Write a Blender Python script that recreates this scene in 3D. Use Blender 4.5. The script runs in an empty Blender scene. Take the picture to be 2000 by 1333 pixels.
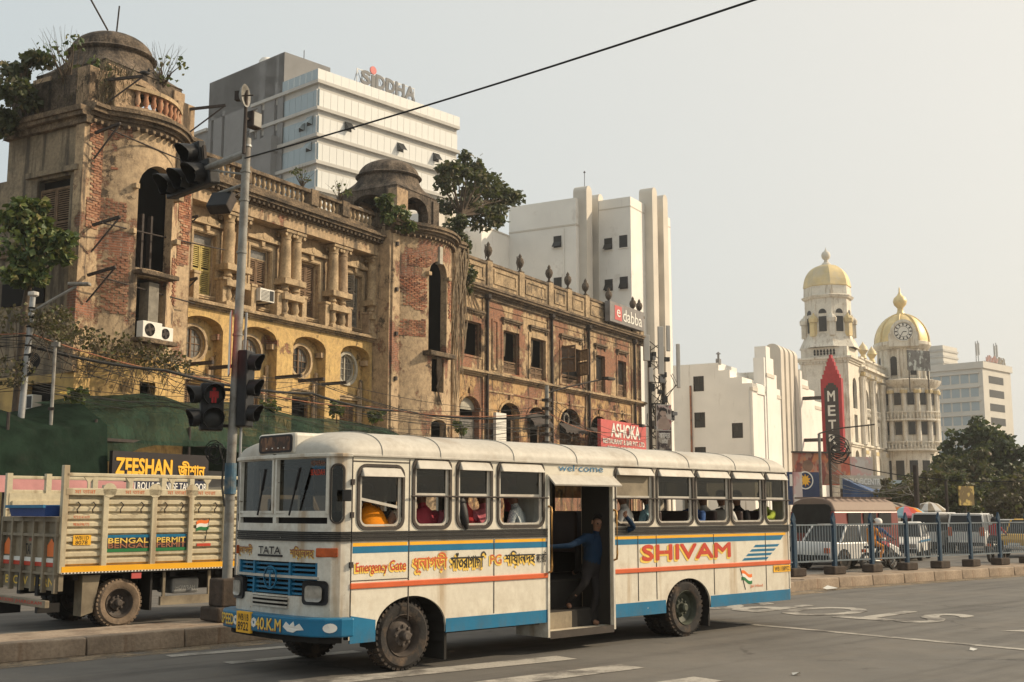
import bpy, bmesh, math, random
from mathutils import Vector, Matrix, Euler, noise
from mathutils.geometry import tessellate_polygon
random.seed(7)
sin, cos, pi, rad = math.sin, math.cos, math.pi, math.radians
SC = bpy.context.scene
COL = SC.collection

# ---------------------------------------------------------------- camera, sky, sun, exposure
cam_d = bpy.data.cameras.new('camera')
cam = bpy.data.objects.new('camera', cam_d)
COL.objects.link(cam)
cam.location = (0, 0, 2.0)
cam.rotation_euler = (rad(90 + 8.15), 0, 0)
cam_d.sensor_width = 36
cam_d.lens = 41.4
cam_d.clip_start = 0.1
cam_d.clip_end = 3000
SC.camera = cam

SUN_EL, SUN_AZ = rad(31), rad(80)          # azimuth clockwise from +Y
world = bpy.data.worlds.new('World')
SC.world = world
world.use_nodes = True
wn, wl = world.node_tree.nodes, world.node_tree.links
bg = wn['Background']
sky = wn.new('ShaderNodeTexSky')
sky.sky_type = 'NISHITA'
sky.sun_disc = False
sky.sun_elevation = SUN_EL
sky.sun_rotation = SUN_AZ
sky.air_density = 1.0
sky.dust_density = 6.0
sky.ozone_density = 1.0
# dust haze over the city: pale and cool away from the sun, brighter and warmer towards it
tcw = wn.new('ShaderNodeTexCoord')
dot = wn.new('ShaderNodeVectorMath'); dot.operation = 'DOT_PRODUCT'
wl.new(tcw.outputs['Generated'], dot.inputs[0])
dot.inputs[1].default_value = (sin(SUN_AZ) * cos(SUN_EL), cos(SUN_AZ) * cos(SUN_EL), sin(SUN_EL))
mr = wn.new('ShaderNodeMapRange')
wl.new(dot.outputs['Value'], mr.inputs['Value'])
mr.inputs['From Min'].default_value = -0.1; mr.inputs['From Max'].default_value = 0.95
glow = wn.new('ShaderNodeMix'); glow.data_type = 'RGBA'
wl.new(mr.outputs[0], glow.inputs['Factor'])
glow.inputs['A'].default_value = (6.7, 7.4, 7.5, 1)
glow.inputs['B'].default_value = (10.3, 9.6, 8.3, 1)
hz = wn.new('ShaderNodeMix'); hz.data_type = 'RGBA'
hz.inputs['Factor'].default_value = 0.80
wl.new(glow.outputs['Result'], hz.inputs['B'])
wl.new(sky.outputs[0], hz.inputs['A'])
wl.new(hz.outputs['Result'], bg.inputs[0])
bg.inputs[1].default_value = 0.105

sun_d = bpy.data.lights.new('sun', 'SUN')
sun_d.energy = 4.6
sun_d.angle = rad(0.8)
sun_d.color = (1.0, 0.83, 0.60)
sun = bpy.data.objects.new('sun', sun_d)
COL.objects.link(sun)
sv = Vector((sin(SUN_AZ) * cos(SUN_EL), cos(SUN_AZ) * cos(SUN_EL), sin(SUN_EL)))
sun.rotation_euler = sv.to_track_quat('Z', 'Y').to_euler()
sun.location = (60, 10, 60)

SC.view_settings.view_transform = 'Standard'
SC.view_settings.look = 'None'
SC.view_settings.gamma = 1
SC.view_settings.exposure = 0.0
SC.view_settings.use_curve_mapping = False
SC.cycles.max_bounces = 6
SC.cycles.transparent_max_bounces = 12
SC.cycles.use_denoising = True

# ---------------------------------------------------------------- helpers
def link(o):
    COL.objects.link(o); return o

def thing(name, label, cat, loc=(0, 0, 0), rz=0.0, group=None):
    o = link(bpy.data.objects.new(name, None))
    o.location = loc; o.rotation_euler = (0, 0, rz)
    o.empty_display_size = 0.3
    tag(o, label, cat, group); return o

def tag(o, label=None, cat=None, group=None, kind=None):
    if label: o['label'] = label
    if cat: o['category'] = cat
    if group: o['group'] = group
    if kind: o['kind'] = kind
    return o

def dup(root, loc=None, rz=None, label=None, group=None, name=None):
    r = link(root.copy())
    if loc is not None: r.location = loc
    if rz is not None: r.rotation_euler = (0, 0, rz)
    if label: r['label'] = label
    if group: r['group'] = group
    for ch in list(root.children):
        c = link(ch.copy()); c.parent = r
        for g in list(ch.children):
            d = link(g.copy()); d.parent = c
    return r

def inst(src, parent=None, T=None, name=None):
    """another object on the same mesh"""
    o = link(bpy.data.objects.new(name or src.name.split('.')[0], src.data))
    o.parent = parent
    if T is not None: o.matrix_local = T
    return o

EACH = set('''post bracket leg rail door_edge door_jamb inner_skirt axle footwell grab_rail grille_post pedestal stub_baluster jamb_shaft impost band_course
ledge roof_mast wire printed_figure canopy_panel roof_rib eye ear arm hanger clamp chassis_rail far_side_panel side_wall tailboard_rail top_rail lamp_dot door_frame
dashboard tower_opening louvre pole hand_rail carved_band'''.split())
class MB:
    def __init__(s): s.v = []; s.f = []; s.mi = []; s.T = None; s.m = 0; s.P = None
    def add(s, vs, fs):
        n = len(s.v)
        for p in vs:
            if s.P: p = s.P(*p)
            if s.T is not None: p = s.T @ Vector(p)
            s.v.append(tuple(p))
        s.f += [tuple(i + n for i in f) for f in fs]; s.mi += [s.m] * len(fs)
        return s
    def box(s, x0, x1, y0, y1, z0, z1):
        return s.add([(x0,y0,z0),(x1,y0,z0),(x1,y1,z0),(x0,y1,z0),(x0,y0,z1),(x1,y0,z1),(x1,y1,z1),(x0,y1,z1)],
              [(0,3,2,1),(4,5,6,7),(0,1,5,4),(1,2,6,5),(2,3,7,6),(3,0,4,7)])
    def bar(s, a, b, w, h=None, up=(0, 0, 1)):
        a, b = Vector(a), Vector(b); h = h or w
        d = (b - a).normalized(); u = Vector(up)
        if abs(d.dot(u)) > .98: u = Vector((1, 0, 0))
        x = d.cross(u).normalized() * w / 2; y = x.cross(d).normalized() * h / 2
        vs = [a - x - y, a + x - y, a + x + y, a - x + y, b - x - y, b + x - y, b + x + y, b - x + y]
        return s.add(vs, [(0,3,2,1),(4,5,6,7),(0,1,5,4),(1,2,6,5),(2,3,7,6),(3,0,4,7)])
    def tube(s, pts, r, n=8, caps=True):
        pts = [Vector(p) for p in pts]; k = len(pts)
        rs = r if isinstance(r, (list, tuple)) else [r] * k
        vs = []; ref = None
        for i, p in enumerate(pts):
            d = (pts[min(i + 1, k - 1)] - pts[max(i - 1, 0)]).normalized()
            if ref is None: ref = Vector((0, 0, 1)) if abs(d.z) < .9 else Vector((1, 0, 0))
            x = d.cross(ref)
            if x.length < 1e-4: ref = Vector((0, 1, 0)); x = d.cross(ref)
            x.normalize(); y = x.cross(d)
            vs += [p + (x * cos(2 * pi * j / n) + y * sin(2 * pi * j / n)) * rs[i] for j in range(n)]
        fs = [(i*n+j, i*n+(j+1) % n, (i+1)*n+(j+1) % n, (i+1)*n+j) for i in range(k-1) for j in range(n)]
        if caps: fs += [tuple(range(n))[::-1], tuple(range((k-1)*n, k*n))]
        return s.add(vs, fs)
    def lathe(s, prof, c=(0, 0, 0), n=16, axis='z', a0=0, a1=2 * pi):
        full = abs(a1 - a0 - 2 * pi) < 1e-6; m = n if full else n + 1
        vs = []
        for r, h in prof:
            for j in range(m):
                t = a0 + (a1 - a0) * j / n
                p = (r * cos(t), r * sin(t), h)
                if axis == 'y': p = (p[0], p[2], p[1])
                if axis == 'x': p = (p[2], p[0], p[1])
                vs.append((p[0] + c[0], p[1] + c[1], p[2] + c[2]))
        fs = []
        for i in range(len(prof) - 1):
            for j in range(n):
                a, b = i * m + j, i * m + (j + 1) % m
                f = (a, b, b + m, a + m)
                fs.append(f if axis != 'y' else f[::-1])
        return s.add(vs, fs)
    def prism(s, poly, y0, y1):
        """poly in (x,z), extruded along y from y0 (front) to y1"""
        n = len(poly)
        A = sum(poly[i][0] * poly[(i+1) % n][1] - poly[(i+1) % n][0] * poly[i][1] for i in range(n))
        if A < 0: poly = poly[::-1]
        vs = [(x, y0, z) for x, z in poly] + [(x, y1, z) for x, z in poly]
        tri = tessellate_polygon([[Vector((x, z, 0)) for x, z in poly]])
        fs = []
        for t in tri:
            a, b, c = (Vector((poly[i][0], poly[i][1])) for i in t)
            ccw = (b - a).cross(c - a) > 0 if hasattr(Vector((0, 0)), 'cross') else True
            t = tuple(t) if ccw else tuple(t)[::-1]
            fs.append(t); fs.append(tuple(i + n for i in t[::-1]))
        fs += [(i, i + n, (i + 1) % n + n, (i + 1) % n) for i in range(n)]
        return s.add(vs, fs)
    def sweep(s, prof, x0, x1):
        """prof: list (y,z) closed, extruded along x"""
        n = len(prof)
        vs = [(x0, y, z) for y, z in prof] + [(x1, y, z) for y, z in prof]
        fs = [(i, (i + 1) % n, (i + 1) % n + n, i + n) for i in range(n)]
        fs += [tuple(range(n))[::-1], tuple(range(n, 2 * n))]
        return s.add(vs, fs)
    def strip(s, path, z0, z1, o0, o1):
        """closed band along path [(x,y,nx,ny)] between offsets o0..o1 outward"""
        vs = []
        for x, y, nx, ny in path:
            vs += [(x+nx*o0, y+ny*o0, z0), (x+nx*o1, y+ny*o1, z0), (x+nx*o1, y+ny*o1, z1), (x+nx*o0, y+ny*o0, z1)]
        k = len(path); fs = []
        for i in range(k - 1):
            for j in range(4):
                fs.append((i*4+j, i*4+(j+1) % 4, (i+1)*4+(j+1) % 4, (i+1)*4+j))
        fs += [(3, 2, 1, 0), ((k-1)*4, (k-1)*4+1, (k-1)*4+2, (k-1)*4+3)]
        return s.add(vs, fs)
    def pieces(s):
        """split into pieces that do not touch each other"""
        par = list(range(len(s.v)))
        def f(x):
            while par[x] != x: par[x] = par[par[x]]; x = par[x]
            return x
        for fc in s.f:
            for q in fc[1:]: par[f(q)] = f(fc[0])
        g = {}
        for i in range(len(s.v)): g.setdefault(f(i), []).append(i)
        bb = [(r, [min(s.v[i][k] for i in m) for k in range(3)], [max(s.v[i][k] for i in m) for k in range(3)]) for r, m in g.items()]
        for i in range(len(bb)):
            for j in range(i):
                if all(bb[i][1][k] <= bb[j][2][k] + .004 and bb[j][1][k] <= bb[i][2][k] + .004 for k in range(3)): par[f(bb[i][0])] = f(bb[j][0])
        out = {}
        for fc in s.f: out.setdefault(f(fc[0]), []).append(fc)
        res = []
        for fl in out.values():
            m = MB(); ix = {}
            for fc in fl:
                for q in fc:
                    if q not in ix: ix[q] = len(m.v); m.v.append(s.v[q])
                m.f.append(tuple(ix[q] for q in fc)); m.mi.append(0)
            res.append(m)
        return res
    def build(s, name, mat, parent=None, smooth=False, bevel=0):
        if name in EACH and not isinstance(mat, (list, tuple)):
            ps = s.pieces()
            if len(ps) > 1: return [p.build(name, mat, parent, smooth, bevel) for p in ps][0]
        me = bpy.data.meshes.new(name)
        me.from_pydata(s.v, [], s.f)
        mats = mat if isinstance(mat, (list, tuple)) else [mat]
        for m in mats: me.materials.append(m)
        if len(mats) > 1: me.polygons.foreach_set('material_index', s.mi)
        if smooth:
            me.polygons.foreach_set('use_smooth', [True] * len(me.polygons))
            if smooth != True: me.set_sharp_from_angle(angle=rad(smooth))
        me.validate(); me.update()
        bm = bmesh.new(); bm.from_mesh(me)
        bmesh.ops.recalc_face_normals(bm, faces=bm.faces); bm.to_mesh(me); bm.free()
        o = link(bpy.data.objects.new(name, me)); o.parent = parent
        if bevel:
            b = o.modifiers.new('bevel', 'BEVEL'); b.width = bevel; b.segments = 2; b.limit_method = 'ANGLE'
            b.angle_limit = rad(40)
        return o

def wall(mb, u0, u1, z0, z1, ops=(), y=0.0, step=None, depth=.3, rev=True):
    """front sheet in strips with openings; ops: dict(a,b,lo,hi[,n,d]) lo/hi numbers or functions of u. mb.P bends it"""
    us = {round(u0, 5), round(u1, 5)}
    for o in ops:
        n = o.get('n', 1)
        us |= {round(o['a'] + (o['b'] - o['a']) * i / n, 5) for i in range(n + 1)}
    if step:
        k = max(1, int((u1 - u0) / step)); us |= {round(u0 + (u1 - u0) * i / k, 5) for i in range(k + 1)}
    us = sorted(us); g = lambda f, u: f(u) if callable(f) else f
    for a, b in zip(us, us[1:]):
        if b - a < 1e-4: continue
        m = (a + b) / 2; segs = [(z0, z0)]
        for o in sorted((o for o in ops if o['a'] < m < o['b']), key=lambda o: g(o['lo'], m)):
            segs.append(((g(o['lo'], a), g(o['lo'], b)), (g(o['hi'], a), g(o['hi'], b)), o))
        la, lb = z0, z0
        for sgm in segs[1:]:
            (pa, pb), (qa, qb), o = sgm
            if pa - la > 1e-4 or pb - lb > 1e-4: mb.add([(a, y, la), (b, y, lb), (b, y, pb), (a, y, pa)], [(0, 1, 2, 3)])
            d = o.get('d', depth)
            if rev:
                if pa > z0 + 1e-4: mb.add([(a, y, pa), (b, y, pb), (b, y + d, pb), (a, y + d, pa)], [(0, 1, 2, 3)])
                mb.add([(a, y, qa), (b, y, qb), (b, y + d, qb), (a, y + d, qa)], [(0, 1, 2, 3)])
            la, lb = qa, qb
        if z1 - la > 1e-4 or z1 - lb > 1e-4:
            mb.add([(a, y, la), (b, y, lb), (b, y, z1), (a, y, z1)], [(0, 1, 2, 3)])
    if rev:
        for o in ops:
            d = o.get('d', depth)
            for u in (o['a'], o['b']):
                p, q = g(o['lo'], u), g(o['hi'], u)
                if q - p > 1e-3: mb.add([(u, y, p), (u, y + d, p), (u, y + d, q), (u, y, q)], [(0, 1, 2, 3)])
    return mb

def rect(a, b, lo, hi, **k): return dict(a=a, b=b, lo=lo, hi=hi, **k)
def arch(a, b, lo, spring, rise=None, n=12, **k):
    c, r = (a + b) / 2, (b - a) / 2; rise = r if rise is None else rise
    return dict(a=a, b=b, lo=lo, hi=lambda u: spring + rise * math.sqrt(max(0, 1 - ((u - c) / r) ** 2)), n=n, **k)
def oval(c, z, r, rz=None, n=16, **k):
    rz = rz or r
    return dict(a=c - r, b=c + r, lo=lambda u: z - rz * math.sqrt(max(0, 1 - ((u - c) / r) ** 2)),
                hi=lambda u: z + rz * math.sqrt(max(0, 1 - ((u - c) / r) ** 2)), n=n, **k)
def rrect(a, b, lo, hi, r=.1, n=24, **k):
    def e(u):
        d = min(u - a, b - u)
        return 0 if d >= r else r - math.sqrt(max(0, r * r - (r - d) ** 2))
    return dict(a=a, b=b, lo=lambda u: lo + e(u), hi=lambda u: hi - e(u), n=n, **k)
def loop_rr(a, b, lo, hi, r, n=5):
    pts = []
    for cx, cz, t0 in ((b - r, hi - r, 0), (a + r, hi - r, pi / 2), (a + r, lo + r, pi), (b - r, lo + r, 1.5 * pi)):
        pts += [(cx + r * cos(t0 + pi / 2 * i / n), cz + r * sin(t0 + pi / 2 * i / n)) for i in range(n + 1)]
    return pts
def ringframe(mb, outer, inner, y0, y1):
    """frame between two loops with equal point counts, front y0, back y1"""
    n = len(outer)
    vs = [(x, y0, z) for x, z in outer] + [(x, y0, z) for x, z in inner] + [(x, y1, z) for x, z in outer] + [(x, y1, z) for x, z in inner]
    fs = []
    for i in range(n):
        j = (i + 1) % n
        fs += [(i, j, n + j, n + i), (2*n+i, 3*n+i, 3*n+j, 2*n+j), (i, 2*n+i, 2*n+j, j), (n+i, n+j, 3*n+j, 3*n+i)]
    mb.add(vs, fs); return mb
def circle(c, z, r, rz=None, n=24):
    return [(c + r * cos(2 * pi * i / n), z + (rz or r) * sin(2 * pi * i / n)) for i in range(n)]

# ---------------------------------------------------------------- materials
class NT:
    def __init__(s, name):
        s.m = bpy.data.materials.new(name); s.m.use_nodes = True
        s.t = s.m.node_tree; s.n = s.t.nodes; s.l = s.t.links
        s.b = s.n['Principled BSDF']; s.out = s.n['Material Output']
        s.co = None
    def node(s, t, **k):
        x = s.n.new(t)
        for a, b in k.items(): setattr(x, a, b)
        return x
    def put(s, sock, v):
        if hasattr(v, 'is_output') or isinstance(v, bpy.types.NodeSocket): s.l.new(v, sock)
        elif isinstance(v, tuple) and len(v) == 3 and sock.type == 'RGBA': sock.default_value = (*v, 1)
        else: sock.default_value = v
    def coord(s, sx=1, sy=1, sz=1, loc=(0, 0, 0)):
        if s.co is None: s.co = s.node('ShaderNodeTexCoord').outputs['Object']
        m = s.node('ShaderNodeMapping'); s.l.new(s.co, m.inputs[0])
        m.inputs['Scale'].default_value = (sx, sy, sz); m.inputs['Location'].default_value = loc
        return m.outputs[0]
    def noise(s, scale, detail=4, rough=.55, vec=None, out='Fac'):
        x = s.node('ShaderNodeTexNoise'); x.inputs['Scale'].default_value = scale
        x.inputs['Detail'].default_value = detail; x.inputs['Roughness'].default_value = rough
        s.l.new(vec if vec is not None else s.coord(), x.inputs['Vector'])
        return x.outputs[out]
    def ramp(s, fac, a, b, va=0., vb=1.):
        x = s.node('ShaderNodeMapRange'); x.clamp = True
        s.put(x.inputs['Value'], fac); x.inputs['From Min'].default_value = a; x.inputs['From Max'].default_value = b
        x.inputs['To Min'].default_value = va; x.inputs['To Max'].default_value = vb
        return x.outputs[0]
    def mix(s, f, a, b, mode='MIX'):
        x = s.node('ShaderNodeMix', data_type='RGBA', blend_type=mode)
        s.put(x.inputs['Factor'], f); s.put(x.inputs['A'], a); s.put(x.inputs['B'], b)
        return x.outputs['Result']
    def math(s, op, a, b=0.):
        x = s.node('ShaderNodeMath', operation=op); s.put(x.inputs[0], a); s.put(x.inputs[1], b); return x.outputs[0]
    def bump(s, h, strength=.3, dist=.02, prev=None):
        x = s.node('ShaderNodeBump'); x.inputs['Strength'].default_value = strength; x.inputs['Distance'].default_value = dist
        s.l.new(h, x.inputs['Height'])
        if prev is not None: s.l.new(prev, x.inputs['Normal'])
        s.l.new(x.outputs[0], s.b.inputs['Normal']); return x.outputs[0]
    def fin(s, col, rough=.8, metal=0., spec=.3):
        s.put(s.b.inputs['Base Color'], col); s.put(s.b.inputs['Roughness'], rough)
        s.b.inputs['Metallic'].default_value = metal; s.b.inputs['Specular IOR Level'].default_value = spec
        return s.m

def mul(c, k): return tuple(min(1, x * k) for x in c)

def surf(name, col, rough=.8, var=.18, vs=2., stain=None, sa=.5, ss=1.2, bump=.15, bs=14., metal=0., spec=.3, streak=None, sta=.5, chips=None, ca=.62, fine=0., splash=None):
    t = NT(name)
    c = t.mix(t.ramp(t.noise(vs, 5), .3, .7), mul(col, 1 - var), mul(col, 1 + var))
    if streak:
        f = t.ramp(t.noise(1., 5, .6, t.coord(2.6, 2.6, .22)), 1 - sta, 1.12 - sta)
        c = t.mix(t.math('MULTIPLY', f, .8), c, streak)
    if stain:
        f = t.ramp(t.noise(ss, 7, .65, t.coord(loc=(3, 7, 1))), 1 - sa, 1.22 - sa)
        c = t.mix(t.math('MULTIPLY', f, .85), c, stain)
    if splash:          # road dirt thrown up over the lower panels
        sz = t.node('ShaderNodeSeparateXYZ'); t.l.new(t.coord(), sz.inputs[0])
        f = t.math('MULTIPLY', t.ramp(sz.outputs[2], splash[0], splash[1], 1, 0), t.ramp(t.noise(3.5, 8, .7, t.coord(1.4, 1.4, .6)),   .42, .70, .0, .6))
        c = t.mix(f, c, splash[2])
    if chips:
        f = t.ramp(t.noise(7, 6, .6, t.coord(1, 1, 1.6, loc=(5, 1, 3))), ca, ca + .03)
        c = t.mix(f, c, chips)
    if fine: c = t.mix(t.ramp(t.noise(ss * 6 + 3, 7, .7), .32, .62, fine, 0), c, mul(stain or col, .6))
    if bump: t.bump(t.noise(bs, 6), bump, .02 if bs >= 10 else .05)
    return t.fin(c, rough, metal, spec)

def brickmat(name, plaster, thr=.5, soft=.04, b1=(.31, .125, .07), b2=(.19, .075, .048), mortar=(.30, .24, .18), dark=(.055, .042, .032), dk=.5, pl2=None, sc=.55, off=0.):
    """plaster that has fallen off in patches down to the brick"""
    t = NT(name)
    sep = t.node('ShaderNodeSeparateXYZ'); t.l.new(t.coord(), sep.inputs[0])
    cmb = t.node('ShaderNodeCombineXYZ')
    t.l.new(t.math('ADD', sep.outputs[0], sep.outputs[1]), cmb.inputs[0]); t.l.new(sep.outputs[2], cmb.inputs[1])
    br = t.node('ShaderNodeTexBrick'); t.l.new(cmb.outputs[0], br.inputs['Vector'])
    br.inputs['Scale'].default_value = 1; br.inputs['Brick Width'].default_value = .27; br.inputs['Row Height'].default_value = .095
    br.inputs['Mortar Size'].default_value = .013; br.inputs['Mortar Smooth'].default_value = .2; br.inputs['Bias'].default_value = -.1
    br.inputs['Color1'].default_value = (*b1, 1); br.inputs['Color2'].default_value = (*b2, 1); br.inputs['Mortar'].default_value = (*mortar, 1)
    bc = t.mix(t.ramp(t.noise(3.5, 4), .35, .75, 0, .55), br.outputs['Color'], (.42, .20, .13))
    n = t.noise(sc, 12, .68, t.coord(1, 1, .8, loc=(off, 2, 5)))
    mask = t.ramp(n, thr - soft, thr + soft)                       # 1 = plaster
    p = t.mix(t.ramp(t.noise(1.3, 8, .65), .35, .65), plaster, pl2 or mul(plaster, .72))
    p = t.mix(t.ramp(t.noise(7, 7, .7), .35, .7, 0, .6), p, mul(plaster, 1.2))
    edge = t.ramp(n, thr, thr + .045, .8, 0.)                      # dirty broken rim
    p = t.mix(edge, p, (.16, .10, .06))
    c = t.mix(mask, bc, p)
    vo = t.node('ShaderNodeTexVoronoi', feature='DISTANCE_TO_EDGE'); vo.inputs['Scale'].default_value = .8
    vv = t.node('ShaderNodeVectorMath', operation='ADD'); t.l.new(t.coord(loc=(off, 0, 3)), vv.inputs[0]); t.l.new(t.noise(1.6, 6, .7, out='Color'), vv.inputs[1]); t.l.new(vv.outputs[0], vo.inputs['Vector'])
    c = t.mix(t.math('MULTIPLY', t.ramp(vo.outputs['Distance'], 0, .022, .75, 0), t.ramp(t.noise(.7, 3), .45, .6)), c, (.05, .035, .025))   # cracks
    st = t.ramp(t.noise(1., 8, .68, t.coord(2.2, 2.2, .25)), 1.07 - dk, 1.16 - dk)
    c = t.mix(t.math('MULTIPLY', st, .9), c, dark)
    bl = t.ramp(t.noise(.62, 12, .74, t.coord(loc=(off, 9, 2))),   .57, .615)       # black mould blotches
    c = t.mix(t.math('MULTIPLY', bl, .9), c, mul(dark, .6))
    c = t.mix(t.ramp(t.noise(5, 10, .78, t.coord(1, 1, .7)), .36, .56, .55, 0), c, mul(dark, 1.2))
    inv = t.math('MULTIPLY', t.math('SUBTRACT', 1., br.outputs['Fac']), t.math('SUBTRACT', 1., mask))
    hh = t.math('ADD', t.math('MULTIPLY', mask, 2.0), t.math('MULTIPLY', inv, .8))
    hh = t.math('ADD', hh, t.math('MULTIPLY', t.noise(12, 6), .6))
    t.bump(hh, .7, .02)
    return t.fin(c, .92, 0, .15)

def emis(name, col, st):
    t = NT(name); t.b.inputs['Emission Color'].default_value = (*col, 1); t.b.inputs['Emission Strength'].default_value = st
    return t.fin(col, .5)

def glassy(name, tint=(.25, .27, .27), gl=.04, rough=.03, k=1.):
    t = NT(name)
    tr = t.node('ShaderNodeBsdfTransparent'); tr.inputs[0].default_value = (*tint, 1)
    g = t.node('ShaderNodeBsdfGlossy'); g.inputs[0].default_value = (.9, .92, .9, 1); g.inputs['Roughness'].default_value = rough
    ge = t.node('ShaderNodeNewGeometry'); dt = t.node('ShaderNodeVectorMath', operation='DOT_PRODUCT')
    t.l.new(ge.outputs['Normal'], dt.inputs[0]); t.l.new(ge.outputs['Incoming'], dt.inputs[1])
    fz = t.math('ADD', t.math('MULTIPLY', t.math('POWER', t.math('SUBTRACT', 1., t.math('ABSOLUTE', dt.outputs['Value'])), 5.), .95), .045)   # both sides of a pane alike
    mx = t.node('ShaderNodeMixShader')
    t.l.new(t.math('ADD', t.math('MULTIPLY', fz, k), gl), mx.inputs[0]); t.l.new(tr.outputs[0], mx.inputs[1]); t.l.new(g.outputs[0], mx.inputs[2])
    t.l.new(mx.outputs[0], t.out.inputs['Surface'])
    return t.m

def leafmat(name, a, b, c=None):
    t = NT(name)
    g = t.node('ShaderNodeNewGeometry').outputs['Random Per Island']
    col = t.mix(t.ramp(g, .15, .95), a, b)
    if c: col = t.mix(t.ramp(g, .86, .9), col, c)
    t.fin(col, .55, 0, .35)
    tl = t.node('ShaderNodeBsdfTranslucent'); t.l.new(t.mix(.5, col, (.25, .3, .05), 'MIX'), tl.inputs[0])
    mx = t.node('ShaderNodeMixShader'); mx.inputs[0].default_value = .18
    t.l.new(t.b.outputs[0], mx.inputs[1]); t.l.new(tl.outputs[0], mx.inputs[2]); t.l.new(mx.outputs[0], t.out.inputs['Surface'])
    return t.m

def net_mat(name, col, alpha):
    t = NT(name)
    c = t.mix(t.ramp(t.noise(1.2, 5), .35, .7), mul(col, .6), mul(col, 1.25)); t.fin(c, .85, 0, .1); t.bump(t.noise(1., 7, .65, t.coord(2.6, .7, .5)), 1., .35)
    tr = t.node('ShaderNodeBsdfTransparent'); mx = t.node('ShaderNodeMixShader')
    t.l.new(t.ramp(t.noise(2.2, 5), .3, .7, alpha - .1, alpha + .08), mx.inputs[0]); t.l.new(tr.outputs[0], mx.inputs[1]); t.l.new(t.b.outputs[0], mx.inputs[2])
    t.l.new(mx.outputs[0], t.out.inputs['Surface']); return t.m

def poster(name, cols, sc=1.2):
    """flat printed picture: soft patches of ink"""
    t = NT(name); c = cols[0]
    for i, k in enumerate(cols[1:]):
        c = t.mix(t.ramp(t.noise(sc * (1 + .4 * i), 3, .5, t.coord(1, 1, .7, loc=(i * 3.1, 1, i))), .5, .56), c, k)
    return t.fin(c, .6)

# ---------------------------------------------------------------- lettering
def text(name, s, parent, mat, fit, P, off=0., ex=.002, shear=0., sub=None):
    """lettering fitted in fit=(a0,a1,b0,b1); P(a,b,c) maps across, up, outward to the parent's frame"""
    cu = bpy.data.curves.new(name, 'FONT'); cu.body = s; cu.extrude = .01; cu.resolution_u = 3; cu.shear = shear
    tmp = link(bpy.data.objects.new('lettering_tmp', cu))
    dg = bpy.context.evaluated_depsgraph_get(); dg.update()
    me = bpy.data.meshes.new_from_object(tmp.evaluated_get(dg))
    bpy.data.objects.remove(tmp); bpy.data.curves.remove(cu)
    me.name = name
    xs = [v.co.x for v in me.vertices]; ys = [v.co.y for v in me.vertices]
    if not xs: return None
    x0, x1, y0, y1 = min(xs), max(xs), min(ys), max(ys)
    a0, a1, b0, b1 = fit
    for v in me.vertices:
        a = a0 + (v.co.x - x0) / (x1 - x0 or 1) * (a1 - a0); b = b0 + (v.co.y - y0) / (y1 - y0 or 1) * (b1 - b0)
        v.co = P(a, b, ex if v.co.z > 0 else 0)
    if off:                                  # heavier strokes: shifted copies, each a hair apart in depth
        k = off * (b1 - b0) * 1.15; vs = [v.co.copy() for v in me.vertices]; fs = [tuple(p.vertices) for p in me.polygons]; V = []; Fs = []
        o0 = Vector(P(0, 0, 0)); ea = Vector(P(1e-3, 0, 0)) - o0; eb = Vector(P(0, 1e-3, 0)) - o0; ec = Vector(P(0, 0, 1e-3)) - o0
        for i, (da, db_) in enumerate(((0, 0), (.7, .7), (-.7, .7), (.7, -.7), (-.7, -.7), (1, 0), (-1, 0), (0, 1), (0, -1))[:9 if off > .018 else 5]):
            sh = (ea * da + eb * db_) * k * 1e3 + ec * i * .12; n0 = len(V)
            V += [v + sh for v in vs]; Fs += [tuple(j + n0 for j in f) for f in fs]
        me.clear_geometry(); me.from_pydata(V, [], Fs); me.update()
    me.materials.clear(); me.materials.append(mat)
    bm = bmesh.new(); bm.from_mesh(me); bmesh.ops.recalc_face_normals(bm, faces=bm.faces); bm.to_mesh(me); bm.free()
    o = link(bpy.data.objects.new(name, me)); o.parent = parent
    return o
def facing(y):            # for walls whose outside is -y
    return lambda a, b, c: (a, y - c, b)

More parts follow.
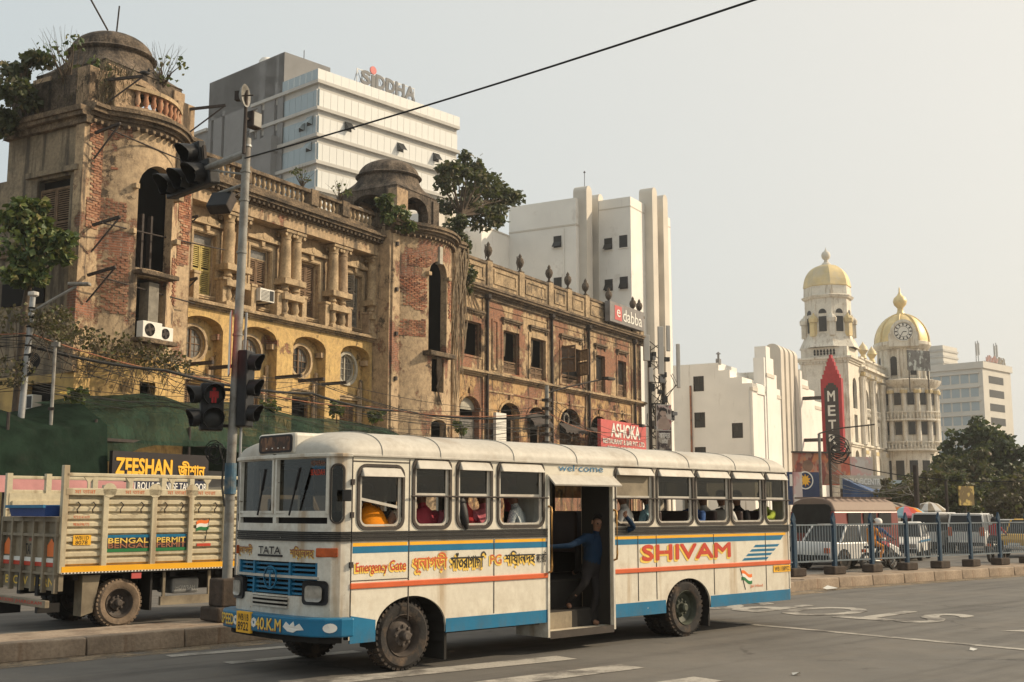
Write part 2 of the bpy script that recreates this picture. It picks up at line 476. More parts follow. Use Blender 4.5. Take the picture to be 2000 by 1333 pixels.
# ---------------------------------------------------------------- material set
BLACKMOULD = (.035, .03, .025)
M = {}
M['asphalt'] = None
def asphalt():
    t = NT('asphalt')
    c = t.mix(t.ramp(t.noise(.35, 8, .6), .3, .7), (.100, .093, .083), (.150, .139, .123))
    c = t.mix(t.ramp(t.noise(1.4, 6, .7, t.coord(.25, 1.6, 1, loc=(4, 0, 0))), .55, .75, 0, .45), c, (.07, .064, .057))
    c = t.mix(t.ramp(t.noise(90, 2, .5), .55, .8, 0, .6), c, (.22, .20, .17))
    c = t.mix(t.ramp(t.noise(.9, 7, .7, t.coord(loc=(9, 3, 0))), .62, .7, 0, .45), c, (.03, .028, .027))
    vo = t.node('ShaderNodeTexVoronoi', feature='DISTANCE_TO_EDGE'); vo.inputs['Scale'].default_value = .22
    vv = t.node('ShaderNodeVectorMath', operation='ADD'); t.l.new(t.coord(), vv.inputs[0]); t.l.new(t.noise(.9, 7, .7, out='Color'), vv.inputs[1]); t.l.new(vv.outputs[0], vo.inputs['Vector'])
    c = t.mix(t.math('MULTIPLY', t.ramp(vo.outputs['Distance'], 0, .011, .8, 0), t.ramp(t.noise(.25, 3), .48, .6)), c, (.035, .03, .027))
    r = t.node('ShaderNodeMapping'); r.vector_type = 'TEXTURE'; t.l.new(t.co, r.inputs[0]); r.inputs['Rotation'].default_value = (0, 0, rad(44.5)); r.inputs['Scale'].default_value = (9, .55, 1)
    c = t.mix(t.ramp(t.noise(1, 6, .6, r.outputs[0]), .48, .68, 0, .65), c, (.055, .05, .046))     # tyre-polished streaks along the lane
    c = t.mix(t.ramp(t.noise(.5, 9, .7, t.coord(loc=(1, 8, 0))), .5, .68, 0, .4), c, (.19, .165, .135))     # dust
    c = t.mix(t.ramp(t.noise(1.7, 4, .5, t.coord(loc=(7, 2, 0))), .70, .76, 0, .7), c, (.03, .027, .025))     # oil spots
    t.bump(t.noise(120, 3), .35, .008)
    return t.fin(c, t.ramp(t.noise(2, 4), .3, .7, .72, .92), 0, .3)
M['asphalt'] = asphalt()
def roadpaint():
    t = NT('worn_road_paint')
    c = t.mix(t.ramp(t.noise(1.1, 9, .72, t.coord(loc=(2, 2, 0))), .40, .55), (.10, .09, .08), (.40, .37, .32))
    c = t.mix(t.ramp(t.noise(30, 4), .45, .75, 0, .5), c, (.12, .105, .09))
    t.bump(t.noise(120, 3), .3, .006)
    return t.fin(c, .8)
M['roadpaint'] = roadpaint()
M['tarpatch'] = surf('tar_repair', (.052, .048, .044), .85, .3, 2, (.11, .10, .085), .5, 1.5, .4, 60)
def gutter():
    t = NT('gutter_dust'); t.fin(t.mix(t.noise(3, 6), (.22, .165, .11), (.34, .27, .19)), .95, 0, .1)
    tr = t.node('ShaderNodeBsdfTransparent'); mx = t.node('ShaderNodeMixShader'); t.l.new(t.ramp(t.noise(2.2, 8, .7), .35, .62), mx.inputs[0])
    t.l.new(tr.outputs[0], mx.inputs[1]); t.l.new(t.b.outputs[0], mx.inputs[2]); t.l.new(mx.outputs[0], t.out.inputs['Surface']); return t.m
M['gutter'] = gutter()
M['dust'] = surf('roadside_dust', (.25, .20, .145), .95, .25, .8, (.12, .10, .08), .5, 1.5)
M['kerb'] = surf('kerb_concrete', (.33, .255, .185), .9, .25, 1.5, (.14, .10, .07), .50, 2.2, .5, 20, streak=(.20, .12, .07), sta=.45, fine=.4)
M['paving'] = surf('pavement', (.20, .175, .15), .9, .2, 1.)
M['plaster_y'] = brickmat('yellow_lime_plaster', (.60, .41, .165), .35, .03, dk=.46, dark=(.12, .085, .05), pl2=(.45, .30, .14), sc=.7)
M['plaster_o'] = brickmat('ochre_lime_plaster', (.50, .365, .225), .39, .025, dk=.52, dark=(.085, .07, .055), pl2=(.38, .27, .165), sc=.8, off=4)
M['tower_pl'] = brickmat('tower_plaster', (.50, .37, .23), .43, .02, dk=.50, dark=(.09, .07, .055), pl2=(.33, .23, .14), sc=.5, off=9)
M['wing_pl'] = brickmat('wing_plaster', (.50, .365, .22), .485, .02, b1=(.33, .135, .065), b2=(.22, .085, .05), dk=.53, dark=(.08, .06, .045), pl2=(.42, .29, .16), sc=.38, off=14)
M['wing_low'] = brickmat('wing_orange_plaster', (.52, .36, .19), .49, .025, b1=(.30, .13, .07), b2=(.20, .085, .05), dk=.54, dark=(.06, .045, .035), pl2=(.40, .22, .085), sc=.5, off=24)
M['bare_brick'] = brickmat('bare_brick', (.42, .30, .19), .28, .05, dk=.5, sc=.8, off=3)
M['side_pl'] = surf('grey_side_plaster', (.30, .235, .155), .92, .2, .9, (.07, .06, .05), .52, .8, .4, 9, streak=(.06, .05, .04), sta=.5, fine=.4)
M['side_y'] = surf('yellow_side_plaster', (.50, .34, .13), .92, .2, .9, (.17, .13, .08), .5, .8, .4, 9)
M['mould'] = surf('mouldy_cornice', (.25, .18, .115), .95, .35, 1.6, BLACKMOULD, .56, 1.5, .9, 9, streak=(.34, .24, .145), sta=.40, fine=.75)
M['cornice'] = surf('ochre_cornice', (.46, .335, .20), .93, .25, 1.6, (.06, .048, .038), .53, 1.1, .8, 9, streak=(.10, .08, .06), sta=.45, fine=.6)
M['stone'] = surf('ochre_column_stucco', (.49, .36, .215), .92, .2, 2.2, (.10, .075, .055), .48, 1.4, .5, 12, streak=(.13, .10, .075), sta=.42, fine=.5)
M['dome'] = surf('black_weathered_dome', (.19, .145, .105), .95, .4, 1.8, (.022, .018, .015), .54, 1.7, .9, 7, streak=(.045, .036, .03), sta=.50, fine=.8)
def brickpiece(name, a, b, c):
    t = NT(name)
    r = t.math('FRACT', t.math('MULTIPLY', t.math('ADD', t.node('ShaderNodeObjectInfo').outputs['Random'], t.node('ShaderNodeNewGeometry').outputs['Random Per Island']), 7.3))
    x = t.mix(t.ramp(r, 0, .5), a, b); x = t.mix(t.ramp(r, .7, .95), x, c)
    x = t.mix(t.ramp(t.noise(14, 6, .7), .45, .62, 0, .55), x, (.36, .27, .19)); x = t.mix(t.ramp(t.noise(1.6, 8, .7), .5, .6, 0, .65), x, (.06, .045, .035))
    t.bump(t.noise(30, 4), .6, .02); return t.fin(x, .95, 0, .15)
M['brickA'] = brickpiece('old_red_brick', (.36, .145, .08), (.28, .10, .055), (.15, .07, .05)); M['brickB'] = brickpiece('old_orange_brick', (.43, .205, .115), (.36, .16, .09), (.45, .28, .18))
M['dark'] = surf('unlit_interior', (.008, .007, .006), .95, .1, 2, bump=0)  # near-black colour carries the shade of rooms and recesses
M['shut_brown'] = surf('brown_shutter_wood', (.165, .105, .062), .85, .25, 4, (.06, .04, .03), .45, 6)
M['shut_grey'] = surf('grey_shutter_wood', (.20, .18, .145), .85, .25, 4, (.07, .06, .05), .45, 6)
M['shut_yel'] = surf('yellow_shutter_wood', (.42, .33, .115), .85, .25, 4, (.17, .12, .05), .45, 6)
M['shut_white'] = surf('pale_shutter_wood', (.40, .37, .30), .85, .2, 4, (.15, .12, .09), .45, 6)
M['dullglass'] = surf('dusty_window_glass', (.16, .15, .13), .25, .25, 5, (.05, .045, .04), .5, 5, .05, spec=.5)
M['dkglass'] = surf('dark_window_glass', (.022, .023, .023), .3, .3, 3, bump=.02, spec=.25)
M['iron'] = surf('rusty_iron', (.045, .035, .03), .75, .3, 8, (.10, .05, .03), .4, 6, .3, 40)
M['greypole'] = surf('grey_painted_pole', (.24, .23, .205), .55, .2, 5, (.11, .08, .06), .5, 4, .2, 30, streak=(.13, .11, .09), sta=.4)
M['black'] = surf('black_plastic', (.014, .014, .015), .5, .3, 6, (.05, .045, .04), .35, 5, .1)
M['cable'] = surf('black_cable', (.012, .012, .012), .7, .1, 4, bump=0)
M['steel'] = surf('galvanised_steel', (.33, .33, .32), .45, .15, 6, (.18, .15, .12), .4, 5, .1, metal=.4)
M['white'] = surf('white_plastic', (.68, .65, .58), .6, .1, 4, (.3, .25, .2), .35, 5, .05)
M['conc'] = surf('grey_concrete', (.215, .21, .205), .9, .1, .4, (.15, .145, .14), .45, .3, .2, 6)
M['conc_l'] = surf('pale_concrete_band', (.47, .45, .41), .85, .1, .5, (.33, .30, .26), .4, .5, .15, 6)
M['wpaint'] = surf('cream_white_paint', (.77, .735, .67), .85, .07, .35, (.45, .39, .32), .40, .5, .2, 5, streak=(.46, .41, .34), sta=.36)
M['wpaint2'] = surf('white_cinema_paint', (.77, .74, .685), .85, .07, .35, (.42, .36, .30), .40, .4, .2, 5, streak=(.42, .37, .31), sta=.36)
M['tanfin'] = surf('tan_fin_paint', (.58, .53, .455), .85, .08, .5, bump=.1)
M['ivory'] = surf('ivory_stucco', (.73, .68, .58), .85, .12, .5, (.34, .27, .19), .45, .6, .4, 5, streak=(.36, .28, .19), sta=.45, fine=.3)
M['gold'] = surf('gold_dome_paint', (.69, .54, .27), .5, .2, .8, (.42, .31, .14), .42, .7, .2, 5, metal=.35, spec=.5)
M['goldw'] = surf('weathered_gold_paint', (.64, .51, .27), .6, .2, .5, (.52, .47, .38), .5, .4, .2, 5, metal=.1)
M['offwhite_far'] = surf('office_block_paint', (.58, .55, .49), .85, .06, .3, bump=0)
M['signred'] = surf('red_sign_face', (.52, .10, .09), .5, .1, 2, bump=0)
M['metrored'] = surf('metro_red_paint', (.36, .022, .03), .6, .15, 1.5, (.2, .02, .02), .4, 1.2, .05)
M['metrodk'] = surf('metro_dark_panel', (.045, .035, .032), .6, .15, 2, bump=0)
M['letterw'] = surf('white_lettering', (.75, .72, .65), .6, .05, 3, bump=0)
M['lettery'] = surf('yellow_lettering', (.80, .42, .03), .5, .05, 3, bump=0)
M['lettery2'] = surf('pale_yellow_outline', (.78, .52, .10), .6, .08, 3, bump=0)
M['letterr'] = surf('red_lettering', (.50, .055, .025), .6, .12, 6, bump=0, chips=(.55, .25, .12), ca=.64)
M['lettero'] = surf('orange_red_lettering', (.58, .13, .04), .6, .12, 6, bump=0)
M['letterk'] = surf('black_lettering', (.02, .018, .018), .6, .1, 4, bump=0)
M['letterb'] = surf('blue_lettering', (.03, .16, .30), .6, .1, 4, bump=0)
M['letterbr'] = surf('brown_lettering', (.30, .12, .06), .6, .2, 6, bump=0)
M['busw'] = surf('bus_cream_paint', (.67, .62, .51), .42, .06, 1.2, (.40, .29, .18), .42, 1.3, .10, 4, spec=.35, streak=(.42, .31, .19), sta=.42, chips=(.20, .12, .07), ca=.71, fine=.18, splash=(.42, 1.15, (.33, .25, .16)))
M['busw2'] = surf('bus_white_roof_paint', (.50, .465, .40), .55, .12, 1.2, (.30, .23, .16), .46, 1.3, .12, 5, spec=.3, fine=.25)
M['busfront'] = surf('bus_front_paint', (.64, .61, .53), .45, .08, 1.4, (.34, .24, .15), .45, 1.6, .10, 5, chips=(.10, .06, .035), ca=.69, streak=(.38, .27, .16), sta=.45, fine=.25, splash=(.6, 1.2, (.28, .21, .13)))
M['busblue'] = surf('bus_blue_paint', (.012, .145, .27), .4, .12, 2, (.03, .08, .12), .40, 2.5, .05, chips=(.50, .46, .38), ca=.70, fine=.1, splash=(.36, .62, (.12, .10, .07)))
M['busyel'] = surf('bus_yellow_stripe', (.80, .40, .02), .45, .1, 2, (.4, .2, .05), .35, 4, 0)
M['busorg'] = surf('bus_orange_rail', (.56, .105, .03), .5, .12, 2, (.30, .07, .03), .42, 3, .1, chips=(.035, .025, .02), ca=.66)
M['busblk'] = surf('bus_black_ribs', (.022, .02, .018), .55, .2, 3, (.06, .05, .04), .45, 3, .1, chips=(.60, .57, .50), ca=.70)
M['busint'] = surf('bus_interior', (.035, .03, .025), .85, .2, 2, bump=0)
M['busdk'] = surf('bus_underside', (.02, .018, .016), .9, .2, 2, bump=0)
M['seat'] = surf('bus_seat_vinyl', (.05, .03, .025), .6, .2, 3, bump=.05)
M['rubber'] = surf('window_rubber', (.05, .04, .033), .7, .2, 4, (.18, .13, .09), .4, 5, 0)
M['tyre'] = surf('dusty_tyre', (.030, .027, .025), .9, .2, 6, (.14, .095, .062), .52, 4, .3, 30)
M['tyre2'] = surf('mud_dusted_tyre', (.20, .145, .10), .95, .25, 6, (.05, .042, .036), .45, 4, .5, 30)
M['rim'] = surf('greasy_wheel_rim', (.075, .06, .05), .7, .3, 8, (.16, .11, .08), .4, 7, .2)
M['rim2'] = surf('green_wheel_rim', (.06, .065, .045), .6, .3, 8, (.02, .02, .018), .5, 7, .2)
M['chrome'] = surf('chrome', (.6, .6, .6), .2, .1, 3, metal=1, bump=0)
M['lamp'] = surf('headlamp_glass', (.30, .28, .24), .1, .3, 10, bump=.1, spec=.8)
M['orlamp'] = surf('orange_indicator_lens', (.45, .09, .02), .3, .3, 8, (.15, .03, .01), .5, 9, .1)
M['rail'] = surf('brass_coloured_rail', (.42, .23, .07), .4, .2, 5, metal=.4, bump=0)
M['truck'] = surf('truck_cream_paint', (.56, .49, .34), .45, .08, 1.2, (.28, .20, .12), .43, 1.3, .10, 5, streak=(.32, .24, .15), sta=.43, chips=(.18, .10, .05), ca=.71, fine=.25, splash=(.8, 1.7, (.25, .17, .10)))
M['truckdk'] = surf('dirty_truck_tailboard', (.25, .205, .14), .6, .25, 2, (.09, .065, .045), .50, 1.5, .15)
M['chassis'] = surf('black_chassis', (.02, .018, .017), .75, .3, 4, (.08, .06, .045), .4, 4, .2)
M['dkgreen'] = surf('dark_green', (.02, .16, .05), .5, .1, 3, bump=0)
M['saffron'] = surf('saffron_paint', (.75, .17, .03), .5, .1, 3, bump=0)
M['net'] = net_mat('green_shade_net', (.026, .052, .034), .88)
M['tarp_dk'] = surf('dark_tarpaulin', (.011, .021, .014), .9, .4, 1.5, (.022, .026, .02), .45, 1.4, .9, 4, spec=.03)
M['bluetarp'] = surf('blue_tarpaulin', (.05, .10, .22), .6, .25, 1, (.03, .05, .11), .5, .8, .2)
M['fence'] = surf('dark_blue_fence_paint', (.014, .042, .075), .5, .2, 4, (.06, .05, .045), .38, 6, .1)
M['fenceg'] = surf('grey_blue_rail_paint', (.13, .155, .17), .5, .2, 4, (.14, .10, .075), .45, 6, .1)
M['leafdark'] = None
M['dkstone'] = surf('dirty_kerb_block', (.07, .052, .04), .95, .3, 4, (.03, .025, .02), .5, 4, .6)
M['bark'] = surf('bark', (.085, .062, .043), .95, .3, 4, (.06, .045, .032), .5, 4, .7, 18)
M['root'] = surf('pale_aerial_roots', (.33, .255, .17), .95, .3, 4, (.14, .10, .07), .5, 4, .6, 18)
M['leaf_dk'] = leafmat('peepul_leaves', (.032, .042, .020), (.10, .11, .05), (.20, .16, .08))
M['leaf_dk2'] = leafmat('dark_tree_leaves', (.016, .030, .014), (.052, .078, .030))
M['leaf_br'] = leafmat('bright_leaves', (.035, .065, .018), (.14, .17, .045), (.22, .19, .06))
M['leaf_dry'] = leafmat('dry_brown_leaves', (.06, .045, .025), (.14, .11, .055), (.10, .11, .04))
M['leaf_ol'] = leafmat('olive_leaves', (.04, .05, .022), (.10, .105, .042), (.14, .10, .055))
M['glass'] = glassy('bus_window_glass', (.30, .29, .25), .004, .05, .7)
M['wscreen'] = glassy('windscreen_glass', (.26, .245, .21), .03, .02, .9)
M['facade_glass'] = None
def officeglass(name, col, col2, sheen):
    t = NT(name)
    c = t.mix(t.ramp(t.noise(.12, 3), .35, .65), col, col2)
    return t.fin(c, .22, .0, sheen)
M['glass_sun'] = officeglass('sunlit_office_glazing', (.60, .60, .57), (.66, .65, .60), .6)  # glazing of sunlit faces, brightness put into the colour
M['glass_sh'] = officeglass('shaded_office_glazing', (.27, .34, .37), (.34, .40, .42), .6)  # same glazing for shaded faces, shade put into the colour
M['skin'] = surf('brown_skin', (.20, .105, .065), .55, .08, 5, bump=0)
M['hair'] = surf('black_hair', (.012, .010, .009), .5, .2, 8, bump=.3, bs=60)
def cloth(name, c, **k): 
    M[name] = surf(name, c, .9, .12, 5, bump=.25, bs=9, spec=.1, **k)
cloth('saffron_cloth', (.60, .20, .012)); cloth('grey_cloth', (.42, .40, .37)); cloth('maroon_check_cloth', (.30, .045, .06)); cloth('pink_cloth', (.55, .16, .19))
cloth('teal_cloth', (.22, .36, .40)); cloth('blue_cloth', (.045, .09, .22)); cloth('dark_trousers', (.022, .02, .02)); cloth('lime_cloth', (.30, .36, .05))
cloth('navy_sweater', (.009, .024, .052)); cloth('white_cloth', (.55, .53, .49)); cloth('red_cloth', (.35, .035, .04)); cloth('orange_cloth', (.62, .22, .03))
def checkcloth():
    t = NT('white_check_cloth')
    w = t.node('ShaderNodeTexChecker'); w.inputs['Scale'].default_value = 45; t.l.new(t.coord(), w.inputs[0])
    return t.fin(t.mix(w.outputs['Fac'], (.52, .53, .50), (.27, .32, .33)), .9)
M['check'] = checkcloth()

# ================================================================ GROUND AND ROADS
def sheet(name, poly, z, mat, cat=None, label=None, kind='structure', parent=None, loc=(0, 0, 0), rz=0):
    me = bpy.data.meshes.new(name)
    tri = tessellate_polygon([[Vector((x, y, 0)) for x, y in poly]])
    me.from_pydata([(x, y, z) for x, y in poly], [], [tuple(t) for t in tri]); me.materials.append(mat); me.update()
    bm = bmesh.new(); bm.from_mesh(me); bmesh.ops.recalc_face_normals(bm, faces=bm.faces)
    for f in bm.faces:
        if f.normal.z < 0: f.normal_flip()
    bm.to_mesh(me); bm.free()
    o = link(bpy.data.objects.new(name, me)); o.parent = parent; o.location = loc; o.rotation_euler = (0, 0, rz)
    tag(o, label, cat, None, kind); return o

RA = rad(44.565)                         # the bus and its lane
R = Vector((cos(RA), sin(RA), 0)); N = Vector((-sin(RA), cos(RA), 0))
BA = rad(60.212)                         # the frontage line of the old buildings
BO = Vector((-13.244, 49.0, 0))
sheet('ground', [(-420, -120), (620, -120), (620, 620), (-420, 620)], -0.012, M['dust'])
hzb = MB().box(-425, 625, -125, 625, -1.2, 75).build('haze', M['asphalt']); tag(hzb, kind='stuff')
hzb.data.materials.clear(); hm = bpy.data.materials.new('city_haze'); hm.use_nodes = True; hm.node_tree.nodes.remove(hm.node_tree.nodes['Principled BSDF'])
pv = hm.node_tree.nodes.new('ShaderNodeVolumePrincipled'); pv.inputs['Color'].default_value = (.93, .91, .88, 1); pv.inputs['Density'].default_value = .00048; pv.inputs['Anisotropy'].default_value = .5
hm.node_tree.links.new(pv.outputs[0], hm.node_tree.nodes['Material Output'].inputs['Volume']); hzb.data.materials.append(hm)
sheet('road', [(-40, -20), (60, -20), (110, 70), (82, 108), (14.5, 84), (-2, 56), (-15, 38), (-40, 20)], -0.004, M['asphalt'])
def pavement_kerb():
    pts = [(-40, 20), (-15, 38), (-2, 56), (14.5, 84), (82, 108)]
    mb = MB()
    back = [(-60, 40), (-22, 48), (-6, 70), (10, 96), (75, 140)]
    vs = []
    for (x, y), (p, q) in zip(pts, back): vs += [(x, y, -.02), (x, y, .14), (p, q, .14)]
    fs = []
    for i in range(len(pts) - 1):
        a = i * 3; b = a + 3
        fs += [(a, b, b + 1, a + 1), (a + 1, b + 1, b + 2, a + 2)]
    mb.add(vs, fs); tag(mb.build('pavement', M['paving']), kind='structure')
pavement_kerb()
# ---- the median with its kerb stones
def median(L, ang, s0, s1, w, h):
    root = MB().box(s0, s1, .16, w, -.01, h - .012).build('median', M['kerb'])
    root.location = L; root.rotation_euler = (0, 0, ang); tag(root, kind='structure')
    rnd = random.Random(3); proto = []
    for k in range(4):
        m = MB(); l = 1.5
        j = [rnd.uniform(-.012, .012) for _ in range(8)]
        m.add([(0, j[0], -.01), (l - .02, j[1], -.01), (l - .02, .155, -.01), (0, .155, -.01),
               (0, .012 + j[2], h + j[3]), (l - .02, .012 + j[4], h + j[5]), (l - .02, .155, h), (0, .155, h)],
              [(0,3,2,1),(4,5,6,7),(0,1,5,4),(1,2,6,5),(2,3,7,6),(3,0,4,7)])
        proto.append(m)
    meshes = []
    s = s0; k = 0
    while s < s1 - 1.4:
        if len(meshes) < 4:
            o = proto[k % 4].build('kerb_stone', M['kerb'], root, bevel=.02); meshes.append(o)
        else:
            o = link(meshes[k % 4].copy()); o.parent = root
        o.location = (s, 0, 0); s += 1.5; k += 1
    return root
ML0 = Vector((-6.95, 15.72, 0)); ML1 = Vector((7.37, 30.26, 0)); MA1 = rad(39.3)
median(ML0, RA, -9, 20.4, 1.35, .25)
median(ML1, MA1, 0.0, 60, 1.5, .26)
# ---- painted markings (sheets 4 mm above the asphalt)
for L_, a_, s0, s1 in ((ML0, RA, -9, 20.3), (ML1, MA1, 0, 60)):
    sheet('gutter_dust', [(s0, -.55), (s1, -.55), (s1, -.005), (s0, -.005)], .0, M['gutter'], loc=L_, rz=a_)
def mark(name, poly): return sheet(name, poly, .002, M['roadpaint'])
mark('lane_line', [(3.5, 21.85), (4.9, 20.3), (6.2, 18.75), (8.6, 15.9), (8.72, 16.02), (6.33, 18.9), (5.02, 20.46), (3.62, 22.0)])
def stripe(a, b, w):
    a, b = Vector((*a, 0)), Vector((*b, 0)); d = (b - a).normalized(); n = Vector((-d.y, d.x, 0)) * w / 2
    mark('crossing_stripe', [tuple((a + n)[:2]), tuple((b + n)[:2]), tuple((b - n)[:2]), tuple((a - n)[:2])])
stripe((-4.75, 16.7), (-3.0, 18.05), .26)
stripe((-3.75, 15.95), (-2.2, 17.25), .26)
stripe((-2.6, 13.95), (.75, 16.55), .44)
stripe((-1.3, 13.2), (1.55, 15.65), .46)
stripe((.2, 12.6), (2.35, 14.5), .46)
mark('arrow_mark', [(8.15, 20.15), (9.6, 19.4), (10.6, 20.6), (9.4, 20.5)])
MKR = rad(-43 + 180)
mkp = Vector((6.28, 23.9, .002))
def markmap(a, b, c):
    ca, sa = cos(MKR), sin(MKR)
    return (mkp.x + a * ca - b * sa, mkp.y + a * sa + b * ca, .002 + c)
mt = text('road_lettering', 'STOPS', None, M['roadpaint'], (-2.5, 2.5, -1.1, 1.1), markmap, off=.022, ex=.003)
tag(mt, kind='structure')

# ================================================================ THE OLD CORNER BUILDING
OB = thing('old_building', 'ruined ochre colonial building with two domed brick corner towers and columned upper floor', 'building', BO, BA)

def slat_leaf(mb, a, b, lo, hi, y, t=.05, pitch=.085, sw=.07):
    mb.box(a, a + sw, y, y + t, lo, hi); mb.box(b - sw, b, y, y + t, lo, hi)
    mb.box(a + sw, b - sw, y, y + t, lo, lo + .09); mb.box(a + sw, b - sw, y, y + t, hi - .09, hi)
    mid = (lo + hi) / 2; mb.box(a + sw, b - sw, y, y + t, mid - .05, mid + .05)
    z = lo + .11
    while z < hi - .12:
        if abs(z - mid) > .07:
            mb.add([(a + sw, y + .005, z), (b - sw, y + .005, z), (b - sw, y + t, z + .06), (a + sw, y + t, z + .06),
                    (a + sw, y + .015, z - .008), (b - sw, y + .015, z - .008), (b - sw, y + t, z + .045), (a + sw, y + t, z + .045)],
                   [(0, 1, 2, 3), (4, 7, 6, 5), (0, 4, 5, 1), (2, 6, 7, 3)])
        z += pitch
    return mb

def leaf_T(hinge, y, ang):       # swing a leaf about a vertical hinge line
    return Matrix.Translation((hinge, y, 0)) @ Matrix.Rotation(ang, 4, 'Z') @ Matrix.Translation((-hinge, -y, 0))

def shutter_window(parent, a, b, lo, hi, y, mat, frame, style='closed', back=.5, lab=None):
    f = MB()
    ringframe(f, [(a, lo), (b, lo), (b, hi), (a, hi)], [(a + .07, lo + .05), (b - .07, lo + .05), (b - .07, hi - .07), (a + .07, hi - .07)], y, y + .12)
    w = f.build('window', frame, parent)
    if lab: w['label'] = lab
    MB().box(a, b, y + back, y + back + .02, lo, hi).build('dark_backing', M['dark'], w)  # flat backing sheet, the room's darkness put into its colour
    m = (a + b) / 2; ia, ib, il, ih = a + .07, b - .07, lo + .05, hi - .07
    if style == 'closed':
        slat_leaf(MB(), ia, m - .01, il, ih, y + .05).build('shutter', mat, w); slat_leaf(MB(), m + .01, ib, il, ih, y + .05).build('shutter', mat, w)
    elif style == 'glasstop':
        t = ih - .42
        MB().box(ia, ib, y + .06, y + .08, t + .05, ih).build('pane', M['dullglass'], w)
        MB().box(ia, ib, y + .02, y + .1, t, t + .05).build('transom', frame, w)
        slat_leaf(MB(), ia, m - .01, il, t, y + .05).build('shutter', mat, w); slat_leaf(MB(), m + .01, ib, il, t, y + .05).build('shutter', mat, w)
    elif style == 'halfopen':
        t = lo + (hi - lo) * .36
        slat_leaf(MB(), ia, m - .01, il, t, y + .05).build('shutter', mat, w); slat_leaf(MB(), m + .01, ib, il, t, y + .05).build('shutter', mat, w)
        k = MB(); k.T = leaf_T(ia, y + .05, rad(-62)); slat_leaf(k, ia, m - .01, t + .02, ih, y + .05).build('shutter', mat, w)
        k = MB(); k.T = leaf_T(ib, y + .05, rad(8)); slat_leaf(k, m + .01, ib, t + .02, ih, y + .05).build('shutter', mat, w)
    elif style == 'inward':
        t = lo + (hi - lo) * .30
        if hi - lo > 2.2:
            slat_leaf(MB(), ia, m - .01, il, t, y + .05).build('shutter', mat, w); slat_leaf(MB(), m + .01, ib, il, t, y + .05).build('shutter', mat, w)
        else: t = il
        k = MB(); k.T = leaf_T(ia, y + .1, rad(72)); slat_leaf(k, ia, m - .01, t + .02, ih, y + .1).build('shutter', mat, w)
        c = MB(); n = 8
        vs = []
        for i in range(n + 1):
            x = ia + .05 + (m - ia) * .8 * i / n
            vs += [(x, y + .2 + .04 * sin(i * 2.2), ih - .02), (x - .12 * i / n, y + .22 + .05 * sin(i * 2.2), t + .3)]
        c.add(vs, [(2*i, 2*i+1, 2*i+3, 2*i+2) for i in range(n)]); c.build('curtain', M['side_pl'], w)
    elif style == 'outward':
        q = (ib - ia) / 4
        t = lo + (hi - lo) * .26
        slat_leaf(MB(), ia, m - .01, il, t, y + .05).build('shutter', mat, w); slat_leaf(MB(), m + .01, ib, il, t, y + .05).build('shutter', mat, w)
        for h, x0, x1, an in ((ia, ia, m - .02, -100), (ib, m + .02, ib, 62)):
            k = MB(); k.T = leaf_T(h, y, rad(an)); slat_leaf(k, x0, x1, t + .02, ih, y + .0).build('shutter', mat, w)
        MB().box(m - .03, m + .03, y + .03, y + .09, t, ih).build('mullion', frame, w)
        MB().box(ia, m - .03, y + .08, y + .1, t, ih).build('pane', M['dkglass'], w); MB().box(m + .03, ib, y + .08, y + .1, t, ih).build('pane', M['dkglass'], w)
    elif style == 'grille':
        t = lo + (hi - lo) * .35
        slat_leaf(MB(), ia, m - .01, il, t, y + .05).build('shutter', mat, w); slat_leaf(MB(), m + .01, ib, il, t, y + .05).build('shutter', mat, w)
        g = MB()
        for i in range(6): g.box(ia + (ib - ia) * i / 6, ia + (ib - ia) * i / 6 + .025, y + .06, y + .09, t, ih)
        for i in range(7): g.box(ia, ib, y + .062, y + .088, t + (ih - t) * i / 7, t + (ih - t) * i / 7 + .02)
        g.build('grille', M['iron'], w)
        MB().box(ia, ib, y + .12, y + .13, t, ih).build('pane', M['dkglass'], w)
    elif style == 'open':
        pass
    return w

def aircon(parent_thing_name, label, T, w=.66, h=.42, d=.4, split=False, group=None):
    o = thing('air_conditioner', label, 'air conditioner'); o.matrix_world = T; tag(o, group=group)
    MB().box(-w/2, w/2, -d, 0, 0, h).build('casing', M['white'], o, bevel=.015)
    if split:
        c = MB().lathe([(h*.40, 0), (h*.40, -.015), (h*.37, -.02), (h*.37, 0)], (-w*.14, -d, h/2), 20, 'y'); c.build('fan_ring', M['black'], o)
        f = MB()
        for i in range(4):
            a = i * pi / 2 + .3; f.bar((-w*.14, -d - .004, h/2), (-w*.14 + h*.34*cos(a), -d - .006, h/2 + h*.34*sin(a)), .1, .012, (0, 1, 0))
        f.lathe([(.001, -.012), (.05, -.012), (.05, 0)], (-w*.14, -d, h/2), 10, 'y')
        MB().lathe([(.001, 0), (h*.38, 0), (h*.38, .002)], (-w*.14, -d - .003, h/2), 20, 'y').build('fan_opening', M['dark'], o)
        f.build('fan', M['iron'], o)
    else:
        g = MB()
        for i in range(8): g.box(-w*.44, w*.12, -d - .012, -d, .05 + i * (h - .1) / 8, .05 + i * (h - .1) / 8 + .02)
        g.build('louvre', M['dark'], o)
        MB().box(w*.16, w*.44, -d - .012, -d, .06, h - .06).build('grille_panel', M['dkglass'], o)
    MB().bar((-w*.35, -d + .03, -.03), (-w*.35, .0, -.03), .04).bar((w*.35, -d + .03, -.03), (w*.35, 0, -.03), .04).build('bracket', M['iron'], o)
    return o
OBM = Matrix.Translation(BO) @ Matrix.Rotation(BA, 4, 'Z')
def ob(u, y, z): return OBM @ Vector((u, y, z))

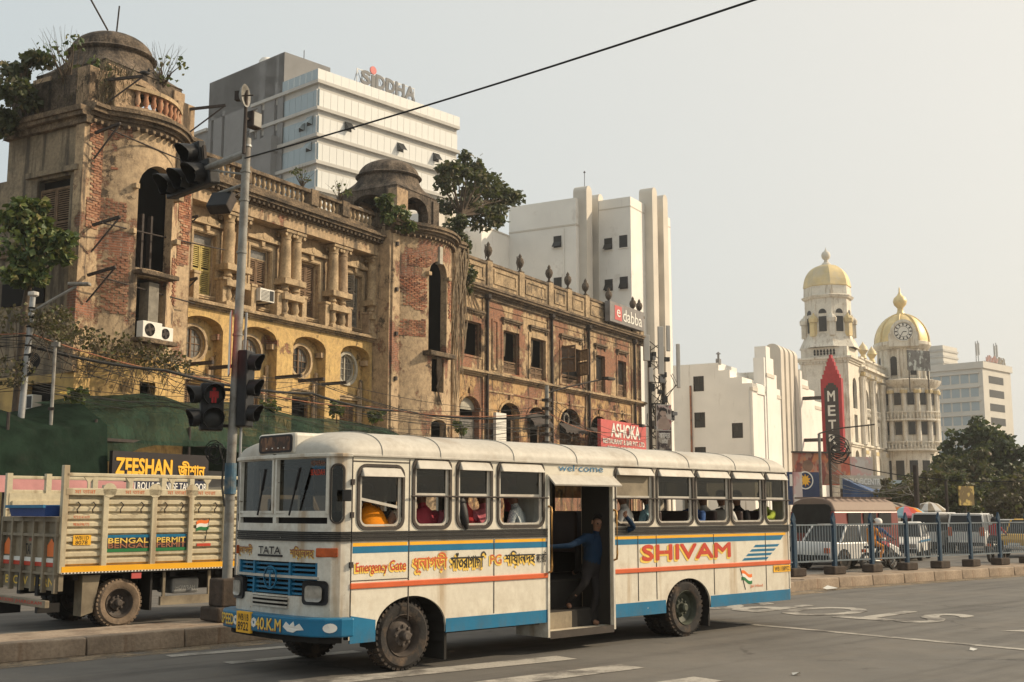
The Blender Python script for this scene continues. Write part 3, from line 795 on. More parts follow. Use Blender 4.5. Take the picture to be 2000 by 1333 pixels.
# ---- left wing, lower floor: yellow wall with arched niches
NC = (.33, 3.83, 7.35, 10.9)
low = MB(); wall(low, -2.2, 12.5, 0, 10.45, [arch(c - 1.2, c + 1.2, 5.2, 9.62, .5, 14, d=.55) for c in NC], 0, depth=.55)
low.build('wall', M['plaster_y'], OB)
for i, c in enumerate(NC):
    nb = MB(); wall(nb, c - 1.2, c + 1.2, 5.2, 10.15, [oval(c - .08, 9.0, .72, .72, 20, d=.25), rect(c - .78, c + .66, 5.6, 7.3, d=.25)], .55, depth=.25)
    nb.build('niche_wall', M['plaster_y'], OB)
    j = MB()      # stepped jamb shafts beside each niche
    for k, dx in enumerate((1.02, .84)):
        j.lathe([(.001, 8.55 - k * .5), (.085, 8.5 - k * .5), (.085, 5.2)], (c + dx, .42, 0), 8)
        j.lathe([(.001, 8.55 - k * .5), (.085, 8.5 - k * .5), (.085, 5.2)], (c - dx, .42, 0), 8)
    j.box(c + 1.0, c + 1.2, .12, .5, 9.25, 9.5).box(c - 1.2, c - 1.0, .12, .5, 9.25, 9.5)
    j.build('jamb_shaft', M['plaster_o'], OB)
    r = MB(); ringframe(r, circle(c - .08, 9.0, .86), circle(c - .08, 9.0, .72), .44, .58)
    ringframe(r, circle(c - .08, 9.0, .72), circle(c - .08, 9.0, .63), .60, .72)
    w = r.build('window', M['stone'] if i != 3 else M['shut_white'], OB)
    w['label'] = ('round window with brown mullion', 'round window with broken dusty panes', 'round window with missing panes', 'round window with white frame')[i]
    gl = M['dkglass'] if i == 2 else M['dullglass']
    for q in range(4):           # four quarter panes
        a0 = q * pi / 2; p = [(c - .08 + .03 * (1 if q in (0, 3) else -1), 9.0 + .03 * (1 if q < 2 else -1))]
        p += [(c - .08 + .63 * cos(a0 + pi / 2 * t / 6), 9.0 + .63 * sin(a0 + pi / 2 * t / 6)) for t in range(7)]
        if i == 2 and q == 0:
            MB().prism(p, .675, .68).build('pane', M['dullglass'], w); continue
        MB().prism(p, .68, .69).build('pane', gl, w)
    mu = MB().box(c - .12, c - .04, .62, .70, 8.38, 9.62); mu.box(c - .7, c + .55, .64, .69, 8.99, 9.02)
    for dz in (-.3, .3): mu.box(c - .64, c + .48, .655, .69, 9.0 + dz - .012, 9.0 + dz + .012)
    for dx in (-.36, .20): mu.box(c + dx - .012, c + dx + .012, .655, .69, 8.5, 9.5)
    mu.build('mullion', M['shut_white'] if i == 3 else M['shut_brown'], w)
    MB().box(c - .8, c + .7, 1.2, 1.22, 8.2, 9.8).build('dark_backing', M['dark'], w)
    MB().box(c - .95, c + .85, .36, .56, 7.42, 7.56).box(c - .9, c + .8, .30, .55, 7.56, 7.64).build('ledge', M['cornice'], OB)
    shutter_window(OB, c - .78, c + .66, 5.6, 7.3, .6, M['shut_brown'], M['shut_brown'], ('closed', 'closed', 'open', 'halfopen')[i])
# string course
def cornice_prof(y, z, steps): # steps: (out, z0, z1)
    p = [(y + .02, z + steps[0][1])]
    for o, a, b in steps: p += [(y - o, z + a), (y - o, z + b)]
    p.append((y + .02, z + steps[-1][2])); return p
MB().sweep(cornice_prof(0, 10.45, [(.08, 0, .08), (.2, .08, .16), (.34, .16, .25), (.28, .25, .31)]), -2.2, 12.5).build('string_course', M['cornice'], OB)
# ---- upper floor wall, recessed behind the columns
UY = .55
DC = (.72, 4.25, 7.75, 11.25)
up = MB(); wall(up, -2.2, 12.5, 10.74, 15.0, [rect(c - .68, c + .68, 11.15, 13.85, d=.35) for c in DC], UY, depth=.35); up.build('upper_wall', M['plaster_o'], OB)
MB().box(-2.2, 12.5, 0, UY + .3, 10.70, 10.76).build('gallery_floor', M['cornice'], OB)
styles = ((M['shut_yel'], 'glasstop', 'yellow louvred door with glass fanlight'), (M['shut_brown'], 'glasstop', 'brown louvred door with broken top'), (M['shut_brown'], 'closed', 'closed brown louvred door'), (M['shut_grey'], 'halfopen', 'grey louvred door with one leaf ajar'))
for c, (m, st, lb) in zip(DC, styles):
    shutter_window(OB, c - .68, c + .68, 11.15, 13.85, UY + .12, m, M['stone'], st, lab=lb)
    s = MB(); ringframe(s, [(c - .98, 11.0), (c + .98, 11.0), (c + .98, 14.15), (c - .98, 14.15)], [(c - .68, 11.15), (c + .68, 11.15), (c + .68, 13.85), (c - .68, 13.85)], UY - .1, UY + .02)
    ringframe(s, [(c - .84, 11.08), (c + .84, 11.08), (c + .84, 14.0), (c - .84, 14.0)], [(c - .72, 11.15), (c + .72, 11.15), (c + .72, 13.89), (c - .72, 13.89)], UY - .14, UY)
    s.build('architrave', M['stone'], OB)
    pd = MB(); n = 14; top = []
    for i in range(n + 1):
        t = -1 + 2 * i / n; top.append((c + t * 1.12, 14.26 + .22 * (1 - abs(t)) ** .8 * (1 if abs(t) < .55 else .55)))
    pd.prism([(c - 1.12, 14.2)] + [(x, z + .07) for x, z in top] + [(c + 1.12, 14.2)], UY - .32, UY + .02)
    pd.lathe([(.001, -.36), (.15, -.34), (.17, -.3), (.17, 0)], (c, UY, 14.42), 12, 'y')
    pd.prism([(c - .14, 14.28), (c + .14, 14.28), (c + .08, 13.95), (c - .08, 13.95)], UY - .26, UY)
    pd.build('pediment', M['stone'], OB)
# ---- columns on pierced pedestals
def column_mesh(worn):
    m = MB(); m.lathe([(.29, 12.62), (.31, 12.66), (.27, 12.72), (.265, 13.4), (.235, 14.45), (.26, 14.48), (.26, 14.52), (.235, 14.55), (.25, 14.68), (.33, 14.80)], (0, 0, 0), 16)
    return m
def capital_mesh():
    m = MB().box(-.34, .34, -.34, .34, 14.80, 14.92)
    for sx in (-1, 1):
        for sy in (-1, 1): m.lathe([(.001, -.05), (.09, -.05), (.09, .05), (.001, .05)], (sx * .27, sy * .24, 14.70), 8, 'y')
    return m
cols = [1.78, 2.58, 5.55, 6.30, 9.1, 9.85, 12.3]
colo = capo = None
for i, u in enumerate(cols):
    mat = M['bare_brick'] if i == 5 else M['stone']
    if colo is None: colo = column_mesh(0).build('column', mat, OB, smooth=40); capo = capital_mesh().build('capital', M['stone'], colo)
    else:
        if i == 5: c = column_mesh(0).build('column', mat, OB, smooth=40); c['label'] = 'column stripped to red brick'
        else: c = inst(colo, OB)
        c2 = inst(capo, c); c.location = (u, .1, 0); continue
    colo.location = (u, .1, 0)
for a, b in ((1.4, 2.96), (5.17, 6.68), (8.72, 10.23), (11.92, 12.6)):
    p = MB().box(a, b, -.26, .46, 12.34, 12.62).box(a + .04, b - .04, -.22, .42, 11.62, 11.92).box(a, b, -.26, .46, 10.76, 10.92)
    p.build('pedestal', M['stone'], OB, bevel=.02)
    k = MB(); n = 2 if b - a > 1 else 1
    for i in range(n):
        x = a + (b - a) * (i + .5) / n
        for z0, hh in ((10.92, .70), (11.92, .42)):
            k.lathe([(.22, z0), (.22, z0 + .05), (.15, z0 + .12), (.22, z0 + hh * .45), (.16, z0 + hh * .8), (.21, z0 + hh)], (x, .1, 0), 10)
    k.build('stub_baluster', M['stone'], OB, smooth=50)
# balustrade stubs beside the doors on the gallery edge
for c in DC:
    for sx in (-1, 1): MB().box(c + sx * .86 - .16, c + sx * .86 + .16, .0, .42, 10.76, 11.9).box(c + sx * .86 - .2, c + sx * .86 + .2, -.04, .46, 11.9, 12.02).build('gallery_pier', M['bare_brick'] if c > 9 else M['stone'], OB, bevel=.02)
# ---- entablature and main cornice
MB().box(-2.2, 12.5, -.28, .62, 14.96, 15.5).build('entablature', M['plaster_o'], OB)
MB().sweep(cornice_prof(-.28, 15.5, [(.06, 0, .10), (.16, .10, .22), (.42, .22, .36), (.55, .36, .48), (.48, .48, .56)]), -2.2, 12.5).build('cornice', M['mould'], OB)
dm = MB().box(0, .14, -.62, -.3, 15.56, 15.72).build('modillion', M['mould'], OB)
dm.location = (-2.0, 0, 0)
for i in range(1, 46): inst(dm, OB).location = (-2.0 + i * .32, 0, 0)
# ---- roof balustrade
MB().box(-2.2, 12.5, -.42, .0, 16.06, 16.36).build('parapet_base', M['mould'], OB)
MB().box(-2.2, 12.5, -.45, .02, 16.93, 17.10).build('parapet_rail', M['mould'], OB, bevel=.02)
for u in (-1.9, 2.2, 6.9, 9.3, 12.1): MB().box(u - .28, u + .28, -.5, .06, 16.36, 17.14).build('parapet_pier', M['mould'], OB, bevel=.02)
bal = MB().lathe([(.10, 16.36), (.10, 16.42), (.06, 16.47), (.115, 16.62), (.07, 16.82), (.10, 16.88), (.10, 16.93)], (0, 0, 0), 8).build('baluster', M['stone'], OB, smooth=50)
first = True; u = -1.45
while u < 11.9:
    if all(abs(u - p) > .36 for p in (-1.9, 2.2, 6.9, 9.3, 12.1)):
        if first: bal.location = (u, -.2, 0); first = False
        else: inst(bal, OB).location = (u, -.2, 0)
    u += .335
MB().box(-2.2, 46.5, .6, 14, 15.9, 16.0).build('roof', M['dome'], OB)
MB().box(-6.9, 46.5, 13.9, 14.2, 0, 15.9).build('back_wall', M['side_pl'], OB)

# ---- towers
def bow(ua, ub, y0, amp):
    c, r = (ua + ub) / 2, (ub - ua) / 2
    return lambda u: y0 - amp * max(0, 1 - ((u - c) / r) ** 2) if ua < u < ub else y0
def bowpath(u0, u1, f, n=24):
    us = [u0 + (u1 - u0) * i / n for i in range(n + 1)]
    out = []
    for u in us:
        e = .02; d = (f(u + e) - f(u - e)) / (2 * e); l = math.hypot(1, d)
        out.append((u, f(u), d / l, -1 / l))
    return out
BRICKS = {}
brick_rnd = random.Random(11)
def brick_patch(parent, f, u0, u1, z0, z1, seed, budget, stuffmb, cut=None):
    """rows of real bricks standing in the wall face where the plaster is gone"""
    if not BRICKS:
        for k in range(6):
            m = MB(); j = lambda: brick_rnd.uniform(-.008, .008)
            l, h, d = .255, .083, .05
            m.add([(j(), -d + j(), j()), (l + j(), -d + j(), j()), (l, .03, 0), (0, .03, 0), (j(), -d + j(), h + j()), (l + j(), -d + j(), h + j()), (l, .03, h), (0, .03, h)],
                  [(0,1,5,4),(1,2,6,5),(3,0,4,7),(4,5,6,7),(0,3,2,1)])
            BRICKS[k] = m
    z = z0; row = 0
    while z < z1:
        u = u0; q = 0
        while u < u1 - .05:
            ln = .122 if (row % 2 and q == 0) else min(.257, u1 - u - .012); q += 1
            n = noise.noise(Vector((u * .8 + seed, z * .8, seed * 1.7)))
            if n * .7 + min(.45, 1.5 * min(z - z0 + .04, z1 - z), 2.5 * (u - u0 + .06), 2.5 * (u1 - u)) > .13 and ln > .06 and not (cut and cut(u + ln / 2, z + .04)):
                s = (f(u + .25) - f(u)) / .25
                T = Matrix.Translation((u, f(u), z)) @ Matrix.Rotation(math.atan(s), 4, 'Z') @ Matrix.Translation((0, brick_rnd.uniform(.008, .036), 0)) @ Matrix.Diagonal((ln / .257, 1, 1, 1))
                k = brick_rnd.randrange(6); m = brick_rnd.random() < .35
                if budget[0] > 0:
                    budget[0] -= 1
                    key = ('o', k, m)
                    if key not in BRICKS:
                        o = BRICKS[k].build('brick', M['brickB' if m else 'brickA'], parent); BRICKS[key] = o
                    else: o = inst(BRICKS[key], parent, name='brick')
                    o.matrix_local = T
                else:
                    stuffmb.m = 1 if m else 0; stuffmb.T = T; stuffmb.add(BRICKS[k].v, BRICKS[k].f)
            u += ln + .013
        z += .096; row += 1
STUFF = MB(); BUD = [295]

def tower(u0, u1, y0, amp, pier, yb, arch_ops, ztop, cen, openZ):
    f = bow(u0 + pier, u1 - pier, y0, amp)
    m = MB(); m.P = lambda u, y, z: (u, f(u) + y, z)
    zy = 7.75
    wall(m, u0, u1, zy, ztop, [o for o in arch_ops if not callable(o['lo']) and o['lo'] > zy], 0, step=.15, depth=.4)
    m.build('tower_wall', M['tower_pl'], OB)
    m = MB(); m.P = lambda u, y, z: (u, f(u) + y, z)
    wall(m, u0, u1, 0, zy, [o for o in arch_ops if o['lo'] < zy], 0, step=.15, depth=.4)
    m.build('tower_wall', M['plaster_y' if u0 < 0 else 'tower_pl'], OB)
    s = MB().box(u1 - .05, u1, y0, yb, 0, ztop); s.build('tower_side_wall', M['tower_pl'], OB)
    MB().box(u0 + .3, u1 - .3, y0 + .9, y0 + .95, 0, ztop - .6).build('tower_dark_backing', M['dark'], OB)  # flat sheet behind the openings, darkness put into its colour
    p = bowpath(u0 - .05, u1 + .05, f)
    c = MB()
    for a, b, o in ((0, .14, .10), (.14, .26, .22), (.26, .42, .42), (.42, .54, .52), (.54, .62, .42)): c.strip(p, ztop - .35 + a, ztop - .35 + b, -.3, o)
    c.build('tower_cornice', M['mould'], OB)
    d = MB().box(-.06, .06, -.28, .0, 0, .12).build('dentil', M['mould'], OB); n = int((u1 - u0) / .3)
    for i in range(n):
        x, y, nx, ny = p[min(24, int(24 * (i + .5) / n))]
        o = d if i == 0 else inst(d, OB); o.location = (u0 + (u1 - u0) * (i + .5) / n, f(u0 + (u1 - u0) * (i + .5) / n), ztop - .48)
    return f

def cupola(cu, cy, z0, half, rbase, zd, brick):
    """square open kiosk with arched sides, swept shoulders, ring moulding and low dome"""
    h = half; t = .42
    for k in range(4):
        m = MB(); m.T = Matrix.Translation((cu, cy, 0)) @ Matrix.Rotation(k * pi / 2, 4, 'Z')
        wall(m, -h, h, z0, zd - .9, [arch(-h * .55, h * .55, z0 + .9, zd - 1.9, .65, 10, d=t)], -h, depth=t)
        m.build('kiosk_wall', M['dome'] if k in (0, 3) else M['bare_brick'], OB)
        e = MB(); e.T = m.T; e.box(-h - .1, -h * .52, -h - .1, -h + .5, z0, zd - 1.1); e.build('corner_pier', M['bare_brick'] if (k == 0 or brick) else M['dome'], OB, bevel=.03)
    b = MB(); n = 32; prof = []
    rows = []
    for i in range(8):
        s = i / 7; z = zd - .95 + .95 * s
        row = []
        for j in range(n):
            a = 2 * pi * j / n; ca, sa = cos(a), sin(a)
            q = h * 1.02 / max(abs(ca), abs(sa)); r = q * (1 - s) ** 1.6 + rbase * (1 - (1 - s) ** 1.6)
            row.append((cu + r * ca, cy + r * sa, z))
        rows += row
    b.add(rows, [(i*n+j, i*n+(j+1) % n, (i+1)*n+(j+1) % n, (i+1)*n+j) for i in range(7) for j in range(n)])
    b.build('shoulder', M['dome'], OB, smooth=50)
    r = rbase
    MB().lathe([(r, zd), (r + .10, zd + .02), (r + .18, zd + .10), (r + .10, zd + .18), (r + .02, zd + .20)], (cu, cy, 0), 40).build('dome_ring', M['dome'], OB, smooth=40)
    MB().lathe([(r + .02, zd + .18)] + [((r + .02) * cos(t), zd + .18 + .95 * sin(t)) for t in [i * pi / 2 / 10 for i in range(1, 11)]], (cu, cy, 0), 40).build('dome', M['dome'], OB, smooth=60)

# tower at the street corner
fA = tower(-7.2, -1.75, -1.2, .85, .8, .6,
           [arch(-5.25, -3.35, 11.05, 14.2, .95, 14, d=.4), rect(-5.15, -3.6, 8.35, 10.75, d=.4), rect(-4.85, -4.1, 6.15, 6.75, d=.4)], 16.75, (-3.9, 1.5), 0)
sw = MB()
T90 = Matrix.Translation((-7.2, 0, 0)) @ Matrix.Rotation(rad(-90), 4, 'Z')   # local x runs back along the side street (negative)
def sideP(u, y, z): return (-7.2 + y, u, z)          # u = distance back from the frontage
sw.P = sideP
wall(sw, -1.2, 3.2, 6.9, 16.4, [rect(-.45, 1.4, 11.25, 14.35, d=.35)], 0, depth=.35)
sw.build('side_wall', M['side_pl'], OB)
sl = MB(); sl.P = sideP; wall(sl, -1.2, 13.9, 0, 6.9, [rect(-.2, 1.4, 4.9, 6.6, d=.3)], 0, depth=.3); sl.build('side_wall', M['side_y'], OB)
sb = MB(); sb.P = sideP; wall(sb, 3.2, 13.9, 6.9, 14.6, [rect(4.2, 5.8, 11.2, 13.6, d=.3), rect(7.2, 8.8, 11.2, 13.6, d=.3)], 0, depth=.3); sb.build('side_wall', M['side_pl'], OB)
ss = MB(); ss.P = sideP; wall(ss, .5, 3.0, 9.62, 10.55, [], -.03); 
MB().box(-7.26, -7.18, .6, 3.0, 9.6, 10.5).build('dark_gap_slab', M['dark'], OB)  # black slab on the wall, a gap's shade put into its colour
for z0, z1, o in ((11.5, 11.65, .12), (11.65, 11.85, .25), (16.2, 16.45, .2), (16.45, 16.6, .4), (16.6, 16.8, .5)):
    MB().box(-7.2 - o, -7.1, -1.4 if z0 > 15 else -1.2, 3.3 if z0 > 15 else 13.9, z0, z1).build('side_cornice', M['mould'], OB)
MB().box(-7.32, -7.1, -1.22, -.75, 6.9, 16.2).build('corner_pilaster', M['tower_pl'], OB, bevel=.02)
MB().box(-7.4, -7.1, -1.0, 1.9, 14.45, 14.65).build('hood_mould', M['side_pl'], OB)
sh = MB(); sh.P = sideP; slat_leaf(sh, -.4, .45, 11.3, 14.0, .15); sh.build('shutter', M['shut_brown'], OB)
sh = MB(); sh.P = sideP; slat_leaf(sh, .47, 1.35, 11.3, 14.0, .15); sh.build('shutter', M['shut_brown'], OB)
MB().box(-6.85, -6.8, -1, 3.2, 6, 16).build('dark_backing', M['dark'], OB)
MB().box(-6.5, -2.0, -.4, 3.2, 16.5, 16.75).build('tower_roof', M['dome'], OB)
# parapet of the corner tower
pA = bowpath(-6.5, -2.5, fA)
MB().strip(pA, 16.95, 17.28, -.30, -.02).build('tower_parapet_base', M['bare_brick'], OB)
MB().strip(pA, 17.92, 18.08, -.32, .03).build('tower_parapet_rail', M['stone'], OB)
for a, b in ((-7.2, -6.35), (-2.75, -1.8)): MB().box(a, b, -1.2, -.5, 16.9, 18.5).build('parapet_pier', M['bare_brick'], OB, bevel=.03)
MB().box(-6.35, -5.35, -1.62, -1.2, 16.9, 18.3).build('parapet_pier', M['bare_brick'], OB, bevel=.03)
MB().box(-7.2, -6.8, -.5, 3.2, 16.8, 18.3).build('side_parapet', M['dome'], OB, bevel=.04)
tb = MB().lathe([(.10, 0), (.10, .05), (.06, .10), (.12, .26), (.07, .48), (.10, .56), (.10, .64)], (0, 0, 0), 8).build('baluster', M['brickB'], OB, smooth=50)
for i in range(9):
    x, y, nx, ny = pA[7 + i * 2 if 7 + i * 2 < 25 else 24]
    (tb if i == 0 else inst(tb, OB)).location = (x, y - ny * .16, 17.28)
cupola(-3.9, 1.5, 16.8, 2.0, 1.62, 20.25, True)
# curved brick arch behind the balustrade
ga = MB(); n = 16
ringframe(ga, [(-4.2 + 1.55 * cos(pi * i / n), 18.0 + 1.0 * sin(pi * i / n)) for i in range(n + 1)] + [(-5.75, 17.0), (-2.65, 17.0)], [(-4.2 + 1.2 * cos(pi * i / n), 18.0 + .75 * sin(pi * i / n)) for i in range(n + 1)] + [(-5.4, 17.02), (-3.0, 17.02)], -.62, -.42)
ga.build('gable_arch', M['bare_brick'], OB)
cutA = lambda u, z: (-5.35 < u < -3.25 and 11.0 < z < 14.25 + .95 * math.sqrt(max(0, 1 - ((u + 4.3) / 1.05) ** 2))) or (-5.25 < u < -3.5 and 8.3 < z < 10.8)
brick_patch(OB, fA, -7.05, -6.42, 12.3, 16.25, 3.1, BUD, STUFF, cutA)
brick_patch(OB, fA, -6.40, -5.42, 9.1, 11.5, 8.4, BUD, STUFF, cutA)
brick_patch(OB, fA, -6.40, -5.6, 12.6, 13.5, 5.3, BUD, STUFF, cutA)
brick_patch(OB, fA, -6.3, -5.5, 15.75, 16.25, 1.3, BUD, STUFF, cutA)
brick_patch(OB, fA, -3.2, -2.5, 10.0, 11.9, 5.7, BUD, STUFF, cutA)
brick_patch(OB, fA, -2.5, -1.85, 11.6, 15.9, 15.3, BUD, STUFF, cutA)
brick_patch(OB, fA, -6.3, -5.9, 14.4, 15.1, 2.3, BUD, STUFF, cutA)
for a, b in ((-5.5, -5.3), (-3.3, -3.05)):         # rough imposts of the arch
    MB().box(a, b, -2.05, -1.5, 14.05, 14.25).box(a + .02, b - .02, -2.0, -1.5, 12.3, 12.5).build('impost', M['stone'], OB, bevel=.02)
k = MB(); slat_leaf(k, -5.2, -4.6, 11.1, 13.3, -1.0); k.build('shutter', M['iron'], OB)
MB().box(-4.35, -4.25, -1.2, -1.0, 11.05, 13.4).box(-3.9, -3.8, -1.2, -1.0, 11.05, 13.4).build('door_frame', M['iron'], OB)
MB().box(-4.5, -4.0, -1.9, -1.4, 8.4, 10.6).build('shutter', M['shut_grey'], OB)
MB().box(-5.3, -3.4, -2.35, -1.2, 10.78, 10.95).box(-5.3, -3.4, -2.4, -1.2, 8.2, 8.36).build('ledge', M['mould'], OB, bevel=.02)
MB().box(-3.1, -2.75, -1.95, -1.6, 14.9, 16.2).build('bare_render_patch', M['shut_white'], OB, bevel=.03)
# tower in the middle of the frontage
fB = tower(12.3, 19.0, -1.0, .9, .9, .6, [arch(14.75, 16.45, 10.2, 14.35, .75, 14, d=.4), rect(15.0, 16.1, 8.1, 9.9, d=.4), arch(15.0, 16.5, 5.2, 6.4, .25, 8, d=.4)], 16.6, (16.1, 2), 0)
MB().box(12.28, 12.34, -1.0, .6, 0, 16.5).build('tower_side_wall', M['plaster_o'], OB)
MB().box(12.3, 19.0, -.4, 4, 16.4, 16.7).build('tower_roof', M['dome'], OB)
cutB = lambda u, z: 14.65 < u < 16.55 and 10.1 < z < 14.4 + .75 * math.sqrt(max(0, 1 - ((u - 15.6) / .95) ** 2))
brick_patch(OB, fB, 13.1, 14.65, 12.3, 14.2, 2.2, BUD, STUFF, cutB)
brick_patch(OB, fB, 13.1, 14.6, 10.9, 11.8, 6.2, BUD, STUFF, cutB)
brick_patch(OB, fB, 13.6, 14.9, 14.6, 15.2, 7.2, BUD, STUFF, cutB)
brick_patch(OB, fB, 16.55, 17.4, 10.2, 14.6, 9.2, BUD, STUFF, cutB)
MB().box(12.45, 13.05, -1.10, -.95, 0, 16.2).build('pilaster', M['tower_pl'], OB, bevel=.02)
MB().box(18.2, 18.9, -1.10, -.95, 0, 16.2).build('pilaster', M['tower_pl'], OB, bevel=.02)
for a, b in ((14.5, 14.78), (16.42, 16.7)): MB().box(a, b, fB(15) - .12, fB(15) + .3, 14.2, 14.4).build('impost', M['stone'], OB, bevel=.02)
MB().box(14.4, 16.8, fB(15.6) - .3, fB(15.6) + .5, 9.95, 10.2).build('ledge', M['mould'], OB, bevel=.03)
MB().box(15.45, 15.75, fB(15.6) - .1, fB(15.6) + .2, 14.95, 15.9).build('keystone', M['shut_white'], OB, bevel=.02)
cupola(16.1, 1.9, 16.7, 1.95, 1.68, 20.2, False)
for z in (15.6, 13.2, 10.9, 8.6):
    MB().box(12.66, 12.82, -1.22, -1.08, z - .1, z + .1).build('beam_end', M['iron'], OB)
st = STUFF
if st.v:
    st.T = None; o = st.build('brickwork', [M['brickA'], M['brickB']], OB); o['kind'] = 'stuff'

# ---- right wing
W0, W1 = 19.0, 46.5
win = [(21.0, 22.95, 10.9, 12.9, 'inward'), (25.55, 27.5, 10.25, 12.88, 'inward'), (29.0, 31.0, 10.25, 12.87, 'inward'), (33.25, 36.0, 10.35, 12.88, 'outward'), (38.5, 40.0, 10.25, 12.85, 'grille'), (42.2, 43.65, 10.2, 12.85, 'grille')]
rw = MB(); wall(rw, W0, W1, 10.0, 14.5, [rect(a, b, l, h, d=.4) for a, b, l, h, s in win], 0, depth=.4); rw.build('wall', M['wing_pl'], OB)
for i, (a, b, l, h, s) in enumerate(win):
    shutter_window(OB, a, b, l, h, .12, M['shut_brown'], M['shut_brown'], s, .8)
    hd = MB().box(a - .25, b + .25, -.22, .02, 13.5, 13.64).box(a - .18, b + .18, -.14, .02, 13.40, 13.5)
    hd.box(a - .1, a + .05, -.1, .02, 13.2, 13.4).box(b - .05, b + .1, -.1, .02, 13.2, 13.4); hd.build('window_hood', M['mould'], OB, bevel=.015)
    fr = MB(); ringframe(fr, [(a - .25, l - .12), (b + .25, l - .12), (b + .25, 13.2), (a - .25, 13.2)], [(a, l), (b, l), (b, h), (a, h)], -.05, .02); fr.build('architrave', M['wing_pl'], OB)
la = [(20.6, 22.8, 7.75, .75), (25.15, 27.55, 7.75, .72), (28.6, 30.95, 7.75, .7), (32.95, 35.9, 7.75, .95), (37.6, 40.3, 7.75, .75), (41.6, 44.2, 7.75, .75)]
rl = MB(); wall(rl, W0, W1, 0, 9.75, [arch(a, b, 4.2, s, r, 14, d=.5) for a, b, s, r in la], 0, depth=.5); rl.build('wall', M['wing_low'], OB)
for i, (a, b, s, r) in enumerate(la):
    fr = MB(); n = 14; c = (a + b) / 2; q = (b - a) / 2
    ringframe(fr, [(c + (q + .18) * cos(pi * k / n), s + (r + .16) * sin(pi * k / n)) for k in range(n + 1)], [(c + q * cos(pi * k / n), s + r * sin(pi * k / n)) for k in range(n + 1)], -.08, .02)
    fr.box(c - .09, c + .09, -.12, .02, s + r - .02, s + r + .5)
    w = fr.build('window', M['wing_low'], OB)
    MB().prism([(c + q * cos(pi * k / n), s + r * sin(pi * k / n)) for k in range(n + 1)] + [(a, 4.2), (b, 4.2)], 1.0, 1.02).build('dark_backing', M['dark'], w)
    if i in (0,):
        MB().prism([(c + (q - .05) * cos(pi * k / n), s + (r - .05) * sin(pi * k / n)) for k in range(n + 1)], .30, .34).build('tympanum', M['shut_white'], w)
        MB().box(a + .1, b - .1, .3, .34, 5.9, 7.3).build('pane', M['dullglass'], w)
    elif i in (1, 2):
        mm = (a + b) / 2
        slat_leaf(MB(), a + .08, mm - .3, 4.3, s - .2, .3).build('shutter', M['shut_brown'], w)
        slat_leaf(MB(), b - .5, b - .05, 4.3, s - .2, .3).build('shutter', M['shut_brown'], w)
    else:
        slat_leaf(MB(), a + .08, (a + b) / 2 - .03, 4.3, s - .7, .35).build('shutter', M['shut_brown'], w)
        slat_leaf(MB(), (a + b) / 2 + .03, b - .08, 4.3, s - .7, .35).build('shutter', M['shut_brown'], w)
        if i == 3:
            rr = MB(); ringframe(rr, circle(c, s + .28, .42, n=18), circle(c, s + .28, .30, n=18), .22, .3); rr.build('roundel', M['shut_grey'], w)
    if i in (2, 3, 4):        # scalloped tin awnings under the arches
        m = MB(); n2 = 12; vs = []
        for k in range(n2 + 1):
            x = a - .15 + (b - a + .3) * k / n2
            vs += [(x, .05, s - .05 + (.35 if i == 2 else 0)), (x, -.55, s - .55 + (.2 if i == 2 else 0)), (x, -.56, s - .68 - (.12 if k % 2 else 0) + (.2 if i == 2 else 0))]
        m.add(vs, [(k*3+j, k*3+j+1, k*3+j+4, k*3+j+3) for k in range(n2) for j in range(2)])
        m.build('tin_awning', M['iron'], w)
MB().sweep(cornice_prof(0, 9.75, [(.08, 0, .10), (.22, .10, .2), (.36, .2, .3), (.28, .3, .36)]), W0, W1 + .3).build('string_course', M['cornice'], OB)
MB().sweep(cornice_prof(0, 14.42, [(.06, 0, .06), (.12, .06, .3), (.3, .3, .42), (.5, .42, .56), (.58, .56, .66), (.46, .66, .74)]), W0, W1 + .4).build('cornice', M['mould'], OB)
MB().box(W0, W1, .15, .25, 14.0, 14.05).build('frieze_line', M['mould'], OB)
pw = MB().box(W0, W1, -.28, .05, 15.1, 16.55); pw.build('parapet', M['cornice'], OB)
MB().box(W0, W1 + .05, -.36, .1, 16.5, 16.68).build('parapet_coping', M['mould'], OB, bevel=.02)
piers = [19.6, 23.4, 27.3, 31.2, 33.9, 36.6, 40.4, 44.6, 46.0]
for u in piers: MB().box(u - .32, u + .32, -.38, .1, 15.08, 16.72).build('parapet_pier', M['cornice'], OB, bevel=.02)
for a, b in zip(piers, piers[1:]):
    if b - a > 1.6:
        fr = MB(); ringframe(fr, [(a + .55, 15.45), (b - .55, 15.45), (b - .55, 16.35), (a + .55, 16.35)], [(a + .75, 15.6), (b - .75, 15.6), (b - .75, 16.2), (a + .75, 16.2)], -.34, -.27); fr.build('parapet_panel', M['cornice'], OB)
urn = None
for u in (23.6, 27.5, 31.4, 34.1, 36.8, 40.6, 44.9, 46.1):
    if urn is None:
        urn = MB().box(-.2, .2, -.2, .2, 16.70, 16.84).lathe([(.16, 16.84), (.08, 16.95), (.07, 17.05), (.2, 17.2), (.26, 17.42), (.22, 17.62), (.10, 17.75), (.12, 17.82), (.04, 17.95), (.001, 18.02)], (0, 0, 0), 10).build('roof_urn', M['dome'], OB, smooth=50)
        urn.location = (u, -.1, 0)
    else:
        q = inst(urn, OB); q.location = (u, -.1, 0)
    MB().bar((u - .3, -.1, 16.9), (u - .36, -.1, 17.75), .05).build('iron_stay', M['iron'], OB) if u < 30 else None
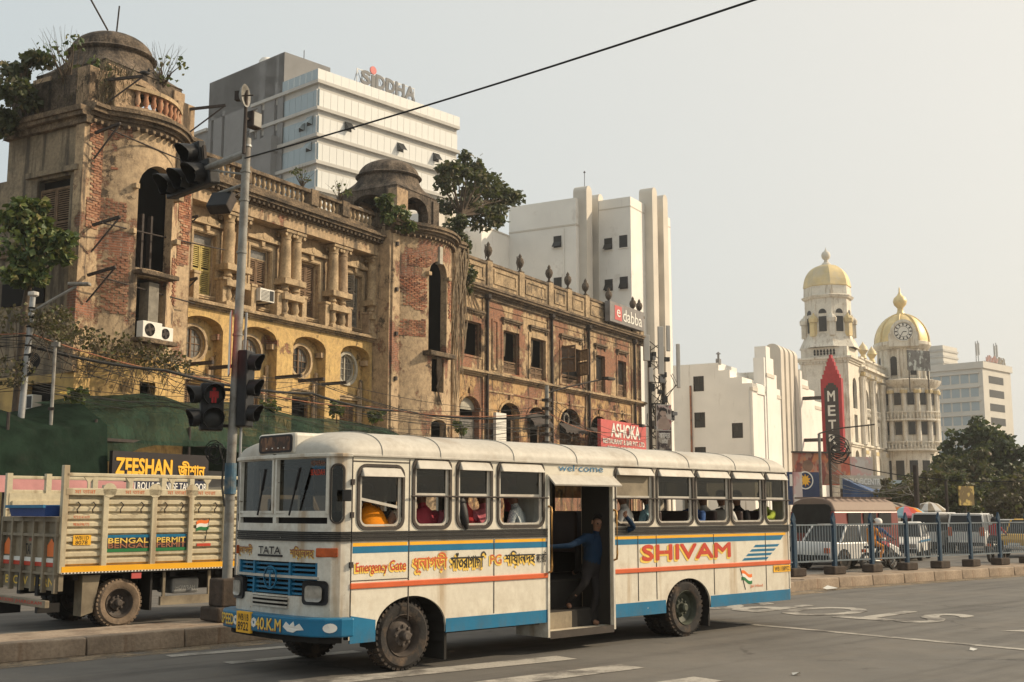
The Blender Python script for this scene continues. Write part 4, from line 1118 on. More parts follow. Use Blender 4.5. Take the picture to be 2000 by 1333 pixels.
for u in (23.4, 31.6, 37.1, 44.9):
    MB().box(u - .32, u + .32, -.09, .02, 0, 14.45).build('pilaster', M['wing_pl'], OB, bevel=.02)
    MB().tube([(u, -.2, 14.9), (u, -.2, 4.0)], .09, 8).build('drain_pipe', M['iron'], OB, smooth=60)
    MB().lathe([(.09, 14.3), (.24, 14.5), (.24, 14.7)], (u, -.2, 0), 8).build('rain_head', M['iron'], OB)
MB().tube([(19.2, -.15, 15), (19.15, -.15, 4.0)], .08, 8).build('drain_pipe', M['iron'], OB)
for a, b in ((19.9, 20.5), (24.2, 24.9), (45.5, 46.3), (36.4, 36.8)):
    fr = MB(); ringframe(fr, [(a, 10.3), (b, 10.3), (b, 13.4), (a, 13.4)], [(a + .12, 10.45), (b - .12, 10.45), (b - .12, 13.25), (a + .12, 13.25)], -.06, .02); fr.build('sunk_panel', M['wing_pl'], OB)
for a, b in zip([23.8, 32.0, 37.5], [31.2, 36.7, 44.5]): MB().box(a, b, -.05, .02, 8.95, 9.05).box(a, b, -.05, .02, 14.05, 14.13).build('band_course', M['wing_pl'], OB)
MB().box(W1 - .05, W1, 0, 14, 0, 16.6).build('end_wall', M['side_pl'], OB)
MB().box(W0, W1, 2.5, 2.55, 0, 15).build('dark_backing', M['dark'], OB)

# ================================================================ GLASS OFFICE BLOCK BEHIND
SA = rad(47.892)
SB = thing('office_block', 'tall office block with white banded glazing, grey concrete wing and roof lettering', 'building', (-22.897, 140, 0), SA)
U0, U1, V1 = -1.45, 23.4, 7.2
MB().box(U0 + .6, U1 - .6, .6, 24, 0, 54.2).build('core', M['conc'], SB)
MB().box(U0 + .1, U1, .1, 12, 54.3, 54.5).build('roof', M['conc'], SB)
pane_s = pane_l = pane_r = None
ZK = [54.55 - 3.42 * k for k in range(8)]
for k, z in enumerate(ZK):
    MB().box(U0, U1, 0, 14, z - .42, z).build('floor_band', M['conc_l'], SB)
    MB().box(U0 + .45, U1 - .2, .45, 13.5, z - 1.15, z - .42).build('recessed_band', M['conc_l'], SB)
    n = 22; w = (U1 - U0 - .25) / n
    if k > 5: continue
    for i in range(n):
        skip = (k, i) in ((1, 4), (2, 12), (2, 17), (1, 4))
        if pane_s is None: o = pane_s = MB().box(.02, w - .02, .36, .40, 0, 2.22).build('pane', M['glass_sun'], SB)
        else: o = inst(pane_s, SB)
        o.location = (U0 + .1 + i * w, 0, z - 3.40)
    n2 = 6; w2 = V1 / n2
    for i in range(n2):
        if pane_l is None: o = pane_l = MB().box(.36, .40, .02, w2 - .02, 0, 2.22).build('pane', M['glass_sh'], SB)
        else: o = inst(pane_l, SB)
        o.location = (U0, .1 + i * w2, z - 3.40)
for i in range(20):
    w = (U1 - U0) / 20
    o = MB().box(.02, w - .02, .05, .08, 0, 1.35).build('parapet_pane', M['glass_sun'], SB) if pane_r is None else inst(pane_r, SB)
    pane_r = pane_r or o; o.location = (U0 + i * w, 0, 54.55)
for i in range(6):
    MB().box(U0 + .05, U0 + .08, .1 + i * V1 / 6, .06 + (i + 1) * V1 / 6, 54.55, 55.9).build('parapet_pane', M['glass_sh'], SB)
def hopper(u, z, w=1.1, h=1.15, left=False):
    m = MB()
    if not left:
        MB().box(u, u + w, .33, .355, z - h, z).build('dark_plate', M['dark'], SB)  # black plate over the pane, shade of the opening put into its colour
        m.add([(u, .3, z), (u + w, .3, z), (u + w, -.45, z - h * .9), (u, -.45, z - h * .9)], [(0, 1, 2, 3)])
        m.add([(u, .3, z), (u, -.45, z - h * .9), (u, .3, z - h)], [(0, 1, 2)]); 
    else:
        MB().box(U0 + .33, U0 + .355, u, u + w, z - h, z).build('dark_plate', M['dark'], SB)
        m.add([(U0 + .3, u, z), (U0 + .3, u + w, z), (U0 - .45, u + w, z - h * .9), (U0 - .45, u, z - h * .9)], [(0, 1, 2, 3)])
        m.add([(U0 + .3, u, z), (U0 - .45, u, z - h * .9), (U0 + .3, u, z - h)], [(0, 1, 2)])
    m.build('open_window', M['glass_sh'] if left else M['dkglass'], SB)
hopper(3.2, 50.3); hopper(12.1, 49.9 - .2); hopper(18.6, 46.5 + 3.3); hopper(1.3, 50.2, left=True); hopper(2.9, 49.8, left=True); hopper(1.4, 46.9, left=True)
# concrete wing
cw = MB(); cw.P = lambda u, y, z: (U0 + .2 + y, u, z)
slots = [rect(8.4, 9.05, 44, 56.3, d=.8), rect(11.2, 12.0, 44, 56.0, d=.8), rect(20.1, 20.7, 45, 55.3, d=.8), rect(22.7, 23.3, 44, 55.0, d=.8), rect(12.7, 15.4, 49.6, 53.8, d=1.2)]
wall(cw, 7.2, 24.0, 0, 59.9, slots, 0, depth=.8); cw.build('concrete_wall', M['conc'], SB)
for a, b, lo, hi in ((8.4, 9.05, 44, 56.3), (11.2, 12.0, 44, 56.0), (20.1, 20.7, 45, 55.3), (22.7, 23.3, 44, 55)):
    MB().box(U0 + .8, U0 + .85, a, b, lo, hi).build('slit_window', M['glass_sh'], SB)
MB().box(U0 + 1.35, U0 + 1.4, 12.7, 15.4, 49.6, 53.8).build('dark_plate', M['dark'], SB)
MB().box(U0 - .9, U0 + .3, 8.0, 14.4, 46.9, 48.9).build('balcony', M['conc'], SB)
rl = MB()
for i in range(9): rl.box(U0 + .1, U0 + .16, 12.7 + i * .33, 12.74 + i * .33, 49.6, 51.0)
rl.box(U0 + .08, U0 + .18, 12.7, 15.4, 51.0, 51.08); rl.build('balcony_railing', M['iron'], SB)
MB().box(U0 - .7, U0 + .25, 8.3, 12.5, 40, 46.9).build('lift_bay', M['conc'], SB)
MB().box(U0 + .2, 6.2, 7.2, 24, 54.5, 60.0).build('roof_block', M['conc'], SB)
MB().box(U0 + .25, 14, 24.0, 40, 0, 53.2).build('rear_wing', M['conc'], SB)
MB().box(U0 - .1, 14, 24.0, 40.2, 53.2, 53.6).build('rear_wing_band', M['conc_l'], SB)
MB().lathe([(1.0, 59.9), (1.0, 61.3), (.7, 61.7), (.001, 61.8)], (1.2, 14.5, 0), 16).build('water_tank', M['wpaint'], SB, smooth=40)
MB().tube([(3.2, 9, 60), (3.2, 9, 62)], .05, 6).tube([(2.4, 20, 60), (2.4, 20, 61.2)], .05, 6).build('roof_mast', M['iron'], SB)
SGN = thing('roof_sign', 'grey SIDDHA letters on a steel lattice with a red disc on the i', 'sign', tuple(SB.matrix_world @ Vector((0, 0, 0))), SA)
SGN.matrix_world = Matrix.Translation((-22.897, 140, 0)) @ Matrix.Rotation(SA, 4, 'Z')
f = MB()
for z in (55.2, 57.2, 59.2): f.bar((7.4, 3.2, z), (17.6, 3.2, z), .07)
for i in range(12):
    u = 7.4 + i * 10.2 / 11; f.bar((u, 3.2, 54.5), (u, 3.2, 59.3), .07); f.bar((u, 5.0, 54.5), (u, 3.2, 58.9), .06)
    if i < 11: f.bar((u, 3.2, 57.2 if i % 2 else 59.2), (u + .93, 3.2, 59.2 if i % 2 else 57.2), .05)
f.build('lattice', M['steel'], SGN)
SL_ = M['conc']
x = 7.9
for chs, w in (('S', 1.5), ('I', .55), ('D', 1.5), ('D', 1.5), ('H', 1.5), ('A', 1.7)):
    text('letter', chs, SGN, M['conc'], (x, x + w, 57.35, 59.1 if chs != 'I' else 58.8), lambda a, b, c: (a, 2.95 - c * 60, b), off=.05); x += w + .25
MB().lathe([(.001, 0), (.55, 0), (.55, .15), (.001, .15)], (9.95, 2.85, 59.6), 20, 'y').build('red_disc', M['signred'], SGN)

# ================================================================ CREAM TOWER WITH ROUNDED FINS
WT = thing('white_tower', 'tall cream block with paired rounded art deco fins and small steel windows', 'building', (10.981, 105, 0), BA)
def wtwin(parent, side, a, b, lo, hi, at, opened=True):
    """small steel window set in a wall; side 'l' = wall facing -x at x=at, 'f' = wall facing -y at y=at"""
    Tm = Matrix.Translation((at, 0, 0)) @ Matrix(((0, 1, 0, 0), (1, 0, 0, 0), (0, 0, 1, 0), (0, 0, 0, 1))) if side == 'l' else Matrix.Translation((0, at, 0))
    m = MB(); m.T = Tm; ringframe(m, [(a, lo), (b, lo), (b, hi), (a, hi)], [(a + .05, lo + .05), (b - .05, lo + .05), (b - .05, hi - .05), (a + .05, hi - .05)], -.03, .10)
    m.box((a + b) / 2 - .02, (a + b) / 2 + .02, -.01, .08, lo, hi).box(a, b, -.01, .08, lo + (hi - lo) * .55, lo + (hi - lo) * .58)
    w = m.build('window', M['iron'], parent)
    g = MB(); g.T = Tm; g.box(a + .05, b - .05, -.015, .02, lo + .05, hi - .05); g.build('pane', M['dkglass'], w)
    if opened:
        s = MB(); s.T = Tm; zt = lo + (hi - lo) * .5; s.add([(a, -.04, zt), (b, -.04, zt), (b, -.4, lo + .05), (a, -.4, lo + .05)], [(0, 1, 2, 3)]); s.add([(a, -.41, lo + .05), (a, -.05, zt), (a + .04, -.05, zt), (a + .04, -.41, lo + .05)], [(0, 1, 2, 3)])
        s.add([(b, -.41, lo + .05), (b, -.05, zt), (b - .04, -.05, zt), (b - .04, -.41, lo + .05)], [(0, 1, 2, 3)]); s.build('open_sash', M['dkglass'], w)
    sl = MB(); sl.T = Tm; sl.box(a - .08, b + .08, -.08, .02, lo - .08, lo); sl.build('sill', M['wpaint'], w)
def fin(parent, u, w, y0, d, ztop):
    """rounded-top upright fin with stepped edges"""
    m = MB(); r = w / 2; n = 10
    poly = [(u, 0)] + [(u + r - r * cos(pi * i / n), ztop - r + r * sin(pi * i / n)) for i in range(n + 1)] + [(u + w, 0)]
    m.prism(poly, y0 - d, y0 + .6); o = m.build('fin', M['tanfin'], parent)
    for k in (1, 2):
        e = .14 * k; g = MB(); rr = r - .0
        poly = [(u + .1, 0)] + [(u + r - (r - .1) * cos(pi * i / n), ztop - .12 * k - r + (r - .1) * sin(pi * i / n)) for i in range(n + 1)] + [(u + w - .1, 0)]
        g.prism([(x + .16 * k, z) for x, z in poly], y0 - d + .22 * k, y0 + .5 - .01 * k); g.build('fin_edge', M['wpaint'], o)
MB().box(-.35, 9.2, 0, 4.5, 0, 29.4).build('front_block', M['wpaint'], WT)
MB().box(-.38, 9.23, -.03, 4.5, 29.4, 29.5).build('ledge_line', M['tanfin'], WT)
MB().box(-.35, 9.2, 0, 4.5, 29.5, 30.35).build('roof_parapet', M['wpaint'], WT)
for u in (2.9, 5.5): fin(WT, u, 1.15, -.05, .75, 32.0 if u < 5 else 31.9)
MB().box(4.35, 5.45, -.03, .2, 0, 29.0).build('recess', M['wpaint'], WT)
for k in range(7): MB().box(4.45, 5.4, -.06, .0, 2 + k * 3.9, 4.6 + k * 3.9).build('strip_window', M['dkglass'], WT)
MB().box(-3.45, 14, 4.0, 11.0, 0, 27.6).build('middle_block', M['wpaint'], WT)
MB().box(-3.5, 14, 3.95, 11.0, 27.5, 27.65).build('ledge_line', M['tanfin'], WT)
MB().box(-3.45, 14, 4.0, 11.0, 27.65, 30.05).build('roof_parapet', M['wpaint'], WT)
for u in (-2.9, -.45): fin(WT, u, 1.15, 3.95, .75, 31.3 if u < -1 else 31.1)
MB().box(-1.7, -.5, 3.93, 4.1, 0, 28.6).build('recess', M['wpaint'], WT)
for k in range(7): MB().box(-1.65, -.55, 3.90, 3.95, 1.2 + k * 4.0, 4.2 + k * 4.0).build('strip_window', M['dkglass'], WT)
for z in (26.7, 22.85, 19.0, 15.1):
    wtwin(WT, 'l', 1.86, 2.66, z - 1.1, z, -.35); wtwin(WT, 'l', .35, 1.15, z - 1.05, z + .1, -.35, z < 23)
    wtwin(WT, 'l', 5.5, 6.3, z - 1.1, z, -3.45, z > 26)
MB().tube([(-3.55, 5.25, 0), (-3.55, 5.25, 27.4)], .05, 6).build('rain_pipe', M['wpaint'], WT)
MB().tube([(.4, 5, 30), (.4, 5, 33.5)], .03, 6).lathe([(.12, 33.5), (.001, 33.7)], (.4, 5, 0), 8).build('lightning_rod', M['iron'], WT)
MB().box(-8.4, 0, 11, 20, 0, 27.3).build('rear_block', M['wpaint'], WT)
MB().box(-8.45, 0, 10.95, 20, 27.2, 27.35).build('ledge_line', M['tanfin'], WT)
MB().box(-16, -8.4, 12.5, 20, 0, 26.9).build('rear_block', M['wpaint'], WT)
wtwin(WT, 'f', -10.2, -9.2, 25.0, 26.2, 12.5, False)
fin(WT, -12.5, .9, 12.45, .7, 28.6); fin(WT, -14.2, .9, 12.45, .7, 28.6)

# ================================================================ CINEMA
MC = thing('cinema_building', 'white art deco cinema with stepped parapets and rounded central ribs', 'building', (25.716, 125, 0), BA)
lw = MB(); lw.P = lambda u, y, z: (-.35 + y, u, z)
wl_ = [(5.4, 6.6, 14.75, 16.4), (5.35, 6.57, 10.8, 12.45), (1.15, 2.35, 9.55, 11.15), (5.35, 6.6, 7.0, 8.7)]
for a, b, z in ((0, 1.1, 15.36), (1.1, 2.45, 16.06), (2.45, 3.7, 16.9), (3.7, 12, 17.75)):
    wall(lw, a, b, 0, z, [rect(p, q, l, h, d=.2) for p, q, l, h in wl_ if a <= p < b and q <= b], 0, depth=.2)
    if a <= .73 < b: pass
    lw.add([(a, 0, z), (b, 0, z), (b, 6, z), (a, 6, z)], [(0, 1, 2, 3)]); lw.add([(a, 0, z - 1.0), (a, 6, z - 1.0), (a, 6, z), (a, 0, z)], [(0, 1, 2, 3)])
lw.build('side_wall', M['wpaint2'], MC)
for p, q, l, h in wl_:
    Tm = Matrix.Translation((-.35, 0, 0)) @ Matrix(((0, 1, 0, 0), (1, 0, 0, 0), (0, 0, 1, 0), (0, 0, 0, 1)))
    m = MB(); m.T = Tm; ringframe(m, [(p, l), (q, l), (q, h), (p, h)], [(p + .07, l + .07), (q - .07, l + .07), (q - .07, h - .07), (p + .07, h - .07)], -.02, .15)
    m.box((p + q) / 2 - .03, (p + q) / 2 + .03, 0, .12, (l + h) / 2, h).box(p, q, 0, .12, (l + h) / 2 - .03, (l + h) / 2 + .03); w = m.build('window', M['iron'] if p > 1 else M['steel'], MC)
    g = MB(); g.T = Tm; g.box(p, q, .1, .13, l, h); g.build('pane', M['dkglass'], w)
MB().tube([(-.5, 6.9, 0), (-.5, 6.9, 15.4)], .12, 8).build('red_drain_pipe', M['brickA'], MC)
MB().tube([(-.45, .35, 6), (-.45, .35, 14.9)], .05, 6).build('white_drain_pipe', M['wpaint2'], MC)
MB().box(.3, 28, 5.2, 14, 0, 16.6).build('hall', M['wpaint2'], MC)
MB().prism([(3, 17.5), (9, 18.4), (15, 17.5)], 12, 16).build('rear_gable', M['ivory'], MC)
MB().box(-.3, .3, 3.6, 4.0, 17.6, 18.2).lathe([(.12, 18.1), (.12, 18.7), (.3, 18.75), (.001, 19.0)], (0, 3.8, 0), 8).build('chimney', M['conc'], MC)
# front: stepped piers and rounded ribs
def pier(a, b, z, y0=0, yb=5.2, band=None):
    MB().box(a, b, y0, yb, 0, z).build('stepped_pier', M['wpaint2'], MC)
    if band: MB().box(a - .04, b + .04, y0 - .08, y0 + .3, band, band + .4).build('carved_band', M['tanfin'], MC)
pier(-.34, 1.3, 15.36, 0, .9, 14.55); pier(1.35, 3.9, 15.5, .12, 4, 14.6)
pier(3.92, 4.4, 18.6, -.0, 1.2); pier(4.42, 5.9, 19.9, -.1, 1.2, 16.5); pier(5.92, 7.2, 18.7, -.05, 1.2, 16.5); pier(7.22, 8.4, 17.0, 0, 1.2); pier(8.42, 9.85, 15.5, .05, 1.2, 14.4)
pier(17.42, 18.2, 18.5, -.1, 3.0); pier(18.22, 21.1, 17.6, 0, 4, 16.5); pier(21.12, 24, 16.6, .05, 4); pier(24.02, 30.5, 15.4, .1, 5, 14.4)
MB().box(9.9, 17.35, .4, 1.8, 0, 19.8).build('rib_backing', M['tanfin'], MC)
for i in range(4):
    a = 9.92 + i * 1.86; m = MB(); n = 12; d = 2.0
    prof = [(-.1, 0), (-.1, 19.9)] + [(-.1 + d / 2 - d / 2 * cos(pi * k / n), 19.9 + d / 2 * sin(pi * k / n)) for k in range(1, n)] + [(1.9, 19.9), (1.9, 0)]
    m.sweep(prof, a, a + 1.15); o = m.build('rounded_rib', M['tanfin'], MC)
    prof2 = [(y + .12, z - .12) for y, z in prof]
    MB().sweep(prof2, a + 1.15, a + 1.4).build('rib_edge', M['wpaint2'], o)
    MB().sweep([(y + .35, z - .3) for y, z in prof], a + 1.4, a + 1.85).build('rib_groove', M['tanfin'], o)
    MB().box(a + 1.42, a + 1.83, .2, .27, 8.5, 12.8).build('slot_window', M['dkglass'], o)
b = MB()
for i in range(16):
    b.lathe([(.10, 0), (.16, .18), (.10, .36), (.16, .54), (.10, .72)], (-.12, -1.0 + i * .27 + 1.2, 16.75), 6)
b.box(-.3, .06, .1, 4.4, 17.45, 17.6); 
rb = MB()
for i in range(20):
    rb.lathe([(.12, 16.7), (.2, 16.9), (.11, 17.1), (.2, 17.3), (.12, 17.5)], (4 + i * .5, 5.4, 0), 6)
rb.box(3.7, 14.2, 5.2, 5.6, 17.5, 17.7); rb.build('roof_balustrade', M['ivory'], MC)
# the blade sign
BS = thing('cinema_sign', 'tall stepped red and black METRO blade sign with white letters', 'sign'); BS.matrix_world = Matrix.Translation((25.716, 125, 0)) @ Matrix.Rotation(BA, 4, 'Z')
sx = 18.0
bsP = lambda a, b, c: (sx - c, -2.2 - 2.45 * (a - 0), b)
yL, yR = -2.35, -4.85     # yL is nearer the building
def step_poly(w, zb, tops):
    pts = [(-w, zb)]; 
    for x, z in tops: pts += [(-x, z)]
    return pts
st = [(1.0, 17.4), (1.0, 17.9), (.8, 17.9), (.8, 18.4), (.62, 18.4), (.62, 18.9), (.45, 18.9), (.45, 19.4), (.3, 19.4), (.3, 19.8), (.13, 19.8), (.13, 20.25)]
poly = [(-1.22, 8.0), (-1.22, 17.4)] + [(-x, z) for x, z in st] + [(x, z) for x, z in st[::-1]] + [(1.22, 17.4), (1.22, 8.0)]
bm_ = MB(); bm_.P = lambda x, y, z: (sx + y, -3.6 - x, z)
bm_.prism(poly, 0, .9); bm_.build('red_panel', M['metrored'], BS)
pd = [(-.82, 8.05), (-.82, 16.3), (-.6, 16.3), (-.6, 16.6), (-.35, 16.6), (-.35, 16.85), (.35, 16.85), (.35, 16.6), (.6, 16.6), (.6, 16.3), (.82, 16.3), (.82, 8.05)]
bm_ = MB(); bm_.P = lambda x, y, z: (sx + y, -3.6 - x, z)
bm_.prism(pd, -.06, .02); bm_.build('black_panel', M['metrodk'], BS)
for i, ch in enumerate('METRO'):
    z1 = 15.9 - i * 1.72
    text('letter', ch, BS, M['letterw'], (-.42, .42, z1 - 1.2, z1), lambda a, b, c: (sx - .065 - c * 20, -3.6 - a, b), off=.02)
MB().box(sx + .2, sx + .6, -2.4, .2, 10, 10.4).box(sx + .2, sx + .6, -2.4, .2, 15, 15.4).build('bracket', M['metrodk'], BS)

# ================================================================ DOMED IVORY BUILDING
DB = thing('domed_building', 'ivory baroque corner building with gold domes, clock turret and tall arcades', 'building', (43.125, 150, 0), BA)
tw = MB()
wall(tw, 0, 6, 0, 21.2, [arch(1.9, 4.1, 4.6, 8.6, 1.0, 10, d=.5), rect(2.2, 3.9, 10.6, 14.2, d=.4), arch(1.9, 4.1, 15.0, 18.0, 1.0, 10, d=.4)], 0)
tw.build('tower_wall', M['ivory'], DB)
tl = MB(); tl.P = lambda u, y, z: (y, u, z); wall(tl, 0, 6.2, 0, 21.2, [arch(1.8, 4.4, 13.0, 16.5, 1.2, 10, d=.15)], 0, depth=.15); tl.build('tower_wall', M['ivory'], DB)
MB().box(.3, 5.8, .6, 6, 0, 21).build('dark_backing', M['dkglass'], DB)
MB().box(-.02, .14, 1.7, 4.5, 12, 18).build('blind_arch', M['ivory'], DB)
def ring_cornice(x0, x1, y0, y1, z, steps, mat, parent, name='cornice'):
    for o, a, b in steps: MB().box(x0 - o, x1 + o, y0 - o, y1 + o, z + a, z + b).build(name, mat, parent)
ring_cornice(0, 6, 0, 6.2, 20.8, [(.15, 0, .25), (.35, .25, .5), (.6, .5, .75)], M['ivory'], DB)
ring_cornice(0, 6, 0, 6.2, 10.0, [(.15, 0, .25), (.3, .25, .45)], M['ivory'], DB)
for i in range(14): MB().box(-.32, -.05, .25 + i * .43, .42 + i * .43, 20.75, 21.05).build('bracket', M['ivory'], DB)
for y in (.2, 5.6): MB().box(-.14, .1, y, y + .5, 0, 20.7).build('pilaster', M['ivory'], DB)
MB().box(.1, 5.9, .1, 6.1, 21.5, 22.9).build('attic', M['ivory'], DB)
for i in range(7): MB().lathe([(.08, 21.85), (.17, 22.1), (.05, 22.2), (.17, 22.3), (.08, 22.6)], (.08, 1.75 + i * .42, 0), 6).build('pierced_panel', M['dkglass'], DB)
TC = (3.0, 3.1)
MB().lathe([(3.9, 22.9), (3.1, 24.6), (3.0, 24.7)], (*TC, 0), 8, a0=pi / 8, a1=pi / 8 + 2 * pi).build('tower_skirt', M['ivory'], DB)
oc = MB().lathe([(3.0, 24.5), (3.0, 29.4), (3.25, 29.5), (3.45, 29.8), (3.1, 29.95), (3.05, 31.2)], (*TC, 0), 8, a0=pi / 8, a1=pi / 8 + 2 * pi)
oc.build('octagon_stage', M['ivory'], DB)
for k in range(8):
    T = Matrix.Translation((*TC, 0)) @ Matrix.Rotation(k * pi / 4, 4, 'Z')
    if k in (4, 5, 6, 3):
        m = MB(); m.T = T @ Matrix.Translation((2.79, 0, 0)) @ Matrix.Rotation(pi / 2, 4, 'Z')
        m.box(-.5, .5, -.04, .1, 25.0, 27.0); m.prism([(-.5, 27.4)] + [(.5 * cos(pi - pi * i / 8), 27.5 + .5 * sin(pi * i / 8)) for i in range(9)] + [(.5, 27.4)], -.04, .1)
        m.build('tower_opening', M['dkglass'], DB)
    T2 = Matrix.Translation((*TC, 0)) @ Matrix.Rotation(k * pi / 4 + pi / 8, 4, 'Z')
    m = MB(); m.T = T2; m.box(2.75, 3.5, -.35, .35, 24.4, 26.2); m.lathe([(.6, 26.2), (.65, 26.7), (.45, 27.0), (.2, 27.2), (.001, 27.6)], (3.1, 0, 0), 8)
    m.build('corner_buttress', M['goldw'] if k % 2 else M['ivory'], DB)
# faceted gold dome
MB().lathe([(3.05, 31.1), (3.15, 31.2)] + [(3.1 * cos(t) ** .8, 31.2 + 3.1 * sin(t)) for t in [i * 1.45 / 10 for i in range(1, 11)]], (*TC, 0), 8, a0=pi / 8, a1=pi / 8 + 2 * pi).build('gold_dome', M['goldw'], DB)
MB().lathe([(.75, 34.15), (.55, 34.5), (.3, 34.7), (.25, 35.0), (.5, 35.2), (.62, 35.6), (.5, 36.0), (.2, 36.2), (.06, 36.5), (.001, 36.8)], (*TC, 0), 12).build('finial', M['ivory'], DB, smooth=40)
# arcaded front
fr = MB(); F0, F1 = 6.0, 20.5
arc = [(7.4, 11.1), (13.4, 17.2)]
wall(fr, F0, F1, 0, 20.0, [arch(a, b, 14.0, 16.6, 1.5, 12, d=.9) for a, b in arc] + [rect(a + .5, b - .5, 11.0, 13.4, d=.5) for a, b in arc] + [arch(a, b, 4.4, 7.9, 1.4, 12, d=.8) for a, b in arc], .1)
fr.build('front_wall', M['ivory'], DB)
MB().box(F0, F1, 1.2, 1.3, 0, 20).build('dark_backing', M['dkglass'], DB)
MB().sweep(cornice_prof(.1, 19.9, [(.2, 0, .3), (.5, .3, .6), (.9, .6, .9)]), F0, F1).build('cornice', M['ivory'], DB)
MB().sweep(cornice_prof(.1, 10.0, [(.15, 0, .25), (.4, .25, .5)]), F0, F1).build('string_course', M['ivory'], DB)
for i in range(18): MB().box(F0 + .3 + i * .8, F0 + .6 + i * .8, -.6, .1, 19.6, 20.1).build('bracket', M['goldw'] if i % 4 == 0 else M['ivory'], DB)
for u in (6.4, 12.2, 18.3):
    for dx in (-.45, .45): MB().lathe([(.42, 10.5), (.36, 10.8), (.33, 18.9), (.5, 19.4)], (u + dx, -.2, 0), 10).build('column', M['ivory'], DB, smooth=40)
    MB().box(u - .9, u + .9, -.5, .3, 0, 10).build('pier', M['ivory'], DB); MB().box(u - .8, u + .8, -.55, 0, 9.2, 9.7).build('gold_panel', M['goldw'], DB)
bb = MB()
for a, b in arc:
    bb.box(a, b, -.1, .1, 15.3, 15.45)
    for i in range(8): bb.lathe([(.1, 14.3), (.17, 14.6), (.08, 14.9), (.12, 15.3)], (a + .25 + i * (b - a - .5) / 7, 0, 0), 6)
bb.build('balustrade', M['ivory'], DB)
rb = MB().box(F0, F1, -.3, .1, 20.8, 21.1).box(F0, F1, -.3, .1, 21.9, 22.15)
for i in range(26): rb.lathe([(.1, 21.1), (.2, 21.4), (.1, 21.7), (.14, 21.9)], (F0 + .3 + i * .55, -.1, 0), 6)
rb.build('roof_balustrade', M['ivory'], DB)
for u in (8.0, 13.0): MB().lathe([(.5, 22.1), (.3, 22.6), (.7, 23.2), (.5, 23.7), (.1, 24.2), (.001, 24.4)], (u, -.1, 0), 8).build('roof_urn', M['goldw'], DB, smooth=50)
MB().box(0.2, 24, 1.4, 16, 0, 20.2).build('hall', M['ivory'], DB)
# clock turret at the far corner
CT = Matrix.Rotation(-BA, 4, 'Z') @ Matrix.Translation((56.5 - 43.125, 169 - 150, 0))
cx, cy = CT.translation.x, CT.translation.y
va = math.atan2(-cy * 0 - (cy), -cx)     # towards the street
ct = math.atan2(*( (CT.inverted() @ Vector((0,0,0))).yx )) if False else 0
toCam = (Matrix.Rotation(-BA, 4, 'Z') @ Vector((0.10 * -1, -1, 0))); ca0 = math.atan2(toCam.y, toCam.x)
def ringpt(a, r): return (cx + r * cos(ca0 + a), cy + r * sin(ca0 + a))
MB().lathe([(4.3, 0), (4.3, 10.2), (4.7, 10.4), (4.7, 10.8), (4.2, 10.9), (4.2, 19.0), (4.9, 19.6), (5.1, 20.1), (4.2, 20.3)], (cx, cy, 0), 28).build('turret_wall', M['ivory'], DB, smooth=30)
MB().lathe([(3.3, 20.2), (3.3, 24.6), (3.7, 24.9), (4.0, 25.3), (4.0, 25.7), (3.6, 25.9)], (cx, cy, 0), 28).build('clock_drum', M['ivory'], DB, smooth=30)
dm_ = MB(); n = 48; rows = []; K = 14
for i in range(K + 1):
    t = i / K * pi / 2 * .95
    for j in range(n):
        a = 2 * pi * j / n; r = 3.75 * cos(t) * (1 - .035 * (1 if j % 6 == 0 else 0)) ; rows.append((cx + r * cos(a), cy + r * sin(a), 25.8 + 4.3 * sin(t)))
dm_.add(rows, [(i*n+j, i*n+(j+1) % n, (i+1)*n+(j+1) % n, (i+1)*n+j) for i in range(K) for j in range(n)]); dm_.build('gold_dome', M['gold'], DB, smooth=60)
for k in range(8):
    a = k * pi / 4 + .1; MB().tube([(cx + (3.8 * cos(t)) * cos(a), cy + 3.8 * cos(t) * sin(a), 25.8 + 4.35 * sin(t)) for t in [i * 1.48 / 9 for i in range(10)]], .11, 6).build('dome_rib', M['goldw'], DB)
MB().lathe([(.7, 30.0), (.45, 30.5), (.4, 31.0), (.85, 31.5), (1.0, 32.0), (.85, 32.5), (.4, 32.9), (.15, 33.3), (.1, 33.9), (.001, 34.2)], (cx, cy, 0), 16).build('finial', M['gold'], DB, smooth=50)
# clock: gable and dial
Tc = Matrix.Translation((cx, cy, 0)) @ Matrix.Rotation(ca0 - .16 + pi / 2, 4, 'Z')
m = MB(); m.T = Tc; m.prism([(-2.0, 24.9), (-2.0, 26.8)] + [(1.75 * cos(pi - pi * i / 12), 27.0 + 1.75 * sin(pi * i / 12)) for i in range(13)] + [(2.0, 26.8), (2.0, 24.9)], -4.15, -2.5); m.build('clock_gable', M['ivory'], DB)
m = MB(); m.T = Tc; m.lathe([(1.22, -4.15), (1.42, -4.3), (1.42, -4.1)], (0, 0, 27.0), 28, 'y'); m.build('clock_rim', M['ivory'], DB, smooth=40)
m = MB(); m.T = Tc; m.lathe([(.001, -4.18), (1.3, -4.18), (1.3, -4.1)], (0, 0, 27.0), 28, 'y'); dial = m.build('clock_dial', M['letterw'], DB)
m = MB(); m.T = Tc; m.lathe([(1.18, -4.185), (1.18, -4.2), (1.25, -4.2), (1.25, -4.185)], (0, 0, 27), 28, 'y'); m.lathe([(.72, -4.185), (.72, -4.2), (.77, -4.2), (.77, -4.185)], (0, 0, 27), 28, 'y')
for k in range(12):
    a = k * pi / 6; m.bar((.84 * sin(a), -4.2, 27 + .84 * cos(a)), (1.14 * sin(a), -4.2, 27 + 1.14 * cos(a)), .17, .02, (0, 1, 0))
m.build('numeral', M['letterk'], dial)
